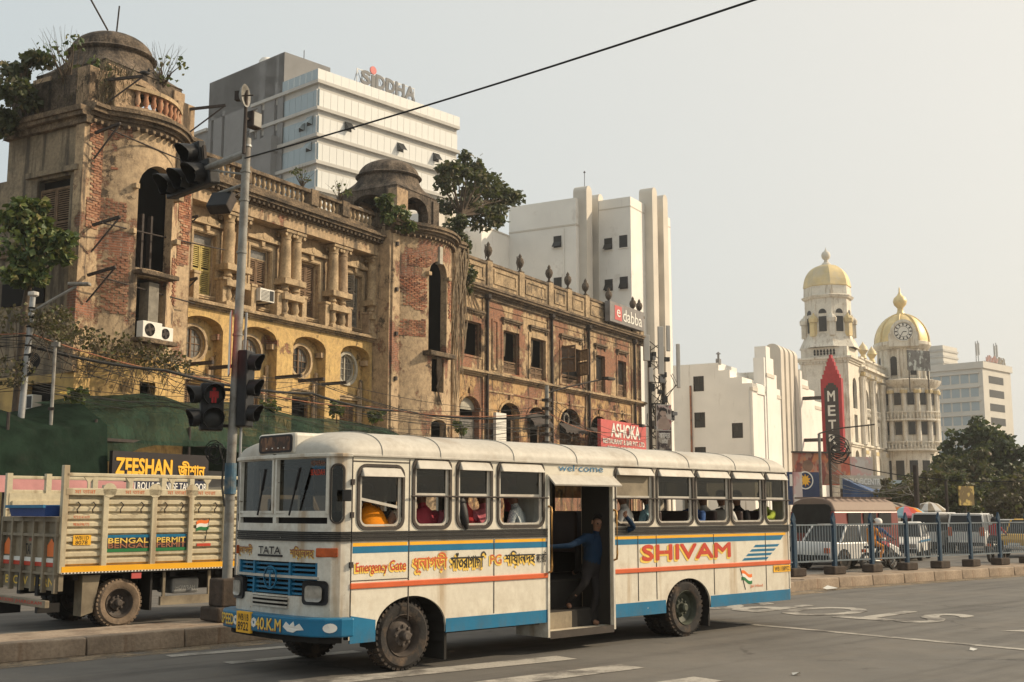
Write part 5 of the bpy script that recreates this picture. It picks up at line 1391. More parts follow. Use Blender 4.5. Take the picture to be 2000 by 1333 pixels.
m = MB(); m.T = Tc; m.bar((0, -4.23, 27), (.45, -4.23, 26.95), .10, .02, (0, 1, 0)); m.bar((0, -4.24, 27), (-.55, -4.24, 26.15), .08, .02, (0, 1, 0)); m.build('clock_hand', M['letterk'], dial)
for k in range(9):          # paired columns of the drum and openings
    a = -1.6 + k * .4
    x, y = ringpt(a, 3.4); MB().lathe([(.26, 20.3), (.2, 20.6), (.18, 24.2), (.3, 24.6)], (x, y, 0), 8).build('column', M['ivory'], DB, smooth=40)
    if k % 2 == 0:
        x, y = ringpt(a + .2, 3.28); m = MB(); m.T = Matrix.Translation((x, y, 0)) @ Matrix.Rotation(ca0 + a + .2 + pi / 2, 4, 'Z'); m.prism([(-.45, 20.9)] + [(.45 * cos(pi - pi * i / 8), 23.2 + .45 * sin(pi * i / 8)) for i in range(9)] + [(.45, 20.9)], -.08, .2); m.build('dark_plate', M['dkglass'], DB)
for k in range(8):
    a = -1.5 + k * .42
    x, y = ringpt(a, 4.45)
    MB().lathe([(.42, 10.9), (.34, 11.3), (.30, 18.2), (.5, 18.9)], (x, y, 0), 10).build('column', M['ivory'], DB, smooth=40)
    MB().lathe([(.5, 18.2), (.55, 18.6), (.4, 18.7)], (x, y, 0), 10).build('capital', M['goldw'], DB)
    for z0, z1, w in ((16.6, 18.3, .45), (12.4, 14.2, .45), (4.5, 8.8, .55)):
        x, y = ringpt(a + .21, 4.22 if z0 > 10 else 4.32); m = MB(); m.T = Matrix.Translation((x, y, 0)) @ Matrix.Rotation(ca0 + a + .21 + pi / 2, 4, 'Z'); m.box(-w, w, -.1, .2, z0, z1); m.build('window', M['dkglass'], DB)
for zb in (14.6, 10.4):
    m = MB(); pth = [(*ringpt(-.9 + i * .1, 4.5), cos(ca0 - .9 + i * .1), sin(ca0 - .9 + i * .1)) for i in range(19)]
    m.strip(pth, zb - .25, zb, -.4, .7); m.strip(pth, zb + .9, zb + 1.05, .45, .7)
    for x, y, nx, ny in pth: m.lathe([(.08, zb), (.15, zb + .3), (.07, zb + .6), (.1, zb + .9)], (x + nx * .57, y + ny * .57, 0), 6)
    m.build('balcony', M['ivory'], DB)
MB().box(cx - 3, cx + 9, cy + 2.5, cy + 14, 0, 19.6).build('corner_hall', M['ivory'], DB)
BL = thing('rooftop_hoarding', 'small dark hoarding fixed over the parapet beside the clock turret', 'sign'); BL.matrix_world = Matrix.Translation((56.2, 161.5, 0)) @ Matrix.Rotation(rad(20), 4, 'Z')
MB().box(-1.9, 1.9, -.05, .05, 21.0, 23.8).build('panel', poster('hoarding_print', [(.10, .10, .10), (.35, .38, .36), (.06, .06, .06)]), BL)
MB().bar((-1.6, .1, 18), (-1.6, .1, 23.8), .12).bar((1.6, .1, 18), (1.6, .1, 23.8), .12).build('post', M['iron'], BL)

# ================================================================ MODERN OFFICE FAR OFF
OF = thing('far_office', 'pale modern office slab with long window rows and roof masts, far right', 'building', (112.6, 280, 0), RA)
MB().box(0, 16, 0, 26, 0, 36.4).build('wall', M['offwhite_far'], OF)
MB().box(-.4, 16.4, -.4, 26.4, 35.6, 37.2).build('parapet', M['offwhite_far'], OF)
MB().box(3, 11, 11, 24, 37, 42.5).build('roof_house', M['offwhite_far'], OF)
for k in range(3): MB().box(2.8, 11.2, 10.8, 24.2, 38 + k * 1.5, 38.5 + k * 1.5).build('roof_louvre', M['conc_l'], OF)
w0 = w1 = None
for r in range(9):
    z = 32.2 - r * 3.35
    for i in range(9):
        o = MB().box(-.05, .1, .2, 2.1, 0, 2.1).build('window', M['glass_sh'], OF) if w0 is None else inst(w0, OF); w0 = w0 or o
        o.location = (0, 1.0 + i * 2.35, z)
    MB().box(-.35, .05, .8, 22.5, z + 2.2, z + 2.6).build('sunshade', M['offwhite_far'], OF)
    o = MB().box(3.2, 11.5, -.05, .1, 0, 1.8).build('window', M['dkglass'], OF) if w1 is None else inst(w1, OF); w1 = w1 or o
    o.location = (0, 0, z)
for x, y in ((5, 3), (6, 4), (12, 1.5), (13, 2.5)): MB().tube([(x, y, 37), (x, y, 43)], .12, 5).tube([(x + .4, y, 39.5), (x + .4, y, 42.5)], .2, 5).build('roof_mast', M['steel'], OF)
FS = thing('rooftop_letters', 'red rooftop lettering along the far office edge', 'sign', (112.6, 280, 0), RA)
for k in range(13): MB().box(2 + k * .85, 2.25 + k * .85, -.3, -.1, 37.4, 38.4 + .6 * abs(sin(k * 2.3))).box(2.25 + k * .85, 2.55 + k * .85, -.3, -.1, 37.4 + (k % 3) * .6, 37.8 + (k % 3) * .6).build('letter', M['truckdk'] if k > 7 else surf('faded_red_letter', (.40, .20, .16), .6, bump=0), FS)
MB().bar((1.5, .2, 37.4), (14, .2, 37.4), .15).build('rail', M['steel'], FS)

# ================================================================ PEOPLE
def person(label, loc, rz, J, mats, group=None, hair=None, fingers=False, bald=False, helmet=None, parent_space=None):
    """one continuous skinned body; J: joint -> (x,y,z); faces -y"""
    shirt, legs, shoe = mats
    root = thing('person', label, 'person', loc, rz, group)
    order = []; idx = {}; rad_ = []; edges = []; tagm = []
    def v(n, p, r, t):
        idx[n] = len(order); order.append(Vector(p)); rad_.append(r); tagm.append(t)
    def e(a, b): edges.append((idx[a], idx[b]))
    P = {k: Vector(p) for k, p in J.items() if not k.startswith('_')}
    v('pelvis', P['pelvis'], .135, 1); v('waist', P['pelvis'].lerp(P['chest'], .45), .125, 0); v('chest', P['chest'], .15, 0)
    v('collar', P['chest'].lerp(P['neck'], .7), .085, 0); v('neck', P['neck'], .052, 2); v('jaw', P['neck'].lerp(P['head'], .55), .072, 2); v('head', P['head'], .092, 2); v('crown', P['head'] + (P['head'] - P['neck']).normalized() * .075, .07, 2)
    for a, b in (('pelvis', 'waist'), ('waist', 'chest'), ('chest', 'collar'), ('collar', 'neck'), ('neck', 'jaw'), ('jaw', 'head'), ('head', 'crown')): e(a, b)
    for s in 'lr':
        if 'sh_' + s in P:
            v('sh' + s, P['sh_' + s], .07, 0); e('chest', 'sh' + s)
            v('el' + s, P['el_' + s], .045, 0); e('sh' + s, 'el' + s)
            wr = P['el_' + s].lerp(P['ha_' + s], .86); v('wr' + s, wr, .031, 2 if J.get('_short') else 0); e('el' + s, 'wr' + s)
            v('ha' + s, P['ha_' + s], .036, 2); e('wr' + s, 'ha' + s)
        if 'hip_' + s in P:
            v('hip' + s, P['hip_' + s], .095, 1); e('pelvis', 'hip' + s)
            v('kn' + s, P['kn_' + s], .062, 1); e('hip' + s, 'kn' + s)
            v('an' + s, P['an_' + s], .042, 1); e('kn' + s, 'an' + s)
            v('to' + s, P['to_' + s], .036, 3); e('an' + s, 'to' + s)
    me = bpy.data.meshes.new('body_tmp'); me.from_pydata(order, edges, [])
    ob_ = link(bpy.data.objects.new('body_tmp', me))
    sk = ob_.modifiers.new('skin', 'SKIN'); sk.use_smooth_shade = True
    for i, sv_ in enumerate(me.skin_vertices[0].data): sv_.radius = (rad_[i], rad_[i]); sv_.use_root = (i == 0)
    ss = ob_.modifiers.new('sub', 'SUBSURF'); ss.levels = 2; ss.render_levels = 2
    dg = bpy.context.evaluated_depsgraph_get(); dg.update()
    nm = bpy.data.meshes.new_from_object(ob_.evaluated_get(dg)); bpy.data.objects.remove(ob_); bpy.data.meshes.remove(me)
    nm.materials.clear()
    for m in (shirt, legs, M['skin'], shoe): nm.materials.append(m)
    segs = [(order[a], order[b], tagm[b] if tagm[b] in (2, 3) and tagm[a] == tagm[b] else None, a, b) for a, b in edges]
    for p in nm.polygons:
        c = p.center; best = None
        for i, o in enumerate(order):
            d = (o - c).length - rad_[i]
            if best is None or d < best[0]: best = (d, tagm[i])
        p.material_index = best[1]; p.use_smooth = True
    nm.name = 'body'; body = link(bpy.data.objects.new('body', nm)); body.parent = root
    hd = P['head']; up = (hd - P['neck']).normalized(); fw = Vector(J.get('_face', (0, -1, 0))).normalized(); rt = up.cross(fw).normalized(); fw = rt.cross(up).normalized()
    Fm = Matrix((rt, -fw, up)).transposed().to_4x4(); Fm.translation = hd
    if helmet is not None:
        h = MB(); h.T = Fm; h.lathe([(.125, -.07), (.14, 0), (.13, .07), (.09, .125), (.001, .15)], (0, .01, 0), 14); h.build('helmet', helmet, root, smooth=60)
        h = MB(); h.T = Fm; h.lathe([(.138, -.05), (.144, .0), (.138, .045)], (0, 0, 0), 10, a0=pi * 1.2, a1=pi * 1.8); h.build('visor', M['dkglass'], root)
    elif not bald:
        h = MB(); h.T = Fm
        n = 14; rows = []
        for i in range(7):
            t = i / 6 * 1.75
            for j in range(n):
                a = 2 * pi * j / n; back = sin(a) > -.25
                tt = min(t, 1.95 if back else .85)
                r = .106 + (.008 if j % 2 else 0)
                rows.append((r * sin(tt) * cos(a) * .93, .006 + r * sin(tt) * sin(a) * 1.05, .03 + .115 * cos(tt)))
        h.add(rows, [(i*n+j, i*n+(j+1) % n, (i+1)*n+(j+1) % n, (i+1)*n+j) for i in range(6) for j in range(n)])
        h.build('hair', hair or M['hair'], root, smooth=60)
    if helmet is None:
        f = MB(); f.T = Fm
        for sx_ in (-1, 1): f.lathe([(.001, -.012), (.012, -.006), (.012, .004), (.001, .01)], (sx_ * .034, -.088, .0), 8, 'y')
        f.build('eye', M['letterk'], root)
        f = MB(); f.T = Fm; f.add([(-.006, -.09, .012), (.006, -.09, .012), (-.019, -.092, -.034), (.019, -.092, -.034), (0, -.122, -.03)], [(0, 1, 4), (1, 3, 4), (3, 2, 4), (2, 0, 4)]); f.build('nose', M['skin'], root)
        f = MB(); f.T = Fm; f.box(-.025, .025, -.086, -.078, -.066, -.056); f.build('mouth', M['letterbr'], root)
        f = MB(); f.T = Fm
        for sx_ in (-1, 1): f.box(sx_ * .096 - .008, sx_ * .096 + .008, -.015, .02, -.03, .03)
        f.build('ear', M['skin'], root)
    if fingers:
        for s in 'lr':
            ha = P['ha_' + s]; d = (ha - P['el_' + s]).normalized(); sd = d.cross(Vector((0, -1, 0))).normalized()
            h = MB()
            for i in range(4):
                o = ha + sd * (.026 - .017 * i); l = (.038, .046, .042, .032)[i]
                h.tube([o, o + d * l, o + d * (l + .012) + Vector((0, -.03, 0)), o + d * (l - .01) + Vector((0, -.05, 0))], [.010, .009, .008, .006], 6)
            h.tube([ha - d * .02 + sd * .03, ha + sd * .055 + d * .01, ha + sd * .05 + d * .035 + Vector((0, -.03, 0))], [.011, .010, .007], 6)
            h.build('fingers', M['skin'], root, smooth=60)
    return root

def sit_pose(seat=1.42, back=.0, lean=.06, arm=None, short=True, face=(0, -1, 0)):
    """seated figure facing -y with pelvis over the origin"""
    J = dict(pelvis=(0, back, seat + .11), chest=(0, back - lean * .3, seat + .48), neck=(0, back - lean, seat + .66), head=(0, back - lean - .03, seat + .80),
             sh_l=(.18, back - lean * .6, seat + .55), el_l=(.23, back - .10, seat + .28), ha_l=(.12, back - .34, seat + .20),
             sh_r=(-.18, back - lean * .6, seat + .55), el_r=(-.23, back - .10, seat + .28), ha_r=(-.12, back - .34, seat + .20),
             hip_l=(.10, back - .06, seat + .08), kn_l=(.12, back - .46, seat + .09), an_l=(.12, back - .46, seat - .34), to_l=(.12, back - .58, seat - .39),
             hip_r=(-.10, back - .06, seat + .08), kn_r=(-.12, back - .46, seat + .09), an_r=(-.12, back - .46, seat - .34), to_r=(-.12, back - .58, seat - .39))
    J['_short'] = short; J['_face'] = face
    if arm: J.update(arm)
    return J

# ================================================================ THE BUS
BUSO = Vector((-1.343, 15.142, 0))
BUS = thing('bus', 'cream city bus with blue and orange stripes and hand painted lettering', 'bus', BUSO, RA)
BW = 2.25
outl = [(-.88, 0), (-1.0, .025), (-1.10, .085), (-1.165, .18), (-1.2, .32), (-1.235, .65), (-1.25, 1.12), (-1.235, 1.6), (-1.2, 1.93), (-1.165, 2.07), (-1.10, 2.165), (-1.0, 2.225), (-.88, BW)]
class PathMap:
    def __init__(s, pts):
        s.p = [Vector(p) for p in pts]; s.L = [0]
        for a, b in zip(s.p, s.p[1:]): s.L.append(s.L[-1] + (b - a).length)
        s.n = []
        for i in range(len(pts)):
            d = (s.p[min(i + 1, len(pts) - 1)] - s.p[max(i - 1, 0)]).normalized(); s.n.append(Vector((-d.y, d.x)))   # outward = left of travel
        s.flip = -1 if s.n[len(pts) // 2].x > 0 else 1
    def at(s, t):
        t = max(0, min(s.L[-1], t))
        for i in range(len(s.L) - 1):
            if t <= s.L[i + 1] + 1e-9:
                k = (t - s.L[i]) / (s.L[i + 1] - s.L[i]); return s.p[i].lerp(s.p[i + 1], k), s.n[i].lerp(s.n[i + 1], k).normalized() * s.flip
    def P(s, u, y, z):
        p, n = s.at(u); return (p.x - n.x * y, p.y - n.y * y, z)
    def s_of_y(s, w):
        for i in range(len(s.p) - 1):
            if s.p[i].y <= w <= s.p[i + 1].y: return s.L[i] + (w - s.p[i].y) / (s.p[i + 1].y - s.p[i].y) * (s.L[i + 1] - s.L[i])
    def band(s, t0, t1, n=20):
        out = []
        for i in range(n + 1):
            p, nn = s.at(t0 + (t1 - t0) * i / n); out.append((p.x, p.y, nn.x, nn.y))
        return out
FP = PathMap(outl); FL = FP.L[-1]
sy = FP.s_of_y
WIN = [(-.75, -.08, 1.79, 2.53), (.13, .72, 1.79, 2.645), (.88, 1.47, 1.79, 2.645), (1.63, 2.49, 1.79, 2.645), (4.09, 4.97, 1.79, 2.645), (5.10, 6.00, 1.79, 2.645), (6.11, 7.01, 1.79, 2.645), (7.11, 8.02, 1.79, 2.645), (8.13, 8.77, 1.79, 2.645)]
sp = MB()
wall(sp, -.88, 8.78, .44, 2.67, [rrect(a, b, l, h, .11, 20, d=.06) for a, b, l, h in WIN] + [rect(2.62, 4.0, .44, 2.50, d=.06), arch(-.47, .68, .44, .52, .40, 16, d=.03), arch(5.27, 6.45, .44, .47, .44, 16, d=.03)], 0, depth=.06)
sp.build('side_panel', M['busw'], BUS)
fs = MB()
wall(fs, -.88, 8.78, .44, 2.67, [rect(a, b, l, h, d=.05) for a, b, l, h in WIN] + [rect(2.65, 4.0, 1.79, 2.645, d=.05), arch(-.47, .68, .44, .52, .40, 12, d=.1), arch(5.27, 6.45, .44, .47, .44, 12, d=.1)], BW, depth=-.05)
fs.build('far_side_panel', M['busw'], BUS)
for i, (a, b, l, h) in enumerate(WIN):
    f = MB(); ringframe(f, loop_rr(a - .04, b + .04, l - .04, h + .035, .14), loop_rr(a, b, l, h, .11), -.016, .01)
    w = f.build('window', M['rubber'], BUS)
    f = MB(); ringframe(f, loop_rr(a + .004, b - .004, l + .004, h - .004, .11), loop_rr(a + .045, b - .045, l + .03, h - .03, .08), .012, .04); f.build('window_frame', M['busw2'], w)
    mz = 2.19
    if i == 0:       # slipped pane with a crooked rail
        MB().box(a + .05, b - .05, .03, .036, 2.10, 2.42).build('sash_pane', M['glass'], w)
        MB().bar((a + .05, .03, 2.13), (b - .04, .03, 2.03), .02, .035).build('sash_rail', M['busw2'], w)
    else:
        MB().box(a + .04, b - .04, .03, .036, mz + .02, h - .12).build('sash_pane', M['glass'] if i != 4 else M['truckdk'], w)
        MB().box(a + .03, b - .03, .018, .045, mz - .015, mz + .022).build('sash_rail', M['busw2'], w)
    hz0 = h - .125
    p = MB().add([(a + .03, -.012, h - .01), (b - .03, -.012, h - .01), (b - .01, -.085, hz0 - .0), (a + .01, -.085, hz0), (a + .03, .02, h - .01), (b - .03, .02, h - .01), (b - .01, .02, hz0), (a + .01, .02, hz0)],
                 [(0,1,2,3),(4,7,6,5),(0,3,7,4),(1,5,6,2),(3,2,6,7),(0,4,5,1)])
    p.build('rain_hood', M['busw2'], w, bevel=.012)
for a, b in ((.05, 2.57), (4.04, 8.84)): MB().tube([(a, -.045, 2.172), (b, -.045, 2.165)], .013, 6).build('guard_bar', M['iron'], BUS)
# painted bands and rails
def sband(a, b, z0, z1, mat, name, t=.003): return MB().box(a, b, -t, .02, z0, z1).build(name, mat, BUS)
for a, b in ((-.87, 2.58), (4.04, 8.78)):
    for k in range(5): MB().box(a, b, -.022 + (.008 if k % 2 else 0), .01, 1.618 + k * .024, 1.638 + k * .024).build('ribbed_band', M['busblk'], BUS)
for a, b in ((-.84, .02), (.06, 1.52), (1.56, 2.55), (4.05, 6.55), (6.57, 8.72)): sband(a, b, 1.555, 1.597, M['busyel'], 'yellow_stripe')
for a, b in ((-.84, 2.58), (4.05, 8.3)): sband(a, b, 1.472, 1.552, M['busblue'], 'blue_stripe', .0025)
pb = MB().prism([(8.3, 1.552), (8.3, 1.472), (8.56, 1.472), (8.66, 1.552)], -.0025, .02).build('blue_stripe', M['busblue'], BUS)
for k in range(4):
    z = 1.40 - k * .072; MB().prism([(7.78 - k * .115, z), (8.52 - k * .115, z), (8.45 - k * .115, z - .042), (7.71 - k * .115, z - .042)], -.0025, .02).build('slanted_stripe', M['busblue'], BUS)
for a, b in ((-.87, 2.6), (4.03, 8.84)): MB().box(a, b, -.02, .01, 1.045, 1.115).build('orange_rail', M['busorg'], BUS, bevel=.008)
sband(.68, 2.6, .43, .605, M['busblue'], 'blue_skirt'); sband(4.02, 5.27, .40, .60, M['busblue'], 'blue_skirt'); sband(6.45, 8.8, .42, .605, M['busblue'], 'blue_skirt')
MB().prism([(-.86, .40), (-.86, .73), (-.47, .66), (-.47, .40)], -.003, .02).build('blue_skirt', M['busblue'], BUS)
for u in (-.86, .045, 1.54, 4.6, 5.05, 6.56, 8.08): MB().box(u - .006, u + .006, -.006, .01, .62, 2.64 if u < 0.1 else 1.6).build('panel_seam', M['rubber'], BUS)
MB().box(-.85, .04, -.005, .01, 2.585, 2.6).box(-.85, .04, -.006, .01, 1.138, 1.148).build('door_edge', M['rubber'], BUS)
for z in (1.30, 1.9, 2.3): MB().box(-.89, -.845, -.03, .02, z, z + .07).build('hinge', M['iron'], BUS)
rv = MB()
for k in range(120): rv.box(-.82 + k * .08, -.812 + k * .08, -.004, .0, 2.66, 2.668)
rv.build('rivet_row', M['rubber'], BUS)
# roof
def yin(u):
    if u >= -.88: return 0 if u < 8.6 else (u - 8.6) ** 2 * 1.2
    for (a, b), (c, d) in zip(outl, outl[1:]):
        if c <= u <= a: return b + (a - u) / (a - c) * (d - b)
    return 1.1
def Hr(u):
    if u < -.35: return .305 * math.sqrt(max(.0, 1 - ((-.35 - u) / .92) ** 2)) + .004
    if u > 8.3: return .29 * math.sqrt(max(.0, 1 - ((u - 8.3) / .72) ** 2)) + .004
    return .305 - .012 * (u + .35) / 8.6
us = [-1.25, -1.24, -1.22, -1.19, -1.15, -1.10, -1.03, -.95, -.88, -.75, -.6, -.45, -.3] + [i * .5 for i in range(17)] + [8.3, 8.5, 8.65, 8.78, 8.88, 8.95, 9.0]
rf = MB(); n = 26; rows = []
for u in us:
    hw = max(.02, BW / 2 + .03 - yin(u)); H = Hr(u)
    for j in range(n + 1):
        t = pi * j / n; c = cos(t); s_ = max(0.0, sin(t))
        rows.append((u, BW / 2 - math.copysign(abs(c) ** .62, c) * hw, 2.665 + H * s_ ** .75 + .03 * s_))
rf.add(rows, [(i*(n+1)+j, i*(n+1)+j+1, (i+1)*(n+1)+j+1, (i+1)*(n+1)+j) for i in range(len(us) - 1) for j in range(n)])
roof = rf.build('roof', M['busw2'], BUS, smooth=50)
for u in (-.42, .55, 1.9, 3.2, 4.6, 5.9, 7.2, 8.25):
    p = []
    for j in range(n + 1):
        t = pi * j / n; c = cos(t); s_ = max(0.0, sin(t)); p.append((u, BW / 2 - math.copysign(abs(c) ** .62, c) * (BW / 2 + .034), 2.667 + Hr(u) * s_ ** .75 + .034 * s_))
    MB().tube(p, .007, 5).build('roof_seam', M['busw2'], roof)
MB().box(-.9, 8.75, -.035, .01, 2.652, 2.682).build('drip_rail', M['busw2'], BUS, bevel=.006)
MB().strip(FP.band(0, FL), 2.64, 2.685, -.05, .05).build('brow', M['busfront'], BUS, bevel=.008)
# front
fw_ = MB(); fw_.P = FP.P
wn_ = (sy(.13), sy(1.06)); wf_ = (sy(1.13), sy(2.0))
fops = [rect(wn_[0], wn_[1], 1.98, 2.63, n=4, d=.05), rect(wf_[0], wf_[1], 1.98, 2.63, n=4, d=.05), rect(wn_[0], wn_[1], 1.83, 1.905, n=4, d=.05), rect(wf_[0], wf_[1], 1.83, 1.905, n=4, d=.05),
        rrect(.10, .245, 1.85, 2.54, .065, 14, d=.04), rrect(FL - .245, FL - .10, 1.85, 2.54, .065, 14, d=.04), rect(sy(.24), sy(2.0), .95, 1.36, n=6, d=.12)]
wall(fw_, 0, FL, .72, 2.66, fops, 0, step=.08, depth=.05); fw_.build('front_panel', M['busfront'], BUS)
for a, b in (wn_, wf_):
    g = MB(); g.P = FP.P; wall(g, a, b, 1.98, 2.63, (), .035, step=.1); w = g.build('windscreen', M['wscreen'], BUS)
    f = MB(); f.P = FP.P
    for z0, z1 in ((1.955, 1.985), (2.625, 2.65)): f.box(a, b, -.02, .03, z0, z1)
    for u in (a, b): f.box(u - .018, u + .018, -.02, .03, 1.95, 2.65)
    f.build('windscreen_frame', M['busfront'], w)
    g = MB(); g.P = FP.P; wall(g, a, b, 1.83, 1.905, (), .04, step=.1); g.build('vent', M['dark'], BUS)
for a, b in ((.10, .245), (FL - .245, FL - .10)):
    f = MB(); f.P = FP.P; ringframe(f, loop_rr(a - .02, b + .02, 1.83, 2.56, .085), loop_rr(a, b, 1.85, 2.54, .065), -.014, .012); q = f.build('quarter_window', M['rubber'], BUS)
    g = MB(); g.P = FP.P; g.box(a, b, .03, .034, 1.85, 2.54); g.build('pane', M['glass'], q)
for k in range(5): MB().strip(FP.band(0, FL), 1.618 + k * .024, 1.638 + k * .024, -.01, .022 - (.008 if k % 2 else 0)).build('ribbed_band', M['busblk'], BUS)
gb = MB(); gb.P = FP.P; wall(gb, sy(.24), sy(2.0), .95, 1.36, (), .12, step=.2); gb.build('grille_back', M['dark'], BUS)
for k in range(7):
    z = .965 + k * .058
    g = MB(); g.strip(FP.band(sy(.24), sy(2.0)), z, z + .026, -.09, -.03); g.build('grille_slat', M['busblue'], BUS)
g = MB()
for w in (.24, .74, 1.55, 1.96): g.strip(FP.band(sy(w), sy(w + .04), 3), .95, 1.36, -.08, -.01)
g.build('grille_post', M['busblue'], BUS)
MB().strip(FP.band(sy(.22), sy(2.02)), 1.165, 1.195, -.06, .012).build('grille_bar', M['busw2'], BUS)
em = MB(); em.P = lambda x, y, z: FP.P(sy(1.14) + x, y, z); em.lathe([(.13, -.02), (.145, -.02), (.145, .0), (.13, 0)], (0, -.0, 1.16), 20, 'y'); em.box(-.015, .015, -.015, 0, 1.05, 1.25).box(-.07, .07, -.015, 0, 1.22, 1.25); em.build('emblem', M['busblue'], BUS)
for w0, w1 in ((.10, .46), (1.78, 2.13)):
    h = MB(); h.P = FP.P; h.prism(loop_rr(sy(w0), sy(w1), .86, 1.15, .06), -.035, .03); hl = h.build('headlamp', M['black'], BUS)
    h = MB(); h.P = FP.P; h.prism(loop_rr(sy(w0) + .07, sy(w1) - .06, .90, 1.09, .05), -.045, -.03); h.build('lens', M['lamp'], hl)
g = MB(); g.P = FP.P; wall(g, sy(.76), sy(1.54), .80, .93, (), -.012, step=.2); g.build('lower_grille', M['dark'], BUS)
for k in range(3): MB().strip(FP.band(sy(.75), sy(1.55)), .80 + k * .05, .822 + k * .05, 0, .03).build('lower_grille_bar', M['busw2'], BUS)
for s0 in (.16, FL - .42):
    h = MB(); h.P = FP.P; h.box(s0, s0 + .26, -.04, .01, 1.43, 1.54); h.build('indicator_lamp', M['orlamp'], BUS, bevel=.01)
MB().strip(FP.band(-.0, FL), .50, .72, -.10, .17).build('bumper', M['busblue'], BUS, bevel=.02)
MB().strip(FP.band(.1, FL - .1), .42, .5, -.2, .05).build('bumper_underside', M['busdk'], BUS)
# lettering on the bus
side = facing(-.004)
def btext(s, fit, mat, off=.0, outline=None, ooff=.035, dz=-.02, dx=-.012, name='lettering'):
    if outline: text(name + '_outline', s, BUS, outline, (fit[0] + dx - .008, fit[1] + dx + .008, fit[2] + dz, fit[3] + dz), side, off=off + ooff, ex=.001)
    return text(name, s, BUS, mat, fit, facing(-.009), off=off, ex=.001)
btext('Emergency', (-.79, -.30, 1.215, 1.36), M['letterr'], .008, M['lettery2']); btext('Gate', (-.26, 0.0, 1.25, 1.375), M['letterr'], .008, M['lettery2'])
btext('ধূলাগড়ী', (.12, .69, 1.20, 1.45), M['lettero'], .01, M['lettery2']); btext('সাঁতরাগাছি', (.76, 1.39, 1.23, 1.445), M['letterk'], .012, M['lettery2'], dz=-.03)
btext('PG', (1.47, 1.68, 1.27, 1.40), M['lettero'], .0, M['lettery2']); btext('শিয়ালদহ', (1.75, 2.33, 1.24, 1.44), M['letterk'], .012, M['lettery2'], dz=-.03); btext('কোর্ট', (2.36, 2.56, 1.22, 1.43), M['letterk'], .01)
btext('SHIVAM', (4.70, 7.02, 1.225, 1.45), M['letterr'], .05, M['lettery2'], .03, -.024, -.03)
btext('wel·come', (2.82, 3.80, 2.555, 2.65), M['letterb'], .0)
btext('Jai Hind', (7.58, 7.95, .675, .735), M['lettero'], 0)
MB().box(8.30, 8.83, -.012, .01, .915, 1.03).build('number_plate', M['lettery'], BUS)
text('lettering', 'WB11B8922', BUS, M['letterk'], (8.33, 8.80, .935, 1.01), facing(-.0125), off=.015, ex=.001)
for k, m in enumerate(('saffron', 'letterw', 'dkgreen')):
    z = .98 - k * .055; v = []
    for i in range(7): x = 7.33 + i * .052; v.append((x, z + .02 * sin(i * 1.1) - i * .012))
    MB().prism(v + [(x, z - .055) for x, z in v[::-1]], -.004, .01).build('painted_flag', M[m], BUS)
MB().bar((7.30, -.003, 1.02), (7.44, -.003, .66), .012, .006).build('painted_flagpole', M['letterk'], BUS)
frontP = lambda a, b, c: FP.P(a, -c, b)
def ftext(s, w0, w1, z0, z1, mat, off=.01, o=.004, outline=None):
    P_ = lambda a, b, c: FP.P(a, -(o + .003 * bool(outline) + c), b)
    # across the front the reading direction runs from the far corner to the near one
    Q_ = lambda a, b, c: P_(sy(w1) + sy(w0) - a, b, c)
    if outline: text('lettering_outline', s, BUS, outline, (sy(w0), sy(w1), z0 - .01, z1 - .01), lambda a, b, c: FP.P(sy(w1) + sy(w0) - a, -(o - .0015 + c), b), off=off + .03, ex=.0006)
    return text('lettering', s, BUS, mat, (sy(w0), sy(w1), z0, z1), Q_, off=off, ex=.001)
ftext('TATA', .92, 1.42, 1.45, 1.54, M['letterk'], .02, .02); 
MB().strip(FP.band(sy(.90), sy(1.45)), 1.415, 1.44, 0, .012).build('name_bar', M['letterk'], BUS)
ftext('ধূলাগড়ী', 1.60, 2.02, 1.41, 1.56, M['letterbr'], .015, .004, M['lettery2']); ftext('শিয়ালদহ', .30, .74, 1.40, 1.555, M['letterbr'], .015, .004, M['lettery2'])
ftext('SPEED', 1.72, 2.06, .55, .68, M['lettery2'], .02, .174, M['letterbr']); ftext('40.K.M', .66, 1.18, .54, .68, M['lettery2'], .02, .174, M['letterbr'])
MB().strip(FP.band(sy(1.29), sy(1.62), 4), .47, .73, .15, .188).build('number_plate', M['lettery'], BUS)
ftext('WB11B', 1.33, 1.58, .62, .70, M['letterk'], .02, .189); ftext('8922', 1.33, 1.58, .50, .60, M['letterk'], .02, .189)
for w in (1.23, 1.67):
    h = MB(); h.P = lambda x, y, z: FP.P(sy(w) + x, y, z)
    for k in range(8):
        a = k * pi / 4; h.lathe([(.001, -.178), (.02, -.178), (.02, -.17)], (.04 * cos(a), 0, .61 + .04 * sin(a)), 8, 'y')
    h.build('painted_flower', M['letterw'], BUS)
h = MB(); h.P = FP.P; h.prism([(sy(.62), .60), (sy(.54), .55), (sy(.44), .54), (sy(.38), .57), (sy(.28), .58), (sy(.34), .65), (sy(.42), .61), (sy(.44), .67), (sy(.51), .62), (sy(.57), .66)], -.178, -.17); h.build('painted_dove', M['letterw'], BUS)
h = MB(); h.P = FP.P; h.lathe([(.001, -.178), (.055, -.178), (.055, -.17)], (.22, 0, .61), 16, 'y'); h.build('painted_disc', M['letterw'], BUS)
ftext('SEALDAH', .18, .42, 2.42, 2.49, M['letterr'], .01, -.030); ftext('HOWRAH', .18, .42, 2.54, 2.60, M['letterbr'], .0, -.030); ftext('সাঁতাল', .18, .4, 2.49, 2.535, M['letterb'], 0, -.030)
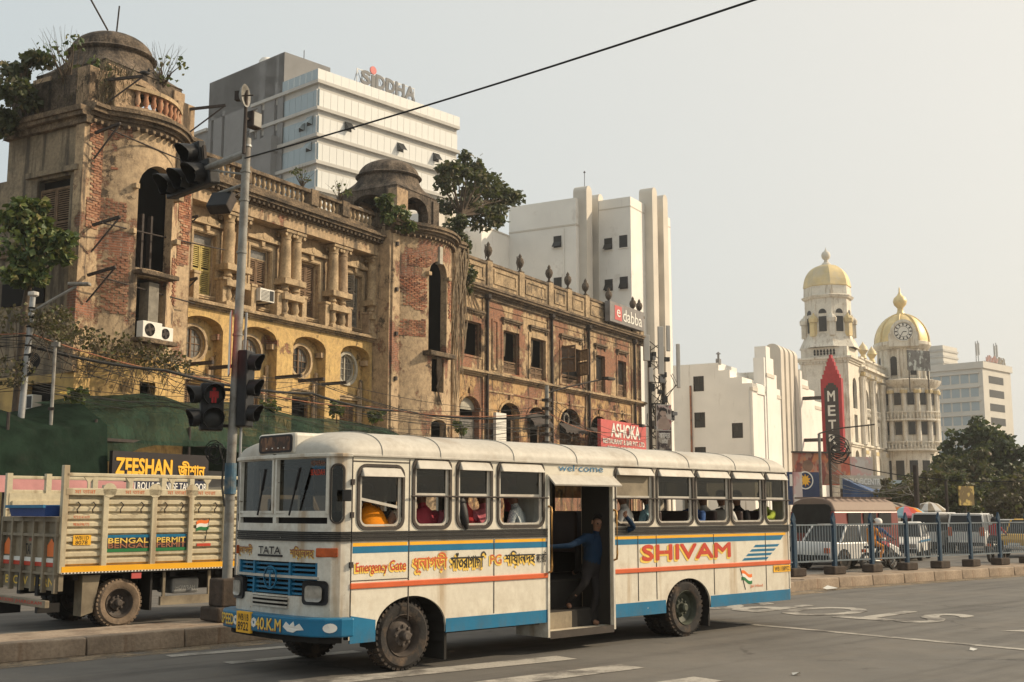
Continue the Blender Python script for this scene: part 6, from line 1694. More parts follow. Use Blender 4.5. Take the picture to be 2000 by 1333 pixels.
# destination box, wipers, mirrors
db = MB().box(-1.255, -.55, .68, 1.52, 2.69, 2.962).build('destination_box', M['busfront'], BUS, bevel=.04)
m = MB(); m.P = lambda x, y, z: (-1.26 + y, x, z); m.prism(loop_rr(.73, 1.47, 2.715, 2.94, .05), -.008, .01); m.build('display', M['letterk'], db)
m = MB(); m.P = lambda x, y, z: (-1.26 + y, x, z); m.prism(loop_rr(.76, 1.44, 2.74, 2.915, .04), -.012, -.006); m.build('display_pane', poster('route_board', [(.10, .05, .03), (.20, .10, .05), (.05, .03, .02)], 9), db)
m = MB()
for k in range(4): m.box(-1.278, -1.272, .88 + k * .13, .90 + k * .13, 2.765, 2.78)
m.build('lamp_dot', M['letterw'], db)
for w, tilt in ((1.42, .18), (.72, .2)):
    m = MB(); p0 = Vector(FP.P(sy(w), -.05, 1.93)); p1 = Vector(FP.P(sy(w - tilt), -.06, 2.50))
    m.bar(p0, p1, .018); m.bar(p0 + (p1 - p0) * .55, p1 + (p1 - p0) * .02, .035, .02); m.build('wiper', M['black'], BUS)
MB().tube([FP.P(.05, -.02, 2.2), FP.P(.1, -.16, 2.2), FP.P(.12, -.18, 2.15)], .014, 6).build('mirror_arm', M['iron'], BUS)
m = MB(); m.P = FP.P; m.box(.07, .15, -.22, -.19, 2.10, 2.24); m.build('mirror', M['black'], BUS, bevel=.01)
# rear end
rpts = [(8.78, 0), (8.88, .03), (8.95, .12), (8.98, .3), (8.99, 1.12), (8.98, 1.95), (8.95, 2.13), (8.88, 2.22), (8.78, BW)]
RP = PathMap(rpts[::-1]); RP.flip = 1; RL = RP.L[-1]
m = MB(); m.P = RP.P; wall(m, 0, RL, .42, 2.67, [rect(.5, RL - .5, 1.8, 2.5, n=6, d=.04)], 0, step=.12); m.build('rear_panel', M['busw'], BUS)
m = MB(); m.P = RP.P; m.strip(RP.band(0, RL), .42, .605, -.02, .003); 
MB().strip(RP.band(0, RL), .42, .605, -.02, .003).build('blue_skirt', M['busblue'], BUS)
MB().strip(RP.band(0, RL), 1.045, 1.115, -.01, .02).build('orange_rail', M['busorg'], BUS)
MB().strip(RP.band(0, RL), 1.618, 1.735, -.01, .02).build('ribbed_band', M['busblk'], BUS)
MB().strip(RP.band(RL - .16, RL - .02, 4), .62, 2.6, -.01, .012).build('corner_trim', M['busw2'], BUS)
# inside and underneath
MB().box(-1.1, 2.56, .10, BW - .1, .88, .95).build('floor', M['busint'], BUS); MB().box(4.06, 8.9, .10, BW - .1, .88, .95).build('floor', M['busint'], BUS); MB().box(2.56, 4.06, .70, BW - .1, .88, .95).build('floor', M['busint'], BUS)
MB().box(-.8, 8.7, .75, BW - .35, .48, .86).build('chassis', M['busdk'], BUS)
MB().box(.75, 2.55, .12, .16, .40, .9).box(4.1, 5.2, .12, .16, .38, .9).box(6.5, 8.7, .12, .16, .42, .9).build('inner_skirt', M['busdk'], BUS)
MB().box(-.88, -.5, .06, .1, .44, .9).box(-1.1, -.9, .2, 2.0, .5, .95).build('footwell', M['busdk'], BUS)
MB().box(-.85, 8.75, .06, BW - .06, 2.60, 2.66).build('ceiling', M['busint'], BUS)
for u in [-.1 + .0 * i for i in range(1)]: pass
for i, u in enumerate((.3, 1.1, 1.9, 4.6, 5.35, 6.1, 6.85, 7.6, 8.35)):
    sb_ = MB().box(u - .06, u + .02, 1.25, 2.15, 1.40, 1.98).box(u - .02, u + .42, 1.25, 2.15, 1.32, 1.42).build('seat', M['seat'], BUS, bevel=.03)
    if u > 5: MB().box(u - .06, u + .02, .12, 1.0, 1.40, 1.98).box(u - .02, u + .42, .12, 1.0, 1.32, 1.42).build('seat', M['seat'], BUS, bevel=.03)
MB().box(-.8, 2.5, .10, .55, 1.30, 1.40).box(-.8, 2.5, .12, .16, .95, 1.3).build('bench', M['seat'], BUS); MB().box(4.08, 5.0, .10, .55, 1.30, 1.40).build('bench', M['seat'], BUS)
MB().box(-1.0, -.9, .3, 2.0, 1.0, 1.75).lathe([(.001, 1.80), (.22, 1.78), (.24, 1.82), (.001, 1.84)], (-.75, 1.55, 0), 16).build('dashboard', M['busdk'], BUS)
MB().tube([(-.2, .7, 2.5), (8.5, .7, 2.5)], .02, 6).tube([(-.2, 1.6, 2.5), (8.5, 1.6, 2.5)], .02, 6).build('grab_rail', M['steel'], BUS)
# doorway
dr = MB().box(2.62, 4.0, .02, .32, .235, .285).build('lower_step', M['busw'], BUS)
MB().box(2.62, 4.0, -.02, .02, .20, .30).build('step_edge', M['rubber'], BUS)
MB().box(2.62, 3.42, .30, .34, .285, .52).build('step_riser', M['truckdk'], BUS); MB().box(3.42, 4.0, .30, .34, .285, .52).build('step_riser', M['busdk'], BUS)
MB().box(2.62, 4.0, .32, .66, .50, .535).build('upper_step', M['busint'], BUS); MB().box(2.62, 4.0, .66, .70, .535, .93).build('step_riser', M['busdk'], BUS)
MB().box(2.58, 2.62, -.02, .62, .22, 2.5).box(4.0, 4.04, -.02, .62, .24, 2.5).build('door_jamb', M['busfront'], BUS)
MB().box(3.985, 3.998, .05, .6, .30, 2.45).build('folded_door', M['busdk'], BUS)
MB().add([(2.60, -.005, 2.50), (4.04, -.005, 2.50), (4.05, -.17, 2.36), (2.58, -.17, 2.36), (2.60, -.005, 2.46), (4.04, -.005, 2.46), (4.05, -.16, 2.34), (2.58, -.16, 2.34)], [(0,1,2,3),(4,7,6,5),(0,3,7,4),(1,5,6,2),(3,2,6,7),(0,4,5,1)]).build('door_canopy', M['busw2'], BUS)
for u, z0, z1 in ((2.60, 1.12, 2.05), (4.02, 1.25, 2.0)):
    MB().tube([(u, -.01, z1), (u, -.07, z1 - .02), (u, -.08, z1 - .1), (u, -.08, z0 + .1), (u, -.07, z0 + .02), (u, -.01, z0)], .016, 8).build('hand_rail', M['rail'], BUS, smooth=60)
MB().tube([(3.03, .47, .5), (3.03, .47, 2.5)], .018, 8).build('hand_rail', M['rail'], BUS); MB().tube([(3.35, .75, .95), (3.35, .75, 2.5)], .018, 8).build('hand_rail', M['steel'], BUS)
# wheels
def wheel(parent, c, r, w, rimmat, tyremat, hub_out=.0, n=36, side=-1):
    t = MB(); y0, y1 = -w / 2, w / 2
    t.lathe([(r * .60, y0 + .02), (r * .68, y0), (r * .86, y0 - .008), (r * .95, y0 + .02), (r * .985, y0 + .05), (r * .985, y1 - .05), (r * .95, y1 - .02), (r * .86, y1 + .008), (r * .60, y1 - .02)], (c[0], c[1], c[2]), n, 'y')
    for k in range(n):
        a = 2 * pi * k / n
        for s_, yy in ((0, y0 + .07), (.5, y1 - .07)):
            q = a + s_ * 2 * pi / n; t.bar((c[0] + r * .97 * cos(q), c[1] + yy - .055, c[2] + r * .97 * sin(q)), (c[0] + r * .97 * cos(q + .06), c[1] + yy + .055, c[2] + r * .97 * sin(q + .06)), .045, .03, (cos(q), 0, sin(q)))
    ty = t.build('tyre', tyremat, parent, smooth=35)
    m = MB()
    m.lathe([(r * .62, y0 + .02), (r * .60, y0 + .0), (r * .56, y0 + .03), (r * .52, y0 + .10), (r * .34, y0 + .11 - hub_out), (r * .30, y0 + .08 - hub_out), (r * .16, y0 + .07 - hub_out), (r * .15, y0 - .01 - hub_out), (r * .10, y0 - .03 - hub_out), (.001, y0 - .03 - hub_out)], c, 24, 'y')
    for k in range(8):
        a = 2 * pi * k / 8; m.lathe([(.022, y0 + .10 - hub_out), (.022, y0 + .055 - hub_out), (.001, y0 + .05 - hub_out)], (c[0] + r * .27 * cos(a), c[1], c[2] + r * .27 * sin(a)), 6, 'y')
    m.lathe([(r * .62, y1 - .02), (r * .3, y1 - .06), (.001, y1 - .06)], c, 20, 'y')
    m.build('rim', rimmat, ty, smooth=40); return ty
wheel(BUS, (.03, .19, .43), .43, .26, M['rim'], M['tyre'], .06); wheel(BUS, (5.85, .17, .445), .445, .26, M['rim2'], M['tyre'], -.03); wheel(BUS, (5.85, .47, .445), .445, .26, M['rim2'], M['tyre'])
wheel(BUS, (.03, BW - .19, .43), .43, .26, M['rim'], M['tyre']); wheel(BUS, (5.85, BW - .2, .445), .445, .26, M['rim2'], M['tyre'])
MB().tube([(.03, .3, .43), (.03, BW - .3, .43)], .06, 8).tube([(5.85, .3, .44), (5.85, BW - .3, .44)], .09, 8).build('axle', M['busdk'], BUS)
MB().box(.70, .74, .05, .5, .08, .62).build('mud_flap', M['busdk'], BUS); MB().box(6.44, 6.48, .05, .6, .12, .6).build('mud_flap', M['busdk'], BUS)
for c_ in (.105, 5.86): MB().lathe([(.58, .03), (.56, .34)], (c_, 0, .42), 16, 'y', -.2, pi + .2).build('wheel_arch_liner', M['busdk'], BUS)
for a, b in ((-.9, 2.55), (4.07, 8.6)): MB().box(a, b, .34, .40, .44, .95).build('wheel_well', M['busdk'], BUS)
for y_, ops_ in ((.065, WIN), (BW - .065, WIN + [(2.65, 4.0, 1.79, 2.645)])):
    m = MB(); wall(m, -.88, 8.78, .95, 2.64, [rect(a - .03, b + .03, l - .03, h + .02) for a, b, l, h in ops_] + ([rect(2.6, 4.03, .95, 2.6)] if y_ < 1 else []), y_, rev=False); m.build('inner_lining', M['busint'], BUS)
for a, b, l, h in WIN + [(2.65, 4.0, 1.79, 2.645)]: MB().box(a, b, BW - .04, BW - .035, 2.2, h).build('far_pane', M['glass'], BUS)

# ---- people on the bus
BM = Matrix.Translation(BUSO) @ Matrix.Rotation(RA, 4, 'Z')
def onbus(u, y): return BM @ Vector((u, y, 0))
def passenger(label, u, y, rz, J, mats, **k):
    return person(label, onbus(u, y), RA + rz, J, mats, 'passengers seated in the bus', **k)
DT = M['dark_trousers']
inw = pi           # seated with the back to the near windows
back = lambda **k: sit_pose(1.40, back=.0, **k)
sh = passenger('passenger wrapped in saffron cloth, back to the first side window', -.36, .30, inw, back(lean=.05), (M['saffron_cloth'], M['saffron_cloth'], M['skin']))
m = MB(); n = 18; rows = []
for i, (z, r, s_) in enumerate(((1.40, .31, 1.0), (1.62, .30, .95), (1.82, .27, .85), (1.96, .22, .75), (2.04, .13, .7))):
    for j in range(n):
        a = 2 * pi * j / n; q = 1 + .05 * sin(a * 5 + i * 1.3); rows.append((r * cos(a) * q, r * sin(a) * q * s_ * .9, z + .02 * sin(a * 3 + i)))
m.add(rows, [(i*n+j, i*n+(j+1) % n, (i+1)*n+(j+1) % n, (i+1)*n+j) for i in range(4) for j in range(n)]); m.build('shawl', M['saffron_cloth'], sh, smooth=70)
passenger('passenger in a plain grey shirt at the second side window', .24, .30, inw, back(), (M['grey_cloth'], DT, M['skin']))
passenger('passenger in a maroon checked shirt at the second side window', .56, .27, inw, back(lean=.09), (M['maroon_check_cloth'], DT, M['skin']))
lh = passenger('passenger in pink with long black hair hanging over the sill of the third window', 1.02, .24, inw, back(), (M['pink_cloth'], M['red_cloth'], M['skin']))
m = MB(); m.tube([(0, .06, 2.28), (.01, .12, 2.12), (.02, .19, 1.98), (.02, .245, 1.84), (.0, .262, 1.74)], [.07, .085, .08, .06, .02], 10); m.build('long_hair', M['hair'], lh, smooth=60)
passenger('passenger in dark red at the third side window', 1.36, .34, inw, back(), (M['red_cloth'], DT, M['skin']))
passenger('passenger whose bright pink sleeve shows at the left of the fourth window', 1.66, .28, inw, back(), (M['pink_cloth'], DT, M['skin']))
passenger('passenger in a pale checked shirt at the fourth side window', 2.30, .26, inw + .5, back(lean=.08), (M['check'], DT, M['skin']))
passenger('passenger in white near the window with the lowered tan blind', 4.72, .30, inw + .4, back(), (M['white_cloth'], DT, M['skin']))
passenger('passenger in dark brown behind the tan blind window', 4.32, .42, inw, back(), (M['red_cloth'], DT, M['skin']))
passenger('passenger in a teal shirt at the left of the sixth side window', 5.28, .27, inw + .2, back(), (M['teal_cloth'], DT, M['skin']))
front = -pi / 2    # seats facing the front of the bus
passenger('passenger in a blue shirt resting a bare arm on the seventh window sill', 6.55, .36, front, sit_pose(1.40, arm=dict(sh_l=(.17, -.02, 1.93), el_l=(.26, -.14, 1.78), ha_l=(.22, -.40, 1.86))), (M['blue_cloth'], DT, M['skin']))
passenger('passenger in grey at the right of the seventh side window', 6.92, .40, front, sit_pose(1.40), (M['grey_cloth'], DT, M['skin']))
passenger('passenger with a pale sleeve on the sill of the eighth window', 7.35, .33, front, sit_pose(1.40, arm=dict(sh_l=(.17, -.02, 1.93), el_l=(.27, -.06, 1.80), ha_l=(.28, -.02, 1.76))), (M['white_cloth'], DT, M['skin']))
passenger('passenger in black at the eighth side window', 7.85, .36, front, sit_pose(1.40), (DT, DT, M['skin']))
passenger('passenger in lime green at the rearmost side window', 8.62, .34, front, sit_pose(1.40, arm=dict(sh_l=(.17, -.02, 1.93), el_l=(.24, -.20, 1.86), ha_l=(.20, -.45, 1.84))), (M['lime_cloth'], DT, M['skin']))
passenger('bus driver in a white shirt behind the windscreen', -.35, 1.55, front, sit_pose(1.36, arm=dict(el_l=(.25, -.22, 1.66), ha_l=(.15, -.42, 1.78), el_r=(-.25, -.22, 1.66), ha_r=(-.15, -.42, 1.78))), (M['white_cloth'], DT, M['skin']))
# conductor in the doorway: joints in the bus frame, origin at the lower step
cx0 = 3.85
cJ = dict(pelvis=(.06, .02, 1.13), chest=(.12, -.02, 1.47), neck=(.14, -.04, 1.66), head=(.145, -.07, 1.80),
          sh_l=(.33, -.06, 1.58), el_l=(.58, -.42, 1.73), ha_l=(.335, -.44, 1.92), sh_r=(-.09, -.02, 1.58), el_r=(-.46, -.04, 1.47), ha_r=(-.80, .10, 1.46),
          hip_l=(.15, .02, 1.06), kn_l=(.10, -.06, .70), an_l=(.02, .02, .36), to_l=(.06, -.14, .315), hip_r=(-.03, .02, 1.06), kn_r=(-.20, -.10, .92), an_r=(-.29, .18, .61), to_r=(-.38, .04, .572),
          _face=(-.55, -.8, -.1))
person('bus conductor in a navy sweater and dark trousers leaning out of the open doorway', onbus(cx0, .34), RA, cJ, (M['navy_sweater'], DT, M['skin']), fingers=True)
stand = dict(pelvis=(0, 0, .95), chest=(0, 0, 1.30), neck=(0, 0, 1.49), head=(0, -.02, 1.63), sh_l=(.19, 0, 1.40), el_l=(.25, 0, 1.13), ha_l=(.24, -.12, .90), sh_r=(-.19, 0, 1.40), el_r=(-.30, -.1, 1.55), ha_r=(-.22, -.1, 1.52 + .02),
             hip_l=(.10, 0, .90), kn_l=(.11, -.02, .50), an_l=(.11, .02, .09), to_l=(.12, -.12, .05), hip_r=(-.10, 0, .90), kn_r=(-.11, -.02, .50), an_r=(-.11, .02, .09), to_r=(-.12, -.12, .05))
person('passenger in dark clothes standing in the gloom inside the bus doorway', onbus(3.05, 1.15) + Vector((0, 0, .95)), RA, stand, (M['maroon_check_cloth'], DT, M['skin']))

# ================================================================ THE TRUCK ON THE FAR CARRIAGEWAY
TK = thing('truck', 'cream slat-sided goods truck with painted bands and dusty rear wheels', 'truck', (-6.735, 20.609, 0), RA)
TWD = 2.38
posts = [-1.05, -.33, .57, 1.29, 2.0, 2.62]
for a, b in zip(posts, posts[1:]):
    m = MB()
    for k in range(9):
        z = 1.07 + k * .125
        m.sweep([(.06, z), (.035, z + .012), (.0, z + .03), (.0, z + .085), (.035, z + .108), (.06, z + .12)], a + .03, b - .03)
    m.build('side_panel', M['truck'], TK)
MB().box(-1.05, 2.65, .05, .07, .95, 2.3).box(-1.05, 2.65, TWD - .07, TWD - .05, .95, 2.3).build('side_wall', M['truck'], TK)
fm = MB()
for k in range(9):
    z = 1.07 + k * .125; fm.box(-1.0, 2.6, TWD - .10, TWD - .07, z, z + .09)
fm.build('far_side_panel', M['truck'], TK)
for i, u in enumerate(posts):
    w = .05
    MB().box(u - w, u + w, -.045, .06, .95, 2.42 if i else 2.74).build('post', M['truck'], TK, bevel=.008)
    if 0 < i < 5: MB().lathe([(.001, -.05), (.125, -.05), (.125, -.03), (.001, -.03)], (u + (.05 if i == 1 else 0), 0, 2.33), 12, 'y').build('post_disc', M['truck'], TK)
    MB().box(u - w, u + w, TWD - .06, TWD + .04, .95, 2.66).build('post', M['truck'], TK)
for y in (-.02, TWD): MB().box(-1.05, 2.65, y - .03, y + .04, 2.24, 2.36).box(-1.05, 2.65, y - .025, y + .025, 2.555, 2.615).build('top_rail', M['truck'], TK, bevel=.01)
for u in (-.65, .1, .9, 1.6): MB().prism([(u - .09, 2.555), (u + .09, 2.555), (u + .02, 2.46), (u + .02, 2.36), (u - .02, 2.36), (u - .02, 2.46)], -.03, .0).build('rail_bracket', M['truck'], TK)
MB().box(-1.06, 2.66, -.05, .05, .965, 1.06).build('yellow_sill', M['busyel'], TK)
m = MB()
for k in range(62): m.box(-1.05 + k * .06, -1.02 + k * .06, -.054, -.04, .945, .963)
m.build('dotted_trim', M['letterk'], TK); MB().box(-1.06, 2.66, -.05, .05, .94, .965).build('white_trim', M['letterw'], TK)
for u in (-.82, -.55, -.05, .33, .78, 1.1, 1.45, 1.78): MB().tube([(u, -.01, 2.13), (u + .03, -.05, 2.08), (u - .03, -.05, 2.0), (u, -.02, 1.95)], .012, 5).build('rope_hook', M['iron'], TK)
tside = facing(-.012)
for a, b, s_ in ((-.27, .51, 'BENGAL'), (.63, 1.23, 'PERMIT')):
    MB().box(a, b, -.010, .0, 1.52, 1.57).build('teal_stripe', M['busblue'], TK); MB().box(a, b, -.010, .0, 1.335, 1.52).build('black_band', M['letterk'], TK); MB().box(a, b, -.010, .0, 1.28, 1.335).build('green_stripe', M['dkgreen'], TK)
    text('lettering', s_, TK, M['lettery2'], (a + .02, b - .02, 1.43, 1.515), tside, off=.03, ex=.001); text('lettering', s_, TK, M['letterbr'], (a + .02, b - .02, 1.345, 1.43), tside, off=.03, ex=.001)
MB().box(-.87, -.56, -.012, 0, 1.41, 1.575).build('number_plate', M['lettery'], TK)
text('lettering', 'WB11D', TK, M['letterk'], (-.84, -.60, 1.50, 1.56), facing(-.0125), off=.01, ex=.001); text('lettering', '8078', TK, M['letterk'], (-.83, -.62, 1.42, 1.485), facing(-.0125), off=.01, ex=.001)
text('lettering', '9733141419', TK, M['lettero'], (-.88, -.60, 1.85, 1.90), facing(-.002), ex=.001); text('lettering', '9836596775', TK, M['lettero'], (-.88, -.60, 1.73, 1.78), facing(-.002), ex=.001)
for u in (-.9, .0, .8, 1.4): text('lettering', 'মা তারা', TK, M['lettero'], (u, u + .36, 2.27, 2.33), facing(-.052), ex=.001)
for k, mt_ in enumerate(('saffron', 'letterw', 'dkgreen')):
    z = 1.79 - k * .06; v = [(1.42 + i * .05, z + .015 * sin(i * 1.2) + i * .008) for i in range(6)]
    MB().prism(v + [(x, q - .06) for x, q in v[::-1]], -.010, .0).build('painted_flag', M[mt_], TK)
MB().bar((1.68, -.008, 1.85), (1.60, -.008, 1.42), .014, .006).build('painted_flagpole', M['letterk'], TK)
MB().box(1.44, 1.72, -.012, 0, 1.345, 1.395).build('red_plate', M['letterr'], TK)
# tailboard
tr = lambda a, b, c: (-1.08 - c, TWD - a, b)        # seen from behind: across runs from the far side to the near one
MB().box(-1.08, -1.0, .0, TWD, .66, 1.86).build('tailboard', M['truckdk'], TK)
for i in range(6):
    y = .03 + i * (TWD - .12) / 5; MB().box(-1.15, -1.07, y, y + .07, .62, 1.88).build('tailboard_post', M['truckdk'], TK, bevel=.008)
MB().box(-1.14, -1.06, 0, TWD, 1.80, 1.88).box(-1.14, -1.06, 0, TWD, 1.55, 1.60).box(-1.13, -1.06, 0, TWD, .92, .96).build('tailboard_rail', M['truckdk'], TK)
for i in range(5):
    y0 = .12 + i * (TWD - .12) / 5; y1 = y0 + .36
    MB().box(-1.10, -1.075, y0, y1, 1.12, 1.19).build('white_band', M['letterw'], TK); MB().box(-1.10, -1.075, y0, y1, 1.05, 1.12).build('red_band', M['letterr'], TK)
    if i in (0, 4, 2):
        text('lettering', 'TATA' if i == 2 else '', TK, M['letterk'], (TWD - y1, TWD - y0, 1.24, 1.42), lambda a, b, c: (-1.083 - c, TWD - a, b), off=.02, ex=.001) if i == 2 else \
        MB().add([(-1.102, y0 + .03, 1.22), (-1.102, y1 - .03, 1.22), (-1.102, y1 - .02, 1.40), (-1.102, (y0 + y1) / 2, 1.52), (-1.102, y0 + .02, 1.40)], [(0, 1, 2, 3, 4)]).build('painted_flame', M['saffron'], TK)
text('lettering', 'OK', TK, M['letterr'], (1.12, 1.26, 1.46, 1.52), lambda a, b, c: (-1.083 - c, TWD - a, b), off=.01, ex=.001)
text('lettering', 'BLOW HORN', TK, M['lettery2'], (.2, 2.2, .72, .86), lambda a, b, c: (-1.083 - c, TWD - a, b), off=.02, ex=.001)
MB().box(-1.30, -1.22, -.02, TWD + .02, .40, .52).build('rear_bumper', M['truckdk'], TK, bevel=.01)
text('lettering', 'HE 9433085 JHARGRAM', TK, M['letterr'], (.1, TWD - .1, .425, .495), lambda a, b, c: (-1.302 - c, TWD - a, b), off=.01, ex=.001)
for y in (.3, 1.9): MB().box(-1.28, -.9, y, y + .1, .2 if y > 1 else .3, .45).build('bumper_bracket', M['chassis'], TK)
MB().box(-1.0, 2.62, .08, TWD - .08, .90, .95).build('bed_floor', M['chassis'], TK)
MB().box(-1.1, 4.6, .75, .87, .55, .9).box(-1.1, 4.6, 1.5, 1.62, .55, .9).build('chassis_rail', M['chassis'], TK)
for u in (-.8, .1, 1.0, 1.9): MB().box(u, u + .1, .1, TWD - .1, .82, .9).build('cross_member', M['chassis'], TK)
MB().box(.80, 1.85, .05, .12, .33, .48).box(.85, .9, .08, .12, .45, .92).box(1.75, 1.8, .08, .12, .45, .92).build('side_guard', M['truckdk'], TK)
MB().box(1.15, 1.7, .3, .9, .5, .78).build('fuel_tank', M['steel'], TK, bevel=.05)
text('lettering', 'HOWRAH', TK, M['letterw'], (1.22, 1.6, .57, .64), facing(.295), off=.01)
MB().add([(-.62, .1, .93), (-.30, .1, .93), (-.42, .1, .28), (-.62, .1, .22), (-.62, .4, .93), (-.30, .4, .93), (-.42, .4, .28), (-.62, .4, .22)], [(0,1,2,3),(4,7,6,5),(0,4,5,1),(1,5,6,2),(3,2,6,7),(0,3,7,4)]).build('mudguard', M['truckdk'], TK)
MB().box(.62, .66, .1, .55, .25, .9).build('mud_flap', M['chassis'], TK)
MB().box(.2, .38, -.02, .0, .82, .92).build('red_reflector', M['signred'], TK)
wheel(TK, (.04, .17, .41), .41, .24, M['rim'], M['tyre2'], -.02); wheel(TK, (.04, .45, .41), .41, .24, M['rim'], M['tyre']); wheel(TK, (.04, TWD - .17, .41), .41, .24, M['rim'], M['tyre']); wheel(TK, (.04, TWD - .45, .41), .41, .24, M['rim'], M['tyre'])
wheel(TK, (3.55, .17, .41), .41, .24, M['rim'], M['tyre']); wheel(TK, (3.55, TWD - .17, .41), .41, .24, M['rim'], M['tyre'])
MB().tube([(.04, .2, .41), (.04, TWD - .2, .41)], .09, 8).build('axle', M['chassis'], TK)
cb = MB(); wl2 = [(2.78, .55), (2.78, 2.35), (2.95, 2.45), (4.0, 2.4), (4.45, 1.55), (4.55, 1.45), (4.6, .55)]
cb.prism(wl2, .1, TWD - .1); cab = cb.build('cab', M['truckdk'], TK, bevel=.05)
MB().box(3.0, 3.9, .085, .11, 1.5, 2.2).build('side_window', M['dkglass'], cab)
BN = thing('plastic_bin', 'blue plastic tub hooked over the tailboard of the truck', 'tub', tuple(TK.matrix_world.translation)); BN.matrix_world = Matrix.Translation((-6.735, 20.609, 0)) @ Matrix.Rotation(RA, 4, 'Z')
MB().add([(-1.30, .15, 1.885), (-1.0, .15, 1.885), (-1.0, 1.55, 1.885), (-1.30, 1.55, 1.885), (-1.34, .10, 2.06), (-.96, .10, 2.06), (-.96, 1.6, 2.06), (-1.34, 1.6, 2.06)], [(0,3,2,1),(0,1,5,4),(1,2,6,5),(2,3,7,6),(3,0,4,7)]).build('tub', surf('blue_plastic', (.02, .06, .22), .5), BN)
MB().box(-1.38, -1.34, .06, 1.64, 2.03, 2.08).box(-.96, -.92, .06, 1.64, 2.03, 2.08).build('rim', M['letterb'], BN)

# ================================================================ SIGNAL POLE ON THE MEDIAN
px_, py_ = -4.58, 19.28
SP = thing('signal_pole', 'grey steel traffic signal pole on stepped stone blocks on the median', 'pole', (px_, py_, .25), RA)
MB().box(-.30, .30, -.26, .30, .0, .22).build('plinth', M['dkstone'], SP, bevel=.03); MB().box(-.2, .22, -.2, .22, .22, .66).build('plinth_block', M['dkstone'], SP, bevel=.03)
lean = .017
MB().tube([(0, 0, .6), (.0, 0, 2.5), (lean * 4, 0, 5.5), (lean * 6, 0, 8.0)], [.082, .078, .072, .07], 16).build('pole', M['greypole'], SP, smooth=60)
for z in (.95, 1.9, 3.2, 4.6, 6.0, 6.9, 7.4, 7.85): MB().lathe([(.068, z), (.086, z), (.086, z + .035), (.068, z + .035)], (lean * max(0, z - 2) , 0, 0), 16).build('clamp_band', M['greypole'] if z < 7.7 else M['steel'], SP)
MB().tube([(.12, -.05, .7), (.14, -.05, 3.6), (.17, -.05, 5.0)], .022, 6).build('conduit', M['steel'], SP)
MB().lathe([(.092, 2.0), (.096, 2.0), (.096, 2.5), (.092, 2.5)], (0, 0, 0), 16).build('painted_band', surf('faded_blue_paint', (.06, .12, .17), .7, .3, 6, (.2, .19, .16), .5, 5), SP)
MB().tube([(0, -.07, 7.7), (.02, -.07, 8.85)], .03, 8).build('mast', M['iron'], SP)
MB().tube([(lean * 6, 0, 7.75), (lean * 6, 1.0, 7.75), (lean * 6, 2.8, 7.75)], .065, 10).tube([(lean * 5, 0, 7.2), (lean * 5, 1.0, 7.2)], .03, 6).tube([(lean * 6, .1, 7.4), (lean * 6, 1.2, 7.7)], .02, 6).build('arm', M['greypole'], SP)
SPM = Matrix.Translation((px_, py_, .25)) @ Matrix.Rotation(RA, 4, 'Z')
# dish and box on the mast
DI = thing('dish_antenna', 'small round dish antenna on the mast above the signal pole', 'dish antenna'); DI.matrix_world = SPM @ Matrix.Translation((-.10, -.10, 8.68)) @ Matrix.Rotation(rad(35), 4, 'Z')
MB().lathe([(.001, .0), (.08, -.012), (.15, -.045), (.19, -.085), (.195, -.085), (.15, -.03), (.08, .01), (.001, .02)], (0, 0, 0), 20, 'y').build('reflector', M['greypole'], DI, smooth=60)
MB().tube([(0, -.0, 0), (0, -.22, 0)], .012, 6).build('feed', M['iron'], DI); MB().box(-.05, .05, 0, .1, -.08, .08).build('mount', M['iron'], DI)
JB = thing('junction_box', 'small rusty junction box fixed to the mast above the signal pole', 'box'); JB.matrix_world = SPM @ Matrix.Translation((.12, -.05, 8.32)) @ Matrix.Rotation(rad(15), 4, 'Z')
MB().box(-.02, .20, -.08, .08, -.12, .16).build('box', M['iron'], JB, bevel=.01); MB().box(.0, .18, -.09, -.08, -.10, .14).build('lid', M['greypole'], JB); MB().bar((-.1, 0, 0), (0, 0, 0), .04).build('bracket', M['iron'], JB)
def visor(parent, T, r=.16, l=.30, lens=None):
    m = MB(); m.T = T; n = 16
    vs = []
    for j in range(n + 1):
        a = rad(-60) + rad(300) * j / n
        for rr, cut in ((r, l * (.55 + .45 * max(0, sin(a)))), (r - .01, l * (.55 + .45 * max(0, sin(a))))):
            vs += [(rr * cos(a), 0, rr * sin(a)), (rr * cos(a), -cut, rr * sin(a))]
    m.add(vs, [f for j in range(n) for f in ((j*4, j*4+4, j*4+5, j*4+1), (j*4+2, j*4+3, j*4+7, j*4+6), (j*4+1, j*4+5, j*4+7, j*4+3))])
    v = m.build('visor', M['black'], parent, smooth=60)
    m = MB(); m.T = T; m.lathe([(.001, -.03), (r * .5, -.025), (r - .02, -.005), (r - .02, 0)], (0, 0, 0), 18, 'y'); m.build('lens', lens or M['dkglass'], v, smooth=60)
    return v
# overhead signal at the end of the arm: lamps in a row, facing back along the road
OS = thing('traffic_light', 'black overhead traffic light hung sideways from the signal pole arm', 'traffic light'); OS.matrix_world = SPM @ Matrix.Translation((.08, 1.95, 7.70)) @ Matrix.Rotation(rad(-90), 4, 'Z') @ Matrix.Rotation(rad(8), 4, 'X')
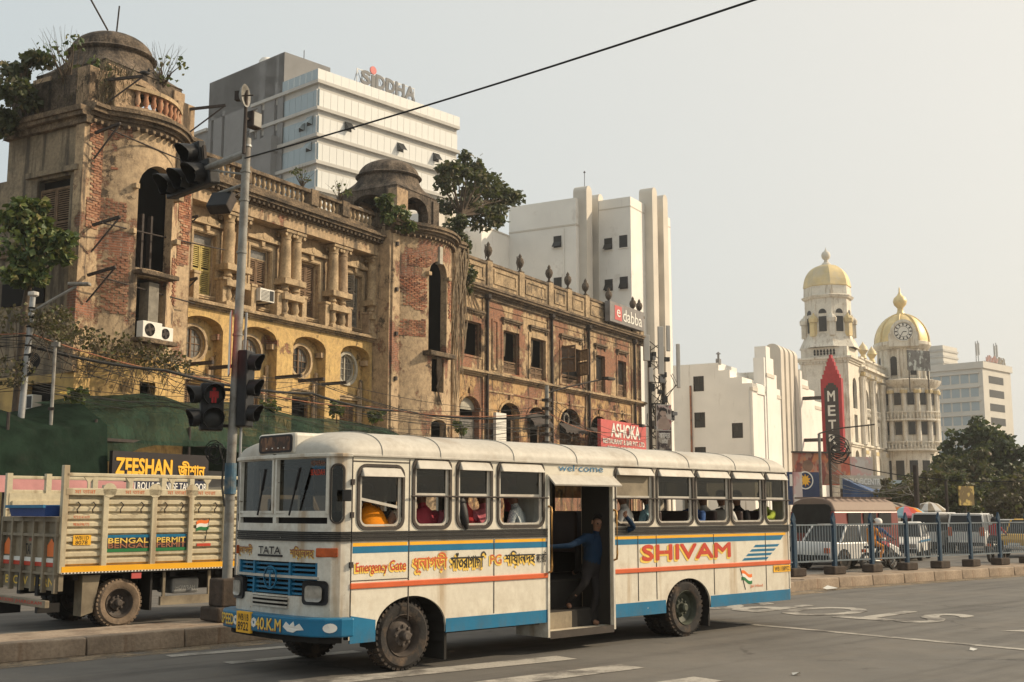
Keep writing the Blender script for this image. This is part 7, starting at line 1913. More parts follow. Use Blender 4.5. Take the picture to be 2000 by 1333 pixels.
# local: -y faces back along the road (-x of the pole frame), x runs along the arm
MB().box(-.78, .78, -.02, .20, -.24, .22).build('housing', M['black'], OS, bevel=.03)
for x in (-.5, 0, .5): visor(OS, Matrix.Translation((x, -.02, -.02)), .19, .36)
visor(OS, Matrix.Translation((.25, .02, .40)), .17, .34); MB().box(.05, .45, .02, .16, .22, .60).build('upper_housing', M['black'], OS, bevel=.02)
MB().bar((-.3, .1, .2), (-.3, .1, .5), .05).bar((.5, .1, .2), (.5, .1, .5), .05).build('hanger', M['iron'], OS)
LB = thing('hanging_box', 'dark square box hanging on wires below the signal arm', 'box'); LB.matrix_world = SPM @ Matrix.Translation((.0, .62, 7.0)) @ Matrix.Rotation(rad(-60), 4, 'Z') @ Matrix.Rotation(rad(-35), 4, 'X')
MB().box(-.20, .20, -.06, .14, -.18, .18).build('case', M['iron'], LB, bevel=.02); MB().box(-.19, .19, -.07, -.06, -.17, .17).build('face', M['black'], LB)
MB().bar((-.15, .05, .18), (-.15, .35, .75), .015).bar((.15, .05, .18), (.15, .35, .75), .015).build('wire', M['iron'], LB)
# pedestrian light
PX = thing('pedestrian_light', 'black pedestrian light with a red standing figure, left of the signal pole', 'traffic light'); PX.matrix_world = Matrix.Translation((-4.90, 19.15, 3.66)) @ Matrix.Rotation(rad(22), 4, 'Z')
MB().box(-.17, .2, -.03, .18, -.39, .39).build('housing', M['black'], PX, bevel=.03); 
visor(PX, Matrix.Translation((.03, -.03, .19)), .172, .2); visor(PX, Matrix.Translation((.03, -.03, -.19)), .172, .2)
rf_ = emis('red_signal_figure', (.30, .012, .012), .05)
m = MB(); m.lathe([(.001, -.062), (.03, -.062), (.03, -.058)], (.03, 0, .285), 12, 'y'); m.box(-.015, .075, -.062, -.058, .16, .25).box(-.04, -.02, -.062, -.058, .14, .25).box(.08, .10, -.062, -.058, .14, .25).box(-.01, .022, -.062, -.058, .06, .16).box(.038, .07, -.062, -.058, .06, .16); m.build('red_figure', rf_, PX)
m = Matrix.Translation((-.2, .05, 0)) @ Matrix.Rotation(rad(-80), 4, 'Z')
visor(PX, m @ Matrix.Translation((0, 0, .19)), .15, .2); visor(PX, m @ Matrix.Translation((0, 0, -.19)), .15, .2)
MB().bar((.15, .1, .3), (.48, .1, .3), .05).bar((.15, .1, -.3), (.48, .1, -.3), .05).build('bracket', M['iron'], PX)
VT = thing('traffic_light', 'tall black traffic light seen edge on, right of the signal pole', 'traffic light'); VT.matrix_world = Matrix.Translation((-4.34, 19.30, 3.98)) @ Matrix.Rotation(rad(78), 4, 'Z')
MB().box(-.16, .16, -.04, .14, -.64, .62).build('housing', M['black'], VT, bevel=.025)
for z in (.42, .0, -.42): visor(VT, Matrix.Translation((0, -.04, z)), .145, .22)
MB().bar((0, .16, .5), (0, .3, .5), .05).bar((0, .16, -.5), (0, .3, -.5), .05).build('bracket', M['iron'], VT)
EP = thing('notice_plate', 'thin reddish notice plate seen edge on beside the signal pole', 'sign'); EP.matrix_world = SPM @ Matrix.Translation((-.12, -.05, 4.45)) @ Matrix.Rotation(rad(62), 4, 'Z')
MB().box(-.22, .22, -.006, .006, -.52, .52).build('plate', M['signred'], EP); MB().box(-.22, .22, .008, .014, -.52, .52).build('back', M['white'], EP)
CW = thing('cable_bundle', 'tangled black cable coil tied under the pedestrian light', 'cable'); CW.matrix_world = Matrix.Translation((-4.86, 19.12, 2.95))
m = MB()
for k in range(6):
    r = .10 + .03 * (k % 3); m.tube([(r * cos(a + k) * .9 + .02 * k, .03 * sin(k * 2), -.06 * (k % 2) + r * sin(a + k)) for a in [i * 2 * pi / 10 for i in range(11)]], .009, 5)
m.tube([(.1, 0, .1), (.2, 0, -.2), (.18, .02, -.55), (.24, 0, -.9)], .018, 5); m.build('coil', M['cable'], CW)

# ================================================================ STREET POLES, STRINGS OF CABLE
def obT(u, y, z): return ob(u, y, z)
LP = thing('street_lamp', 'pale street lamp pole wrapped in cables at far left', 'street lamp', (-16.05, 38, 0))
MB().tube([(0, 0, 0), (.35, 0, 8.9)], [.13, .09], 12).build('pole', M['steel'], LP, smooth=60)
MB().tube([(.35, 0, 8.4), (.9, 0, 8.75), (1.75, 0, 9.25)], .05, 8).build('arm', M['greypole'], LP); MB().box(1.5, 2.2, -.14, .14, 9.28, 9.38).build('lamp_head', M['greypole'], LP, bevel=.03)
MB().lathe([(.001, 9.1), (.17, 9.06), (.17, 8.95), (.1, 8.9)], (.36, 0, 0), 12).build('cap', M['conc_l'], LP)
m = MB()
for k in range(7): m.tube([(.3 + .24 * cos(a) + .03 * k, -.05, 6.55 + .26 * sin(a) + .04 * k) for a in [i * 2 * pi / 12 for i in range(13)]], .02, 5)
for k in range(6): z = 6.95 + k * .31; m.lathe([(.10, z), (.14, z + .03), (.10, z + .06)], (.28 + (z - 7) * .04, 0, 0), 10)
m.build('cable_coil', M['cable'], LP)
TP = thing('thin_pole', 'thin grey pole standing before the yellow corner wall', 'pole', (-15.0, 38.3, 0)); MB().tube([(0, 0, 0), (0, 0, 7.5)], .06, 8).box(-.1, .14, -.08, .08, 7.3, 7.45).build('pole', M['greypole'], TP); MB().box(-.1, .1, -.07, -.05, 5.2, 5.3).build('clip', M['iron'], TP)
MP = thing('street_lamp', 'grey street lamp pole in front of the brick arcade, right of the middle tower', 'street lamp', (1.84, 62, 0), BA)
MB().tube([(0, 0, 0), (0, 0, 8.5)], [.15, .11], 10).build('pole', M['greypole'], MP); MB().tube([(0, 0, 8.1), (1.2, -.6, 8.5), (3.6, -1.6, 9.1)], .05, 6).build('arm', M['iron'], MP); MB().box(3.4, 4.3, -2.0, -1.6, 9.08, 9.2).build('lamp_head', M['iron'], MP)
m = MB()
for k in range(6): m.box(-.2, .2, -.2, .2, 5.4 + k * .45, 5.55 + k * .45)
m.build('clamp', M['iron'], MP)

def cable(name, label, pts, r=.02, sag=.4, mat=None, group=None):
    out = []
    pts = [Vector(p) for p in pts]
    for a, b in zip(pts, pts[1:]):
        for i in range(10):
            t = i / 10; p = a.lerp(b, t); p.z -= sag * 4 * t * (1 - t) * min(1.5, (b - a).length / 18); out.append(p)
    out.append(pts[-1])
    o = MB().tube(out, r, 6).build(name, mat or M['cable'], None); tag(o, label, 'cable', group); return o
cable('overhead_wire', 'single black wire sloping across the sky from the signal pole to the upper right', [(-4.5, 19.2, 7.86), (2.72, 12, 7.46), (6.0, 8.7, 7.3)], .013, .10)
lampc = Vector((-15.75, 38, 0)); mpc = Vector((1.84, 62, 0))
wires = []
rndw = random.Random(5)
cable('thick_cable', 'thick black cable bundle looping low along the yellow frontage', [lampc + Vector((0, 0, 7.3)), ob(-6, -4.5, 6.9), ob(2, -4.6, 6.75), ob(9, -4.2, 6.55), mpc + Vector((0, 0, 6.9))], .055, .45)
cable('red_cable', 'faded red cable stretched along the frontage above the awning', [lampc + Vector((-9, -4, 7.6)), lampc + Vector((0, 0, 7.7)), ob(-3, -4, 6.9), ob(7, -4, 6.6), mpc + Vector((0, 0, 7.1)), ob(36, -3, 7.2)], .022, .5, M['brickA'])
for k in range(15):
    z0 = 5.6 + rndw.random() * 2.6; z1 = 5.9 + rndw.random() * 1.6
    cable('thin_cable', 'thin slack service wire strung between the lamp poles along the old frontage', [lampc + Vector((-10, -5, z0 + rndw.uniform(-1, 1))), lampc + Vector((0, 0, z0)), ob(-7 + rndw.random() * 12, -3 - rndw.random() * 1.5, 6.2 + rndw.random() * 1.3), mpc + Vector((0, 0, z1))], .012, .35 + rndw.random() * .7, None, 'thin service wires along the frontage')
for k in range(12):
    z0 = 5.8 + rndw.random() * 2.2
    cable('thin_cable', 'thin slack service wire fanning out from the middle lamp pole to the brick arcade', [mpc + Vector((0, 0, z0)), ob(24 + rndw.random() * 22, -.6 - rndw.random() * 2, 6.3 + rndw.random() * 2.2)], .012, .3 + rndw.random() * .5, None, 'thin service wires over the arcade')
for k, (a, b) in enumerate(((ob(-6.8, -1.9, 16.0), ob(-2.6, -2.2, 15.6)), (ob(-6.9, -1.9, 12.4), ob(.4, -1.0, 12.9)), (ob(-6.8, -1.9, 10.4), ob(-1.8, -1.6, 10.2)))):
    cable('tower_wire', ('rusty wire across the top of the corner tower', 'rusty wire across the tall arch of the corner tower', 'rusty wire below the tall arch of the corner tower')[k], [a, b], .03, .05, M['iron'])
# iron brackets sticking out of the old frontage
def bracket(p, q, label):
    o = MB().bar(p, q, .10).bar(p + Vector((0, 0, -1.0)), q, .05).build('iron_bracket', M['iron'], None); tag(o, label, 'bracket'); return o
for (u, y, z, du), lb in zip(((-6.7, -1.4, 18.0, .9), (-2.1, -1.2, 18.3, .9), (-6.9, -1.3, 15.9, .2), (-6.8, -1.3, 12.4, .3), (-6.9, -1.3, 10.5, .3), (-1.4, .5, 13.9, .6), (-1.5, .2, 11.2, .5)),
        ('on the left brick pier of the corner tower parapet', 'on the right brick pier of the corner tower parapet', 'high on the corner tower below its cornice', 'beside the tall arch of the corner tower', 'low on the brick face of the corner tower', 'beside the yellow louvred door', 'under the sill of the yellow louvred door')):
    bracket(ob(u, y, z), ob(u + du, y - 1.1, z + .25), 'rusty iron bracket ' + lb)
for (u, lb) in ((-.6, 'under the round window with the brown mullion'), (.8, 'right of the round window with the brown mullion'), (5.0, 'between the second and third round windows'), (6.6, 'under the dark round window'), (8.3, 'right of the dark round window')):
    o = MB().bar(ob(u, .0, 7.95), ob(u + .25, -1.3, 8.0), .16, .14).build('iron_beam_end', M['iron'], None); tag(o, 'rusty cut-off beam end sticking out ' + lb, 'beam')

# ---- air conditioners
aircon('', 'white split air conditioner unit on the ledge of the corner tower', OBM @ Matrix.Translation((-4.65, -2.0, 8.38)), .95, .62, .34, True)
aircon('', 'smaller grey split air conditioner unit beside the white one on the corner tower', OBM @ Matrix.Translation((-3.85, -1.95, 8.38)), .62, .52, .32, True)
aircon('', 'white window air conditioner in the second louvred door', OBM @ Matrix.Translation((4.05, .55, 11.3)), .95, .58, .75)
aircon('', 'white window air conditioner low on the yellow side wall at far left', OBM @ Matrix.Translation((-7.2, .9, 5.6)) @ Matrix.Rotation(rad(-90), 4, 'Z'), .9, .55, .4)

# ================================================================ AWNING AND SHOP SIGNS
AW = thing('shop_awning', 'long green shade net awning sagging over the shop fronts', 'awning', BO, BA)
am = MB(); n = 36; rows = []
for i in range(n + 1):
    u = -8.6 + 22.7 * i / n; top = 6.3 + .12 * sin(u * .9) - max(0, -4.5 - u) * .14 - max(0, u - 3) * .05
    rows += [(u, -.9 + .02 * sin(u), top + .1), (u, -2.6, top - .25 + .1 * sin(u * 1.3 + 1)), (u, -3.9, top - 1.0 + .12 * sin(u * .8)), (u, -4.2, top - 2.0 + .1 * sin(u * 1.7))]
am.add(rows, [(i*4+j, i*4+j+1, i*4+j+5, i*4+j+4) for i in range(n) for j in range(3)]); am.build('net', M['net'], AW, smooth=70)
am = MB(); rows = []
for i in range(17):
    u = -13.5 + 5.2 * i / 16; top = 4.75 + (u + 13.5) * .12 + .12 * sin(u * 1.4)
    rows += [(u, -1.4, top + .2), (u, -3.0, top + .05 + .1 * sin(u * 2)), (u, -4.3, top - .6 + .15 * sin(u * 1.1)), (u, -4.5, 2.6)]
am.add(rows, [(i*4+j, i*4+j+1, i*4+j+5, i*4+j+4) for i in range(16) for j in range(3)]); am.build('tarpaulin', M['tarp_dk'], AW, smooth=70)
for u in (-12, -8.6, -4.3, 0, 5, 10): MB().tube([(u, -4.1, 0), (u, -4.1, 5.0)], .05, 6).build('pole', M['iron'], AW)
MB().box(-13.5, 14, -4.12, -4.05, 4.3, 4.4).build('front_beam', M['iron'], AW)
GR = thing('iron_railing', 'pale ornamental scroll railing behind the green net', 'railing', BO, BA)
gm = MB()
for i in range(22):
    u = -7.4 + i * .56
    for s_ in (-1, 1):
        gm.tube([(u + s_ * (.04 + .11 * a / 3 * abs(cos(a))), -1.2, 5.45 + .45 * sin(a * .5) + .1 * cos(a * 2)) for a in [k * .5 for k in range(12)]], .018, 4)
    gm.lathe([(.10, -.01), (.125, 0), (.10, .01)], (u + .28, -1.2, 5.7), 10, 'y')
gm.build('scrollwork', M['lettery2'], GR); MB().box(-7.8, 4.9, -1.23, -1.17, 5.3, 5.36).box(-7.8, 4.9, -1.23, -1.17, 6.1, 6.16).build('rail', M['lettery2'], GR)
sf = thing('shop_row', 'dark shuttered shop fronts under the green awning', 'shop', BO, BA)
MB().box(-7.2, 12.5, -.35, -.1, .1, 4.8).build('shutter_wall', M['tarp_dk'], sf)
for i in range(6): MB().box(-6.9 + i * 3.2, -4.2 + i * 3.2, -.42, -.34, .2, 3.6).build('rolling_shutter', M['conc'], sf)
ZS_ = thing('shop_sign', 'black ZEESHAN restaurant sign with yellow letters under the awning', 'sign', BO, BA)
MB().box(-8.4, -3.95, -4.75, -4.6, 3.05, 3.95).build('board', surf('sign_black', (.02, .015, .015), .4, bump=0), ZS_)
zf = facing(-4.755)
text('lettering', 'ZEESHAN', ZS_, M['lettery'], (-8.25, -5.75, 3.2, 3.72), zf, off=.035, ex=.02); text('lettering', 'জীশান', ZS_, M['lettery'], (-5.45, -4.15, 3.15, 3.7), zf, off=.02, ex=.02)
MB().box(-8.4, -3.95, -4.72, -4.62, 2.55, 3.02).build('lower_board', surf('sign_navy', (.02, .025, .05), .4, bump=0), ZS_)
text('lettering', 'BIRYANI ROLLS CHINESE TANDOOR', ZS_, M['letterw'], (-8.3, -4.0, 2.68, 2.93), facing(-4.725), off=.015, ex=.01)
MB().bar((-8.2, -4.5, 0), (-8.2, -4.5, 3.9), .08).bar((-4.1, -4.5, 0), (-4.1, -4.5, 3.9), .08).build('post', M['iron'], ZS_)
PA = thing('pink_canopy', 'faded pink cloth canopy behind the truck at far left', 'canopy', (-13.5, 30, 0), RA)
MB().add([(-4, 0, 2.85), (4.2, 0, 2.75), (4.2, 2.2, 2.9), (-4, 2.2, 3.0), (-4, -.1, 2.5), (4.2, -.1, 2.4)], [(0, 1, 2, 3), (4, 5, 1, 0)]).build('cloth', surf('faded_pink_cloth', (.42, .20, .19), .9), PA)
for x in (-3.8, 0, 4.0): MB().tube([(x, .1, 0), (x, .1, 3.1)], .04, 6).build('pole', M['iron'], PA)
DS = thing('roof_sign', 'grey dabba board with a red emblem on the right wing parapet', 'sign', BO, BA)
MB().box(39.2, 45.2, -.85, -.45, 15.3, 16.75).build('board', surf('sign_grey', (.20, .185, .175), .6, bump=0), DS)
MB().box(40.0, 41.2, -.87, -.84, 15.5, 16.55).build('emblem_panel', M['signred'], DS)
text('emblem', 'e', DS, M['letterw'], (40.3, 40.9, 15.75, 16.3), facing(-.875), off=.0, ex=.02); text('lettering', 'dabba', DS, M['letterw'], (41.4, 44.8, 15.55, 16.45), facing(-.855), off=.0, ex=.02)
MB().bar((40, -.4, 15.2), (40, -.1, 16.5), .1).bar((44, -.4, 15.2), (44, -.1, 16.5), .1).build('bracket', M['iron'], DS)
AS = thing('restaurant_sign', 'red ASHOKA restaurant and bar sign with white letters on the arcade', 'sign', BO, BA)
MB().box(35.6, 43.2, -1.75, -1.5, 5.2, 8.05).build('board', M['signred'], AS)
af = facing(-1.755)
text('lettering', 'ASHOKA', AS, M['letterw'], (37.2, 42.0, 6.95, 7.85), af, off=.03, ex=.03); text('lettering', 'RESTAURANT & BAR PVT. LTD.', AS, M['letterw'], (35.9, 42.9, 6.45, 6.78), af, off=.012, ex=.03); text('lettering', 'INDIAN & CHINESE CUISINE', AS, M['letterw'], (36.6, 42.3, 6.02, 6.3), af, off=.012, ex=.03)
for u in (40.6, 42.7): MB().bar((u, -1.6, 8.0), (u, -2.5, 7.9), .06).box(u - .2, u + .2, -2.7, -2.4, 7.75, 7.95).build('spotlight', M['black'], AS)
MB().box(36, 42.9, -1.5, -.05, 5.4, 5.6).build('bracket', M['iron'], AS)
PB_ = thing('blank_board', 'plain white panel fixed upright between two arches of the arcade', 'panel', BO, BA); MB().box(23.9, 25.1, -.5, -.3, 4.5, 7.7).build('board', M['white'], PB_); MB().box(24.3, 24.6, -.3, -.05, 5, 7).build('bracket', M['iron'], PB_)

# ================================================================ CELL TOWER BY THE END WALL
CTW = thing('antenna_mast', 'lattice telecom mast crowded with panel antennas and cables', 'mast', (11.0, 89.5, 0), rad(15))
m = MB()
for x in (-.5, .6): m.tube([(x, 0, 0), (x, 0, 14.4)], .14, 8)
for k in range(16): z = 2 + k * .8; m.bar((-.5, 0, z), (.6, 0, z + .8 if k % 2 else z), .06); m.bar((-.5, .0, z + .8), (.6, .0, z), .05)
m.build('lattice', M['iron'], CTW)
rk = random.Random(8)
for x, z0, z1, w in ((-1.15, 13.2, 15.2, .5), (.05, 12.2, 15.9, .45), (1.55, 11.2, 14.6, .28), (.75, 14.0, 16.0, .3), (-.75, 11.6, 12.7, .35)):
    MB().box(x, x + w, -.5, -.3, z0, z1).build('panel_antenna', M['conc_l'], CTW, bevel=.04)
for k in range(16):
    x = rk.uniform(-.9, 1.2); z = rk.uniform(8, 13.5); MB().box(x, x + rk.uniform(.2, .45), -.35 - rk.random() * .2, -.1, z, z + rk.uniform(.25, .6)).build('radio_unit', M['black'] if k % 3 else M['conc'], CTW)
m = MB()
for k in range(22):
    x = rk.uniform(-.9, 1.3); z = rk.uniform(8.5, 13.5); m.tube([(x, -.3, z), (x + rk.uniform(-.4, .4), -.4, z - .8), (rk.uniform(-.4, .5), -.15, z - 2.2)], .03, 4)
m.build('cable', M['cable'], CTW)
PO = thing('film_poster', 'film poster of a woman on a tall board at the foot of the telecom mast', 'poster', (11.4, 88.2, 0), rad(8))
MB().box(-.62, .55, -.06, .06, 6.0, 9.8).build('board', M['white'], PO)
MB().box(-.58, .52, -.07, -.06, 7.9, 9.75).build('print', poster('poster_pink', [(.55, .42, .38), (.50, .16, .15), (.60, .52, .45), (.10, .07, .06)], 1.3), PO)
m = MB(); m.lathe([(.001, -.085), (.26, -.085), (.26, -.075)], (-.1, 0, 9.2), 16, 'y'); m.prism([(-.5, 7.95), (-.45, 8.6), (-.15, 8.95), (.15, 8.9), (.4, 8.5), (.45, 7.95)], -.08, -.07); m.build('printed_figure', surf('print_skin', (.45, .33, .26), .6, bump=0), PO)
m = MB(); m.prism([(-.38, 9.2), (-.32, 9.5), (-.05, 9.6), (.2, 9.45), (.24, 9.0), (.1, 9.3), (-.2, 9.35)], -.092, -.084); m.build('printed_hair', M['letterk'], PO)
MB().box(-.58, .52, -.07, -.06, 6.05, 7.85).build('print', poster('poster_dark', [(.07, .05, .05), (.25, .19, .15), (.45, .40, .33)], 1.6), PO)
text('lettering', 'আমাদের', PO, M['letterw'], (-.45, .4, 7.3, 7.7), facing(-.072), off=.02); text('lettering', 'চিঠি', PO, M['letterw'], (-.2, .35, 6.9, 7.25), facing(-.072), off=.02)
for x in (-.6, .5): MB().tube([(x, .1, 0), (x, .1, 9.7)], .05, 6).build('post', M['iron'], PO)

# ================================================================ FENCE ON THE MEDIAN
FN = thing('median_fence', 'dark blue iron fence with spear-topped posts on stone blocks along the median', 'fence', ML1, MA1)
f0 = 1.0; pitch = 1.765; y_ = 1.05; zt, zb = 1.60, .62
proto = {}
for i in range(-1, 11):
    s = f0 + i * pitch
    if 'post' not in proto:
        m = MB().box(-.055, .055, -.05, .05, .40, 1.66).box(-.09, .09, -.03, .03, .55, 1.5).prism([(-.055, 1.66), (.055, 1.66), (.085, 1.74), (0, 1.92), (-.085, 1.74)], -.03, .03)
        proto['post'] = m.build('post', M['fence'], FN); k = MB().box(-.26, .26, -.19, .19, .255, .47); proto['block'] = k.build('base_block', M['dkstone'], FN, bevel=.03)
    else:
        proto['x'] = inst(proto['post'], FN); proto['x'].location = (s, y_, 0)
        b = link(proto['block'].copy()); b.parent = FN; b.location = (s, y_, 0); b.rotation_euler = (0, 0, rad(((i * 37) % 11) - 5)); continue
    proto['post'].location = (s, y_, 0); proto['block'].location = (s, y_, 0)
bars = None
for i in range(-1, 10):
    s = f0 + i * pitch
    r = MB().box(s + .055, s + pitch - .055, y_ - .025, y_ + .025, zt - .03, zt + .01).box(s + .055, s + pitch - .055, y_ - .025, y_ + .025, zb - .02, zb + .02).build('rail', M['fenceg'], FN)
    for k in range(13):
        o = MB().tube([(0, y_, zb), (0, y_, zt)], .015, 5).build('bar', M['fenceg'], FN) if bars is None else inst(bars, FN); bars = bars or o
        o.location = (s + pitch * (k + 1) / 14, 0, 0)

# ================================================================ VEHICLES BEYOND THE FENCE
PAINT = {}
def paint(n, c, r=.35):
    if n not in PAINT: PAINT[n] = surf(n, c, r, .06, 2, mul(c, .6), .35, 2, 0, spec=.5)
    return PAINT[n]
def car(label, loc, rz, kind, body, group='cars on the far carriageway', stripe=None, name='car', roofmat=None):
    """x forward, y across; profile lofted with tumblehome"""
    root = thing(name, label, 'car' if name == 'car' else name.replace('_', ' '), loc, rz, group)
    S = {'sedan': dict(L=4.2, W=1.66, belt=.92, roof=1.46, hood=.90, boot=.95, ws=(1.0, .45), rw=(-1.45, -.95), nose=.62, tail=.72),
         'suv': dict(L=4.1, W=1.72, belt=1.05, roof=1.78, hood=1.08, boot=1.05, ws=(.95, .5), rw=(-1.98, -1.80), nose=.75, tail=.95),
         'van': dict(L=3.7, W=1.50, belt=1.02, roof=1.82, hood=1.0, boot=1.02, ws=(1.60, 1.05), rw=(-1.80, -1.70), nose=.75, tail=.95),
         'taxi': dict(L=4.3, W=1.66, belt=.98, roof=1.56, hood=1.0, boot=.98, ws=(.78, .35), rw=(-1.25, -.85), nose=.75, tail=.75)}[kind]
    L, W = S['L'], S['W']; x0, x1 = -L / 2, L / 2; h = W / 2; z0 = .24
    lower = [(x0 + .05, z0 + .1), (x0, .5), (x0 + .03, S['tail']), (x0 + .22, S['boot'] - .02), (S['rw'][0], S['belt']), (S['ws'][0], S['belt']), (x1 - .6, S['hood'] - .06), (x1 - .12, S['nose'] + .06), (x1, S['nose'] - .12), (x1, .42), (x1 - .06, z0 + .1)]
    m = MB(); n = len(lower)
    ys = [(-h, .10), (-h * .94, .0), (h * .94, 0), (h, .10)]
    vs = []
    for y, ins in ((-h + .02, .05), (-h * .9, .0), (h * .9, .0), (h - .02, .05)):
        for x, z in lower: vs.append((x * (1 - ins * .7), y, z - ins * .5 if z > .7 else z))
    fs = [(k*n+i, k*n+(i+1) % n, (k+1)*n+(i+1) % n, (k+1)*n+i) for k in range(3) for i in range(n)] + [tuple(range(n))[::-1], tuple(range(3*n, 4*n))]
    m.add(vs, fs); bd = m.build('body', body, root, smooth=35, bevel=.035)
    tw_ = .80
    g = MB(); a, b = S['ws']; c, d = S['rw']; B = S['belt'] - .03; Rf = S['roof']
    vs = [(a, -h * .93, B), (a, h * .93, B), (c, h * .93, B), (c, -h * .93, B), (b, -h * tw_, Rf), (b, h * tw_, Rf), (d, h * tw_, Rf), (d, -h * tw_, Rf)]
    g.add(vs, [(0,1,5,4),(1,2,6,5),(2,3,7,6),(3,0,4,7),(4,5,6,7)]); g.build('glasshouse', M['dkglass'], root)
    r = MB()
    r.add([(b + .04, -h * tw_ - .02, Rf - .05), (b + .04, h * tw_ + .02, Rf - .05), (d - .04, h * tw_ + .02, Rf - .05), (d - .04, -h * tw_ - .02, Rf - .05), (b - .1, -h * tw_ + .1, Rf + .05), (b - .1, h * tw_ - .1, Rf + .05), (d + .1, h * tw_ - .1, Rf + .05), (d + .1, -h * tw_ + .1, Rf + .05)],
          [(0,3,2,1),(4,5,6,7),(0,1,5,4),(1,2,6,5),(2,3,7,6),(3,0,4,7)])
    for sy_ in (-1, 1):
        for (xa, xb) in ((a, b), (c, d)): r.bar((xa, sy_ * h * .94, B), (xb, sy_ * (h * tw_ + .01), Rf), .07)
        mx = (a + c) / 2 - .05; mt2 = (b + d) / 2; r.bar((mx, sy_ * h * .945, B), (mt2, sy_ * (h * tw_ + .015), Rf), .06)
    r.build('roof', roofmat or body, root, smooth=40, bevel=.02)
    rw_ = .31 if kind in ('sedan', 'van', 'taxi') else .35
    for x in (x0 + .78, x1 - .78):
        for sy_ in (-1, 1):
            ar = MB().lathe([(.001, -.02), (rw_ + .06, -.02), (rw_ + .06, .02), (.001, .02)], (x, sy_ * (h - .03), rw_ + .02), 18, 'y').build('wheel_arch', M['busdk'], root)
            t = MB().lathe([(rw_ * .6, -.09), (rw_ * .95, -.09), (rw_, -.05), (rw_, .05), (rw_ * .95, .09), (rw_ * .6, .09)], (x, sy_ * (h - .08), rw_), 20, 'y').build('tyre', M['tyre'], root, smooth=40)
            q = MB().lathe([(rw_ * .62, -.07), (rw_ * .55, -.05), (rw_ * .2, -.03), (.001, -.05)], (0, 0, 0), 16, 'y')
            q.T = None; q.v = [(vx + x, sy_ * (h - .08) + (vy if sy_ < 0 else -vy), vz + rw_) for vx, vy, vz in q.v]
            q.build('rim', M['steel'], t)
    for sy_ in (-1, 1):
        MB().box(x1 - .10, x1 + .0, sy_ * h * .68 - .14, sy_ * h * .68 + .14, S['nose'] - .12, S['nose'] + .05).build('headlight', M['lamp'], root, bevel=.03)
        MB().box(x0 - .02, x0 + .06, sy_ * h * .82 - .1, sy_ * h * .82 + .1, S['tail'] - .16, S['tail'] + (.25 if kind in ('suv', 'van') else .02)).build('tail_light', M['orlamp'], root, bevel=.02)
        MB().box(a - .25, a - .1, sy_ * (h + .09) - .06, sy_ * (h + .09) + .06, S['belt'], S['belt'] + .12).build('wing_mirror', body, root, bevel=.02)
    MB().box(x1 - .08, x1 + .06, -h * .92, h * .92, .32, .47).build('bumper', M['black'] if kind != 'taxi' else M['chrome'], root, bevel=.03); MB().box(x0 - .06, x0 + .08, -h * .92, h * .92, .34, .50).build('bumper', M['black'] if kind != 'taxi' else M['chrome'], root, bevel=.03)
    MB().box(x1 - .02, x1 + .02, -h * .4, h * .4, S['nose'] - .14, S['nose'] + .02).build('grille', M['black'], root); MB().box(x0 - .075, x0 - .055, -.25, .25, .50, .61).build('number_plate', M['letterw'], root)
    if stripe:
        for sy_ in (-1, 1): MB().box(x0 + .3, x1 - .3, sy_ * (h + .0) - .006, sy_ * (h + .0) + .006, .72, .80).build('stripe', stripe, root)
    return root
W_ = paint('white_car_paint', (.62, .60, .56)); Y_ = paint('yellow_taxi_paint', (.60, .34, .03)); G_ = paint('silver_car_paint', (.36, .36, .35)); D_ = paint('grey_car_paint', (.14, .14, .14))
R2 = Vector((cos(MA1), sin(MA1), 0)); N2 = Vector((-sin(MA1), cos(MA1), 0))
def far(px, D): return Vector(((px - 1000) / 2277 * D, D, 0))
car('white hatchback car nearest the fence, seen from the side', far(1638, 41.5), MA1, 'sedan', W_)
car('white saloon car with a blue stripe coming round towards the fence', far(1748, 49), MA1 + pi + rad(25), 'sedan', W_, stripe=M['letterb'])
car('white van with a dark rear window behind the saloon', far(1815, 58), MA1 + rad(12), 'van', W_)
car('white sport utility car seen from the rear, right of the van', far(1884, 57), MA1 + rad(18), 'suv', W_)
car('pale grey car partly hidden behind the yellow taxi', far(1955, 62), MA1 + rad(10), 'sedan', G_)
car('yellow taxi car at the right edge of the fence', far(2000, 52), MA1 + rad(4), 'taxi', Y_)
car('dark grey car far down the road between the vans', far(1845, 74), MA1 + rad(10), 'sedan', D_)
car('distant white car by the trees', far(1925, 84), MA1 + rad(10), 'sedan', W_)
# maroon minibus seen from behind
MV = thing('minibus', 'maroon and tan minibus with a wide dark rear window, behind the fence', 'minibus', far(1592, 44.5), MA1)
m = MB(); sec = [(-1.0, .5), (-1.02, 1.3), (-.98, 1.95), (-.82, 2.28), (-.45, 2.42), (0, 2.46), (.45, 2.42), (.82, 2.28), (.98, 1.95), (1.02, 1.3), (1.0, .5)]
m.sweep([(y, z) for y, z in sec if z < 2.0] , -.6, 3.5); m.build('body', paint('maroon_paint', (.20, .045, .035)), MV, bevel=.06)
m = MB(); m.sweep([(-1.0, 1.93), (-.98, 2.0), (-.84, 2.28), (-.45, 2.42), (0, 2.46), (.45, 2.42), (.84, 2.28), (.98, 2.0), (1.0, 1.93)], -.55, 3.45); m.build('roof', paint('tan_roof_paint', (.24, .165, .12), .7), MV, bevel=.05)
m = MB()
for k in range(10): m.box(-.4 + k * .4, -.37 + k * .4, -.9, .9, 2.40, 2.47)
m.build('roof_rib', PAINT['tan_roof_paint'], MV)
m = MB(); m.P = lambda x, y, z: (-.61 + y, x, z); m.prism(loop_rr(-.84, .84, 1.15, 2.2, .2), -.03, .05); m.build('rear_window', M['dkglass'], MV)
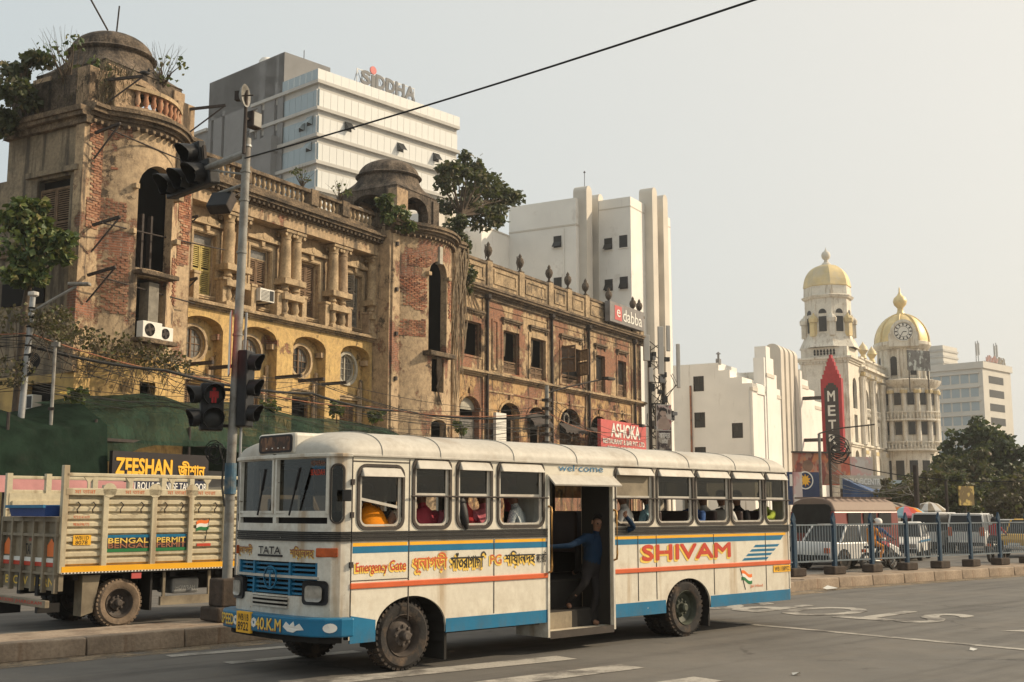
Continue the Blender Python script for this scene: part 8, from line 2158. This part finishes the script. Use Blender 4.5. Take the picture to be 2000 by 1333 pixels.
for k in range(3): MB().box(.2 + k * .98, 1.0 + k * .98, -1.035, -1.0, 1.35, 1.88).build('side_window', M['dkglass'], MV)
MB().box(-.75, -.55, -.95, .95, .45, .62).build('bumper', M['black'], MV)
for y in (-.85, .85): MB().box(-.64, -.58, y - .08, y + .08, .7, 1.0).build('tail_light', M['orlamp'], MV)
for x in (.3, 2.6):
    for y in (-.9, .9): MB().lathe([(.001, -.1), (.2, -.1), (.36, -.1), (.38, -.05), (.38, .05), (.36, .1), (.001, .1)], (x, y, .38), 20, 'y').build('wheel', M['tyre'], MV, smooth=40)
# motorcycles with riders
def motorbike(label, loc, rz, col, rider_label, shirt, helmet):
    b = thing('motorcycle', label, 'motorcycle', loc, rz, 'motorcycles on the far carriageway')
    for x in (-.62, .66):
        t = MB().lathe([(.22, -.05), (.29, -.05), (.31, 0), (.29, .05), (.22, .05)], (x, 0, .31), 18, 'y').build('tyre', M['tyre'], b, smooth=40)
        q = MB()
        for k in range(8): q.bar((x, 0, .31), (x + .22 * cos(k * pi / 4), 0, .31 + .22 * sin(k * pi / 4)), .012)
        q.build('spokes', M['steel'], t)
    MB().tube([(.66, 0, .31), (.48, 0, .75), (.42, 0, .98)], .03, 6).build('fork', M['steel'], b); MB().tube([(.42, -.33, 1.02), (.45, 0, .98), (.42, .33, 1.02)], .015, 6).build('handlebar', M['black'], b)
    MB().lathe([(.05, -.26), (.14, -.15), (.15, .1), (.09, .24), (.001, .25)], (.18, 0, .82), 12, 'x').build('fuel_tank', col, b, smooth=60); MB().box(-.62, .02, -.12, .12, .74, .82).build('seat', M['black'], b, bevel=.03)
    MB().box(-.15, .25, -.12, .12, .30, .60).build('engine', M['chassis'], b, bevel=.04); MB().tube([(.1, -.14, .32), (-.7, -.16, .36)], .035, 8).build('exhaust', M['steel'], b); MB().bar((-.62, 0, .31), (0, 0, .5), .05).build('swing_arm', M['chassis'], b)
    MB().box(-.80, -.72, -.08, .08, .62, .72).build('tail_light', M['orlamp'], b)
    J = dict(pelvis=(0, .22, .92), chest=(0, .10, 1.26), neck=(0, .04, 1.43), head=(0, .0, 1.58), sh_l=(.18, .06, 1.36), el_l=(.28, -.14, 1.16), ha_l=(.30, -.40, 1.05), sh_r=(-.18, .06, 1.36), el_r=(-.28, -.14, 1.16), ha_r=(-.30, -.40, 1.05),
             hip_l=(.11, .18, .88), kn_l=(.2, -.18, .76), an_l=(.18, .06, .36), to_l=(.18, -.08, .32), hip_r=(-.11, .18, .88), kn_r=(-.2, -.18, .76), an_r=(-.18, .06, .36), to_r=(-.18, -.08, .32), _short=True)
    person(rider_label, loc, rz + pi / 2, J, (shirt, DT, M['black']), 'motorcycle riders', helmet=helmet)
motorbike('motorcycle behind the fence between the hatchback and the saloon', far(1700, 39.5), MA1 + rad(-8), M['metrored'], 'motorcycle rider in a dark jacket and white helmet', M['blue_cloth'], M['letterw'])
motorbike('scooter-like motorcycle behind the fence left of the taxi', far(1922, 46), MA1 + rad(10), M['black'], 'motorcycle rider in a red shirt and black helmet', M['red_cloth'], M['black'])
person('pillion passenger in an orange dress behind the rider with the white helmet', far(1700, 39.5) - R2 * .32, MA1 + pi / 2 - rad(8), dict(pelvis=(0, .10, .95), chest=(0, .06, 1.27), neck=(0, .03, 1.44), head=(0, .0, 1.58), sh_l=(.16, .04, 1.36), el_l=(.24, -.05, 1.12), ha_l=(.14, -.25, 1.1), sh_r=(-.16, .04, 1.36), el_r=(-.24, -.05, 1.12), ha_r=(-.14, -.25, 1.1),
       hip_l=(.10, .06, .90), kn_l=(.22, -.22, .80), an_l=(.22, 0, .40), to_l=(.22, -.12, .36), hip_r=(-.10, .06, .90), kn_r=(-.22, -.22, .80), an_r=(-.22, 0, .40), to_r=(-.22, -.12, .36)), (M['orange_cloth'], M['orange_cloth'], M['skin']), 'motorcycle riders')

# ================================================================ STALLS, BOARDS AND CANOPIES ON THE RIGHT
def umbrella(label, loc, r, h, cols):
    u = thing('market_umbrella', label, 'umbrella', loc, 0, 'vendors umbrellas along the pavement')
    MB().tube([(0, 0, 0), (0, 0, h)], .03, 6).build('pole', M['iron'], u)
    n = 16
    for k in range(4):
        m = MB()
        for q in range(n):
            if q % 4 != k: continue
            a0, a1 = 2 * pi * q / n, 2 * pi * (q + 1) / n
            for (r0, z0), (r1, z1) in (((.02, h), (r * .5, h - .12)), ((r * .5, h - .12), (r, h - .5)), ((r, h - .5), (r * 1.01, h - .62))):
                m.add([(r0 * cos(a0), r0 * sin(a0), z0), (r0 * cos(a1), r0 * sin(a1), z0), (r1 * cos(a1), r1 * sin(a1), z1), (r1 * cos(a0), r1 * sin(a0), z1)], [(0, 1, 2, 3)])
        m.build('canopy_panel', cols[k % len(cols)], u)
    return u
umbrella('faded tan vendor umbrella beside the minibus', far(1690, 66), 1.6, 2.6, [M['truckdk'], M['side_pl']])
umbrella('red, orange and purple striped vendor umbrella above the saloon car', far(1752, 62), 1.25, 2.2, [M['letterr'], M['orange_cloth'], M['teal_cloth'], M['pink_cloth']])
umbrella('cream and orange vendor umbrella under the dry bushes', far(1798, 68), 1.0, 2.45, [M['white_cloth'], M['truckdk']])
umbrella('brown vendor umbrella behind the striped one', far(1722, 74), 1.7, 2.5, [M['iron'], M['truckdk']])
BTp = thing('blue_canopy', 'sloping blue tarpaulin canopy under the white lettered board', 'canopy', far(1668, 104), BA)
MB().add([(-6, 0, 4.6), (6, 0, 4.0), (6.5, -3.5, 2.0), (-6.2, -3.5, 2.9), (-6.2, -3.55, 2.5), (6.5, -3.55, 1.6)], [(0, 1, 2, 3), (3, 2, 5, 4)]).build('tarpaulin', M['bluetarp'], BTp)
MB().add([(-6, 0, 4.6), (-6.2, -3.5, 2.9), (-6, 0, 2.5)], [(0, 1, 2)]).build('side_flap', M['bluetarp'], BTp)
for x in (-6, 0, 6): MB().tube([(x, -3.4, 0), (x, -3.4, 2.6 - x * .08)], .06, 6).build('pole', M['iron'], BTp)
MCs = thing('mall_sign', 'white METRO CENTRO board above the blue canopy', 'sign', far(1677, 105), rad(14))
MB().box(-2.4, 2.0, -.1, .1, 3.8, 5.0).build('board', surf('sign_stone', (.45, .41, .34), .7, bump=0), MCs)
text('lettering', 'METRO@CENTRO', MCs, M['letterw'], (-2.25, 1.85, 4.05, 4.75), facing(-.105), off=.015, ex=.03)
MB().box(-2.2, -2.0, .1, .4, 0, 4).box(1.7, 1.9, .1, .4, 0, 4).build('post', M['iron'], MCs); MB().box(2.2, 4.2, -.1, .1, 3.6, 4.6).build('glass_panel', M['glass_sh'], MCs)
HB = thing('hoarding', 'red and orange film hoarding on the front of the cinema', 'billboard', far(1588, 112), rad(16))
MB().box(-2.6, 3.4, -.1, .1, 4.3, 7.3).build('board', poster('hoarding_red', [(.42, .10, .06), (.55, .20, .08), (.20, .05, .04), (.40, .22, .15)], .7), HB)
for i, (x, s_) in enumerate(((-1.1, 1.0), (1.5, 1.15))):
    m = MB(); m.lathe([(.001, -.115), (.55 * s_, -.115), (.55 * s_, -.105)], (x, 0, 6.1), 14, 'y'); m.prism([(x - 1.0, 4.4), (x - .7, 5.3), (x + .7, 5.3), (x + 1.0, 4.4)], -.112, -.1); m.build('printed_figure', surf('print_brown%s' % ('a', 'b')[i], (.20, .11, .07), .6, bump=0), HB)
MB().box(3.45, 5.9, -.1, .1, 4.2, 7.0).build('side_board', poster('hoarding_pale', [(.42, .36, .33), (.50, .30, .28), (.48, .45, .42)], .9), HB)
MB().box(-2.4, -2.2, .1, .3, 0, 4.4).box(3.0, 3.2, .1, .3, 0, 4.4).build('post', M['iron'], HB); MB().box(-2.7, 3.5, -.3, .1, 7.3, 7.45).build('top_rail', M['iron'], HB)
IB = thing('blue_board', 'dark blue board with a yellow sun emblem left of the lamp pole', 'sign', far(1562, 102), rad(16))
MB().box(-2.2, 1.6, -.1, .1, 2.4, 3.9).box(-2.2, 1.6, -.1, .1, 3.9, 5.2).build('board', surf('sign_darkblue', (.015, .035, .10), .5, bump=0), IB)
m = MB(); n = 20; m.prism([((.55 if k % 2 else .3) * cos(2 * pi * k / n) + .0, 4.5 + (.55 if k % 2 else .3) * sin(2 * pi * k / n)) for k in range(n)], -.13, -.1); m.build('sun_emblem', M['lettery'], IB)
m = MB(); ringframe(m, circle(0, 4.5, .78, n=20), circle(0, 4.5, .68, n=20), -.125, -.1); m.box(-1.5, -1.1, -.125, -.1, 4.0, 5.0); m.build('ring_emblem', M['letterw'], IB)
MB().box(-2, -1.8, .1, .3, 0, 2.6).box(1.2, 1.4, .1, .3, 0, 2.6).build('post', M['iron'], IB)
YS = thing('street_sign', 'small yellow board on a post among the dry bushes', 'sign', far(1870, 56), rad(20)); MB().box(-.4, .45, -.04, .04, 2.2, 3.1).build('board', poster('yellow_board', [(.60, .43, .14), (.50, .33, .10), (.20, .14, .06)], 2.5), YS); MB().tube([(0, .05, 0), (0, .05, 2.4)], .04, 6).build('post', M['iron'], YS)
WP = thing('poster_board', 'pale poster board standing close behind the rear of the bus', 'sign', far(1548, 70), rad(20)); MB().box(-.3, .3, -.05, .05, 1.6, 4.2).build('board', poster('pale_poster', [(.45, .38, .36), (.50, .28, .27), (.5, .46, .42)], 1.2), WP); MB().tube([(0, .08, 0), (0, .08, 2)], .05, 6).build('post', M['iron'], WP)
for px, D, h, lb in ((1593, 72, 6.6, 'slim grey lamp pole in front of the red hoarding'), (1612, 70, 6.0, 'dark utility pole hung with cable coils in front of the red hoarding'), (1776, 62, 4.3, 'wooden utility pole crowded with wires beyond the striped umbrella'), (1833, 66, 3.6, 'thin pole among the dry bushes')):
    p = thing('utility_pole', lb, 'pole', far(px, D)); MB().tube([(0, 0, 0), (0, 0, h)], .09 if px != 1776 else .14, 8).build('pole', M['greypole'] if px == 1593 else M['iron'], p)
    if px == 1593: MB().tube([(0, 0, h), (1.0, .2, h + .3), (3.6, .6, h + .6)], .05, 6).build('arm', M['iron'], p)
    if px == 1612:
        m = MB()
        for k in range(7): m.tube([(.5 + .55 * cos(a) + .1 * (k % 3), .05 * k, 5.2 + .5 * sin(a) + .12 * k) for a in [i * 2 * pi / 12 for i in range(13)]], .03, 4)
        m.build('cable_coil', M['cable'], p)
cable('long_cable', 'black cable running from the cinema pole across the domed building to the right edge', [far(1612, 70) + Vector((0, 0, 5.0)), far(1780, 66) + Vector((0, 0, 3.8)), far(2060, 60) + Vector((0, 0, 3.6))], .03, .5)
for k in range(7): cable('slack_wire', 'slack pale service wire drooping through the dry bushes', [far(1612, 70) + Vector((0, 0, 4.8 - k * .35)), far(1700 + k * 12, 66) + Vector((0, 0, 2.9 + (k % 3) * .2)), far(1778, 62) + Vector((0, 0, 3.9 - k * .25))], .016, .9, M['greypole'], 'slack service wires by the bushes')
RR = random.Random(2)
for k in range(9):
    px = 1690 + k * 33; D = 64 + RR.random() * 14; p = far(px, D)
    col = [M['white_cloth'], M['blue_cloth'], M['red_cloth'], M['grey_cloth'], M['teal_cloth']][k % 5]
    J = {q: (v if not isinstance(v, tuple) or len(v) != 3 else v) for q, v in stand.items()}
    J.update(el_r=(-.24, .02, 1.13), ha_r=(-.24, -.10, .90))
    person('pedestrian in a %s shirt on the far pavement, %s' % (['white', 'blue', 'red', 'grey', 'teal'][k % 5], ['beyond the hatchback', 'left of the striped umbrella', 'under the striped umbrella', 'left of the white van', 'by the cream umbrella', 'near the yellow board', 'beyond the sport utility car', 'left of the taxi', 'behind the taxi'][k]), p, RR.random() * 6, J, (col, DT, M['black']), 'pedestrians on the far pavement')

# ================================================================ TREES AND PLANTS
def leaves(mb, blobs, n, size, rnd, droop=.3, shell=.55):
    for i in range(n):
        c, r = blobs[rnd.randrange(len(blobs))]
        while True:
            v = Vector((rnd.uniform(-1, 1), rnd.uniform(-1, 1), rnd.uniform(-1, 1)))
            if .05 < v.length < 1: break
        v = v.normalized() * (shell + (1 - shell) * rnd.random()) if rnd.random() < .75 else v
        p = Vector(c) + Vector((v.x * r[0], v.y * r[1], v.z * r[2]))
        a = rnd.uniform(0, 6.28); t = rnd.uniform(-1.0, .6) - droop; s = size * rnd.uniform(.6, 1.3)
        d = Vector((cos(a) * cos(t), sin(a) * cos(t), sin(t))); w = d.cross(Vector((rnd.uniform(-1, 1), rnd.uniform(-1, 1), rnd.uniform(-.2, 1)))).normalized() * s * .38
        up = d.cross(w).normalized() * s * .12
        n0 = len(mb.v)
        mb.v += [tuple(p), tuple(p + d * s * .45 + w + up), tuple(p + d * s), tuple(p + d * s * .45 - w + up)]
        mb.f += [(n0, n0 + 1, n0 + 2), (n0, n0 + 2, n0 + 3)]; mb.mi += [0, 0]
def tree(name, label, loc, trunk, blobs, n, size, mat, seed, cat='tree', group=None, bark=None, branches=True, twigs=0):
    rnd = random.Random(seed); root = thing(name, label, cat, loc, 0, group)
    m = MB()
    for pts, r in trunk: m.tube(pts, r, 7)
    base = Vector(trunk[0][0][-1]); hub = Vector(trunk[0][0][-2]).lerp(base, .5)
    subs = []
    for c, r in blobs:
        c = Vector(c); k = max(3, int(5 * max(r)))
        for q in range(k if k < 9 else 9):
            v = Vector((rnd.gauss(0, 1), rnd.gauss(0, 1), rnd.gauss(0, .8))).normalized(); e = c + Vector((v.x * r[0], v.y * r[1], v.z * r[2])) * rnd.uniform(.55, 1.0)
            rr = max(r) * rnd.uniform(.28, .5); subs.append((tuple(e), (rr, rr, rr * .75)))
            if branches:
                mid = hub.lerp(e, .5) + Vector((rnd.uniform(-.2, .2), rnd.uniform(-.2, .2), .15)) * max(r); m.tube([hub, mid, e], [.05 * max(r) ** .5, .03 * max(r) ** .5, .008], 5)
    for q in range(twigs):
        c, r = blobs[rnd.randrange(len(blobs))]; p = hub; d = Vector((rnd.uniform(-.6, .6), rnd.uniform(-.6, .6), 1)).normalized(); pts = [p]
        for s in range(5): d = (d + Vector((rnd.uniform(-.3, .3), rnd.uniform(-.3, .3), .05))).normalized(); p = p + d * max(r) * .45; pts.append(p)
        m.tube(pts, [.02, .016, .012, .009, .006, .003], 4)
    m.build('trunk', bark or M['bark'], root, smooth=60)
    l = MB(); leaves(l, subs + [(c, (r[0] * .8, r[1] * .8, r[2] * .8)) for c, r in blobs], n, size, rnd); l.build('crown', mat, root)
    return root
def obv(u, y, z): return tuple(ob(u, y, z) - BO)
# peepul on the middle tower
tree('peepul_tree', 'dark leafy peepul tree rooted on the roof behind the middle tower', BO, [([obv(20.4, .6, 14.6), obv(20.8, .6, 16.6), obv(21.6, .8, 18.5), obv(22.6, 1.0, 20.3)], [.45, .36, .28, .2])],
     [(obv(23.2, 1.4, 21.2), (1.7, 1.7, 1.5)), (obv(25.6, 1.4, 22.2), (1.9, 1.8, 1.5)), (obv(27.2, 1.4, 21.6), (1.6, 1.6, .9)), (obv(21.0, 1.0, 21.6), (.9, .9, 1.3)), (obv(25.0, 1.2, 20.2), (1.5, 1.4, .9)), (obv(24.2, 1.4, 23.2), (1.1, 1.1, .8))], 3900, .33, M['leaf_dk'], 4)
tree('creeping_fig', 'tangled dark bush hanging over the shoulder of the middle tower', BO, [([obv(19.3, -.5, 15.0), obv(19.5, -.6, 16.0), obv(19.7, -.4, 17.4)], [.2, .15, .08])], [(obv(19.6, -.5, 17.0), (.9, .7, 1.1)), (obv(19.9, -.6, 15.6), (.7, .5, .9)), (obv(20.6, -.3, 14.8), (.5, .4, .6)), (obv(18.9, -.6, 18.0), (.8, .6, .7))], 2600, .25, M['leaf_dk'], 9, 'bush')
tree('yellow_leafed_bush', 'small bush of yellowing leaves on the cornice left of the middle tower', BO, [([obv(12.4, -.7, 16.2), obv(12.5, -1.0, 16.6), obv(12.4, -1.2, 17.0)], [.08, .06, .03])], [(obv(12.4, -1.2, 17.2), (.8, .5, .6)), (obv(13.0, -1.4, 16.6), (.6, .4, .5)), (obv(11.9, -1.0, 17.6), (.5, .4, .4))], 900, .26, M['leaf_br'], 12, 'bush')
rt = thing('aerial_roots', 'pale aerial roots streaming down the side of the middle tower', 'roots', BO, BA)
m = MB(); rr = random.Random(6)
for k in range(34):
    u = 18.0 + rr.random() * 1.3; y = -1.05 - rr.random() * .25; zt_ = 16.2 + rr.random(); zb_ = rr.choice([6, 8, 9.5, 10.5, 11, 12.5]) + rr.random()
    pts = []; n = 9
    for i in range(n + 1): pts.append((u + .12 * sin(i * 1.1 + k) - .25 * (i / n) ** 2 * rr.random(), y - .05 * sin(i + k), zt_ + (zb_ - zt_) * i / n))
    m.tube(pts, [.06 - .045 * i / n for i in range(n + 1)], 5)
for k in range(16):
    u = 19.0 + rr.random() * 2.5; pts = [(19.6, -.6, 16.0)]
    for i in range(1, 6): pts.append((19.6 + (u - 19.2) * i / 5 * 1.2 + .1 * rr.random(), -.5 - .2 * rr.random(), 16.0 - i * .55 - .1 * rr.random()))
    m.tube(pts, [.06, .05, .04, .03, .02, .01], 5)
m.build('root', M['root'], rt, smooth=60)
m = MB()
for k in range(5): m.tube([(15.3 + k * .06, -2.0, 10.2), (15.2 + k * .1, -2.05, 9.2), (15.45 - k * .05, -2.0, 8.3), (15.3 + k * .12, -2.0, 7.4)], [.04, .06, .05, .015], 5)
m.build('hanging_root', M['bark'], rt)
# plants on the corner tower
tree('fig_bush', 'dark leafy fig bush growing from the side of the corner tower', BO, [([obv(-7.4, 2.0, 16.5), obv(-7.8, 1.8, 17.5), obv(-8.2, 1.4, 18.3)], [.12, .09, .05])], [(obv(-8.1, 1.6, 17.6), (.9, .9, .9)), (obv(-8.3, 2.6, 18.6), (.9, .9, .6)), (obv(-7.7, .9, 18.9), (.6, .6, .5)), (obv(-8.0, 2.4, 16.6), (.5, .6, .6))], 1700, .28, M['leaf_dk'], 21, 'bush')
tree('dry_twig_bush', 'bare twiggy bush with a few pale leaves on the corner tower parapet', BO, [([obv(-7.0, .2, 16.9), obv(-7.0, .2, 17.6), obv(-7.0, .2, 18.0)], [.07, .05, .03])], [(obv(-7.0, .2, 19.2), (1.1, 1.1, 1.0)), (obv(-6.4, -.6, 18.6), (.6, .6, .6))], 160, .22, M['leaf_br'], 22, 'bush', twigs=46)
tree('dry_twig_bush', 'thin dry twigs sprouting beside the dome of the corner tower', BO, [([obv(-2.9, -.4, 18.3), obv(-2.9, -.4, 18.8), obv(-2.9, -.4, 19.2)], [.04, .03, .02])], [(obv(-2.6, -.4, 20.0), (.9, .9, .9))], 60, .2, M['leaf_br'], 23, 'bush', twigs=18)
dg_ = thing('dry_grass', 'brown dead grass and stems hanging over the corner tower parapet', 'grass', BO, BA); dg_['kind'] = 'stuff'
m = MB(); rr = random.Random(31)
for k in range(420):
    u = rr.uniform(-7.3, -5.2); y = rr.choice([-1.25, -1.3]) - rr.random() * .3 if u > -7.0 else rr.uniform(-1.2, 2.8); z = rr.uniform(16.9, 18.6)
    if u <= -7.0: u = -7.35
    m.tube([(u, y, z), (u + rr.uniform(-.15, .15), y - rr.random() * .15, z + rr.uniform(.1, .4)), (u + rr.uniform(-.35, .35), y - rr.random() * .3, z + rr.uniform(-.5, .5))], [.012, .009, .004], 3)
m.build('stems', M['leaf_dry'], dg_)
for k, (u0, u1, z0, dz) in enumerate(((2.4, 6.8, 16.5, .9), (7.2, 11.8, 16.5, .6))):
    tree('weed', ('small yellow-green sapling on the balustrade near the pole', 'dry weed on the balustrade left of the middle tower')[k], BO, [([obv(6.0 if k == 0 else 8.8, -.4, 16.3), obv(6.0 if k == 0 else 8.8, -.4, 16.8), obv(6.1 if k == 0 else 8.9, -.4, 17.3)], [.03, .02, .01])], [(obv(6.1 if k == 0 else 8.9, -.4, 17.7), (.5, .5, .5))], 55, .18, M['leaf_br'], 40 + k, 'plant', twigs=10)
# tree at the left edge in front of the side wall
tree('roadside_tree', 'leafy sunlit tree at the left edge before the shaded side wall', (-17.2, 41, 0), [([(0, 0, 0), (-.1, .1, 5), (0, 0, 9), (.2, 0, 11)], [.25, .2, .14, .08])], [((-.3, -.2, 11.7), (1.3, 1.2, 1.1)), ((.6, -.4, 11.2), (.9, .9, .9)), ((-.2, 0, 12.6), (.8, .8, .6)), ((.1, -.3, 10.4), (.8, .8, .6))], 3600, .27, M['leaf_br'], 51)
cr = thing('creeper', 'dry creeper tangled over cables and ledges before the yellow corner wall', 'creeper'); cr['kind'] = 'stuff'
l = MB(); rr = random.Random(61)
path = [lampc + Vector((-2.4, -.5, 7.9)), lampc + Vector((.3, -.2, 8.3)), ob(-8.5, -2.2, 8.3), ob(-6.6, -2.0, 8.1), ob(-4.6, -2.4, 7.9), ob(-2.6, -2.2, 7.6)]
for a, b in zip(path, path[1:]):
    for k in range(10):
        c = a.lerp(b, k / 10); leaves(l, [(tuple(c + Vector((0, 0, rr.uniform(-.5, .15)))), (.5, .4, .40))], 30, .16, rr)
leaves(l, [(tuple(lampc + Vector((-.6, -.3, 6.4))), (1.0, .5, .6)), (tuple(lampc + Vector((.9, -.2, 8.2))), (.7, .4, .5))], 420, .16, rr)
l.build('leaves', M['leaf_dry'], cr)
m = MB()
for k in range(70):
    a = rr.choice(path).lerp(rr.choice(path), rr.random()); m.tube([a, a + Vector((rr.uniform(-.3, .3), rr.uniform(-.1, .1), -.5)), a + Vector((rr.uniform(-.6, .6), 0, -rr.uniform(.8, 1.8)))], .012, 4)
m.build('stems', M['bark'], cr)
for k, (u, y, z, lb) in enumerate(((1.6, -2.6, 6.3, 'left'), (6.2, -2.6, 6.4, 'middle'), (9.2, -2.4, 6.3, 'right'), (17.4, -2.2, 6.3, 'far right'), (-7.6, -1.8, 5.9, 'corner'))):
    tree('weed', 'green weed sprouting above the awning at its %s' % lb, BO, [([obv(u, y, z - .6), obv(u, y, z - .2), obv(u, y, z)], [.03, .02, .01])], [(obv(u, y, z + .1), (.45, .3, .35))], 90, .26, M['leaf_br'], 70 + k, 'plant')
# trees on the right
def rtree(px, D, zc, r, n, size, mat, seed, label, name='street_tree', low=False):
    p = far(px, D); bl = [((0, 0, zc), (r, r, r * .8)), ((r * .6, .2, zc + r * .3), (r * .7, r * .7, r * .6)), ((-r * .6, 0, zc + r * .15), (r * .7, r * .7, r * .6)), ((.1 * r, -.2, zc + r * .75), (r * .6, r * .6, r * .5)), ((-.3 * r, 0, zc - r * .5), (r * .8, r * .8, r * .5)), ((.7 * r, 0, zc - r * .45), (r * .7, r * .7, r * .5))]
    return tree(name, label, p, [([(0, 0, 0), (.1, 0, zc * .35), (0, .1, zc * .7), (.1, 0, zc)], [.3, .24, .18, .1])], bl, n, size, mat, seed, 'tree' if name == 'street_tree' else 'bush', 'trees and bushes along the far pavement')
rtree(1903, 92, 6.1, 2.5, 4600, .42, M['leaf_dk2'], 101, 'largest dark green tree, towering over the far pavement')
rtree(1938, 90, 4.8, 2.2, 3000, .42, M['leaf_dk2'], 102, 'dark green tree right of and below the largest one')
rtree(1875, 88, 3.9, 2.3, 3600, .38, M['leaf_ol'], 103, 'olive green tree below the largest tree')
rtree(1972, 86, 3.3, 1.7, 2000, .40, M['leaf_ol'], 104, 'olive tree at the right edge above the taxi')
rtree(1842, 84, 3.2, 1.5, 1900, .34, M['leaf_dry'], 105, 'brownish tree with dry leaves left of the large tree')
rtree(1760, 80, 2.9, 1.5, 2200, .30, M['leaf_ol'], 106, 'low olive bush in front of the domed building', 'street_bush')
rtree(1795, 76, 2.6, 1.6, 2200, .30, M['leaf_dry'], 107, 'dry brown bush beside the crowded utility pole', 'street_bush')
rtree(1725, 86, 2.7, 1.3, 1500, .30, M['leaf_dry'], 108, 'small dry bush at the end of the blue canopy', 'street_bush')
rtree(1850, 72, 2.4, 1.5, 2000, .30, M['leaf_ol'], 109, 'bush behind the small yellow board', 'street_bush')
rtree(1910, 76, 2.4, 1.6, 2000, .30, M['leaf_ol'], 110, 'bush under the large tree left of the taxi', 'street_bush')
rtree(1965, 74, 2.3, 1.6, 2000, .30, M['leaf_dry'], 111, 'dry bush behind the taxi', 'street_bush')
bd = thing('crow', 'black crow perched on the iron bracket of the corner tower', 'bird', ob(-5.75, -2.5, 18.27), rad(20))
MB().lathe([(.001, -.2), (.05, -.15), (.09, -.02), (.085, .08), (.05, .16), (.001, .2)], (0, 0, .13), 10, 'x').lathe([(.001, .12), (.05, .15), (.055, .2), (.04, .25), (.001, .27)], (.15, 0, .06), 8).add([(.19, -.015, .27), (.19, .015, .27), (.29, 0, .25), (.19, 0, .24)], [(0, 1, 2), (0, 2, 3), (1, 3, 2)]).add([(-.15, -.04, .12), (-.15, .04, .12), (-.38, 0, .06)], [(0, 1, 2)]).build('body', M['letterk'], bd, smooth=60)
MB().tube([(.02, -.03, .08), (.02, -.03, .0)], .008, 4).tube([(.02, .03, .08), (.02, .03, .0)], .008, 4).build('leg', M['letterk'], bd)
for (a, b, lb) in ((ob(-3.9, 1.3, 21.4), ob(-3.9, 1.2, 22.6), 'upright rusty rod on the dome of the corner tower'), (ob(-4.6, 1.0, 21.25), ob(-6.4, .2, 22.0), 'slanting rusty rod on the dome of the corner tower')):
    o = MB().bar(a, b, .05).build('iron_rod', M['iron'], None); tag(o, lb, 'rod')
for x_, y_2, lb in ((-3.6, 18.75, 'small crumpled paper scrap in the gutter beside the signal pole'), (6.6, 17.3, 'pale paper scrap on the open road, lower right'), (3.5, 14.9, 'tiny paper scrap between the crossing stripes')):
    q = thing('litter', lb, 'litter', (x_, y_2, .004), x_); MB().add([(0, 0, 0), (.09, .02, .02), (.11, .08, .0), (.03, .1, .035), (-.02, .06, .01)], [(0, 1, 2, 3, 4)]).build('paper', M['white'], q)
LT = thing('litter', 'scrap of white paper lying on the kerb behind the bus', 'litter', (7.9, 30.15, 0), 0)
MB().add([(0, 0, .02), (.3, .05, .05), (.35, .25, .02), (.1, .3, .10), (-.05, .18, .04)], [(0, 1, 2, 3, 4)]).build('paper', M['white'], LT)
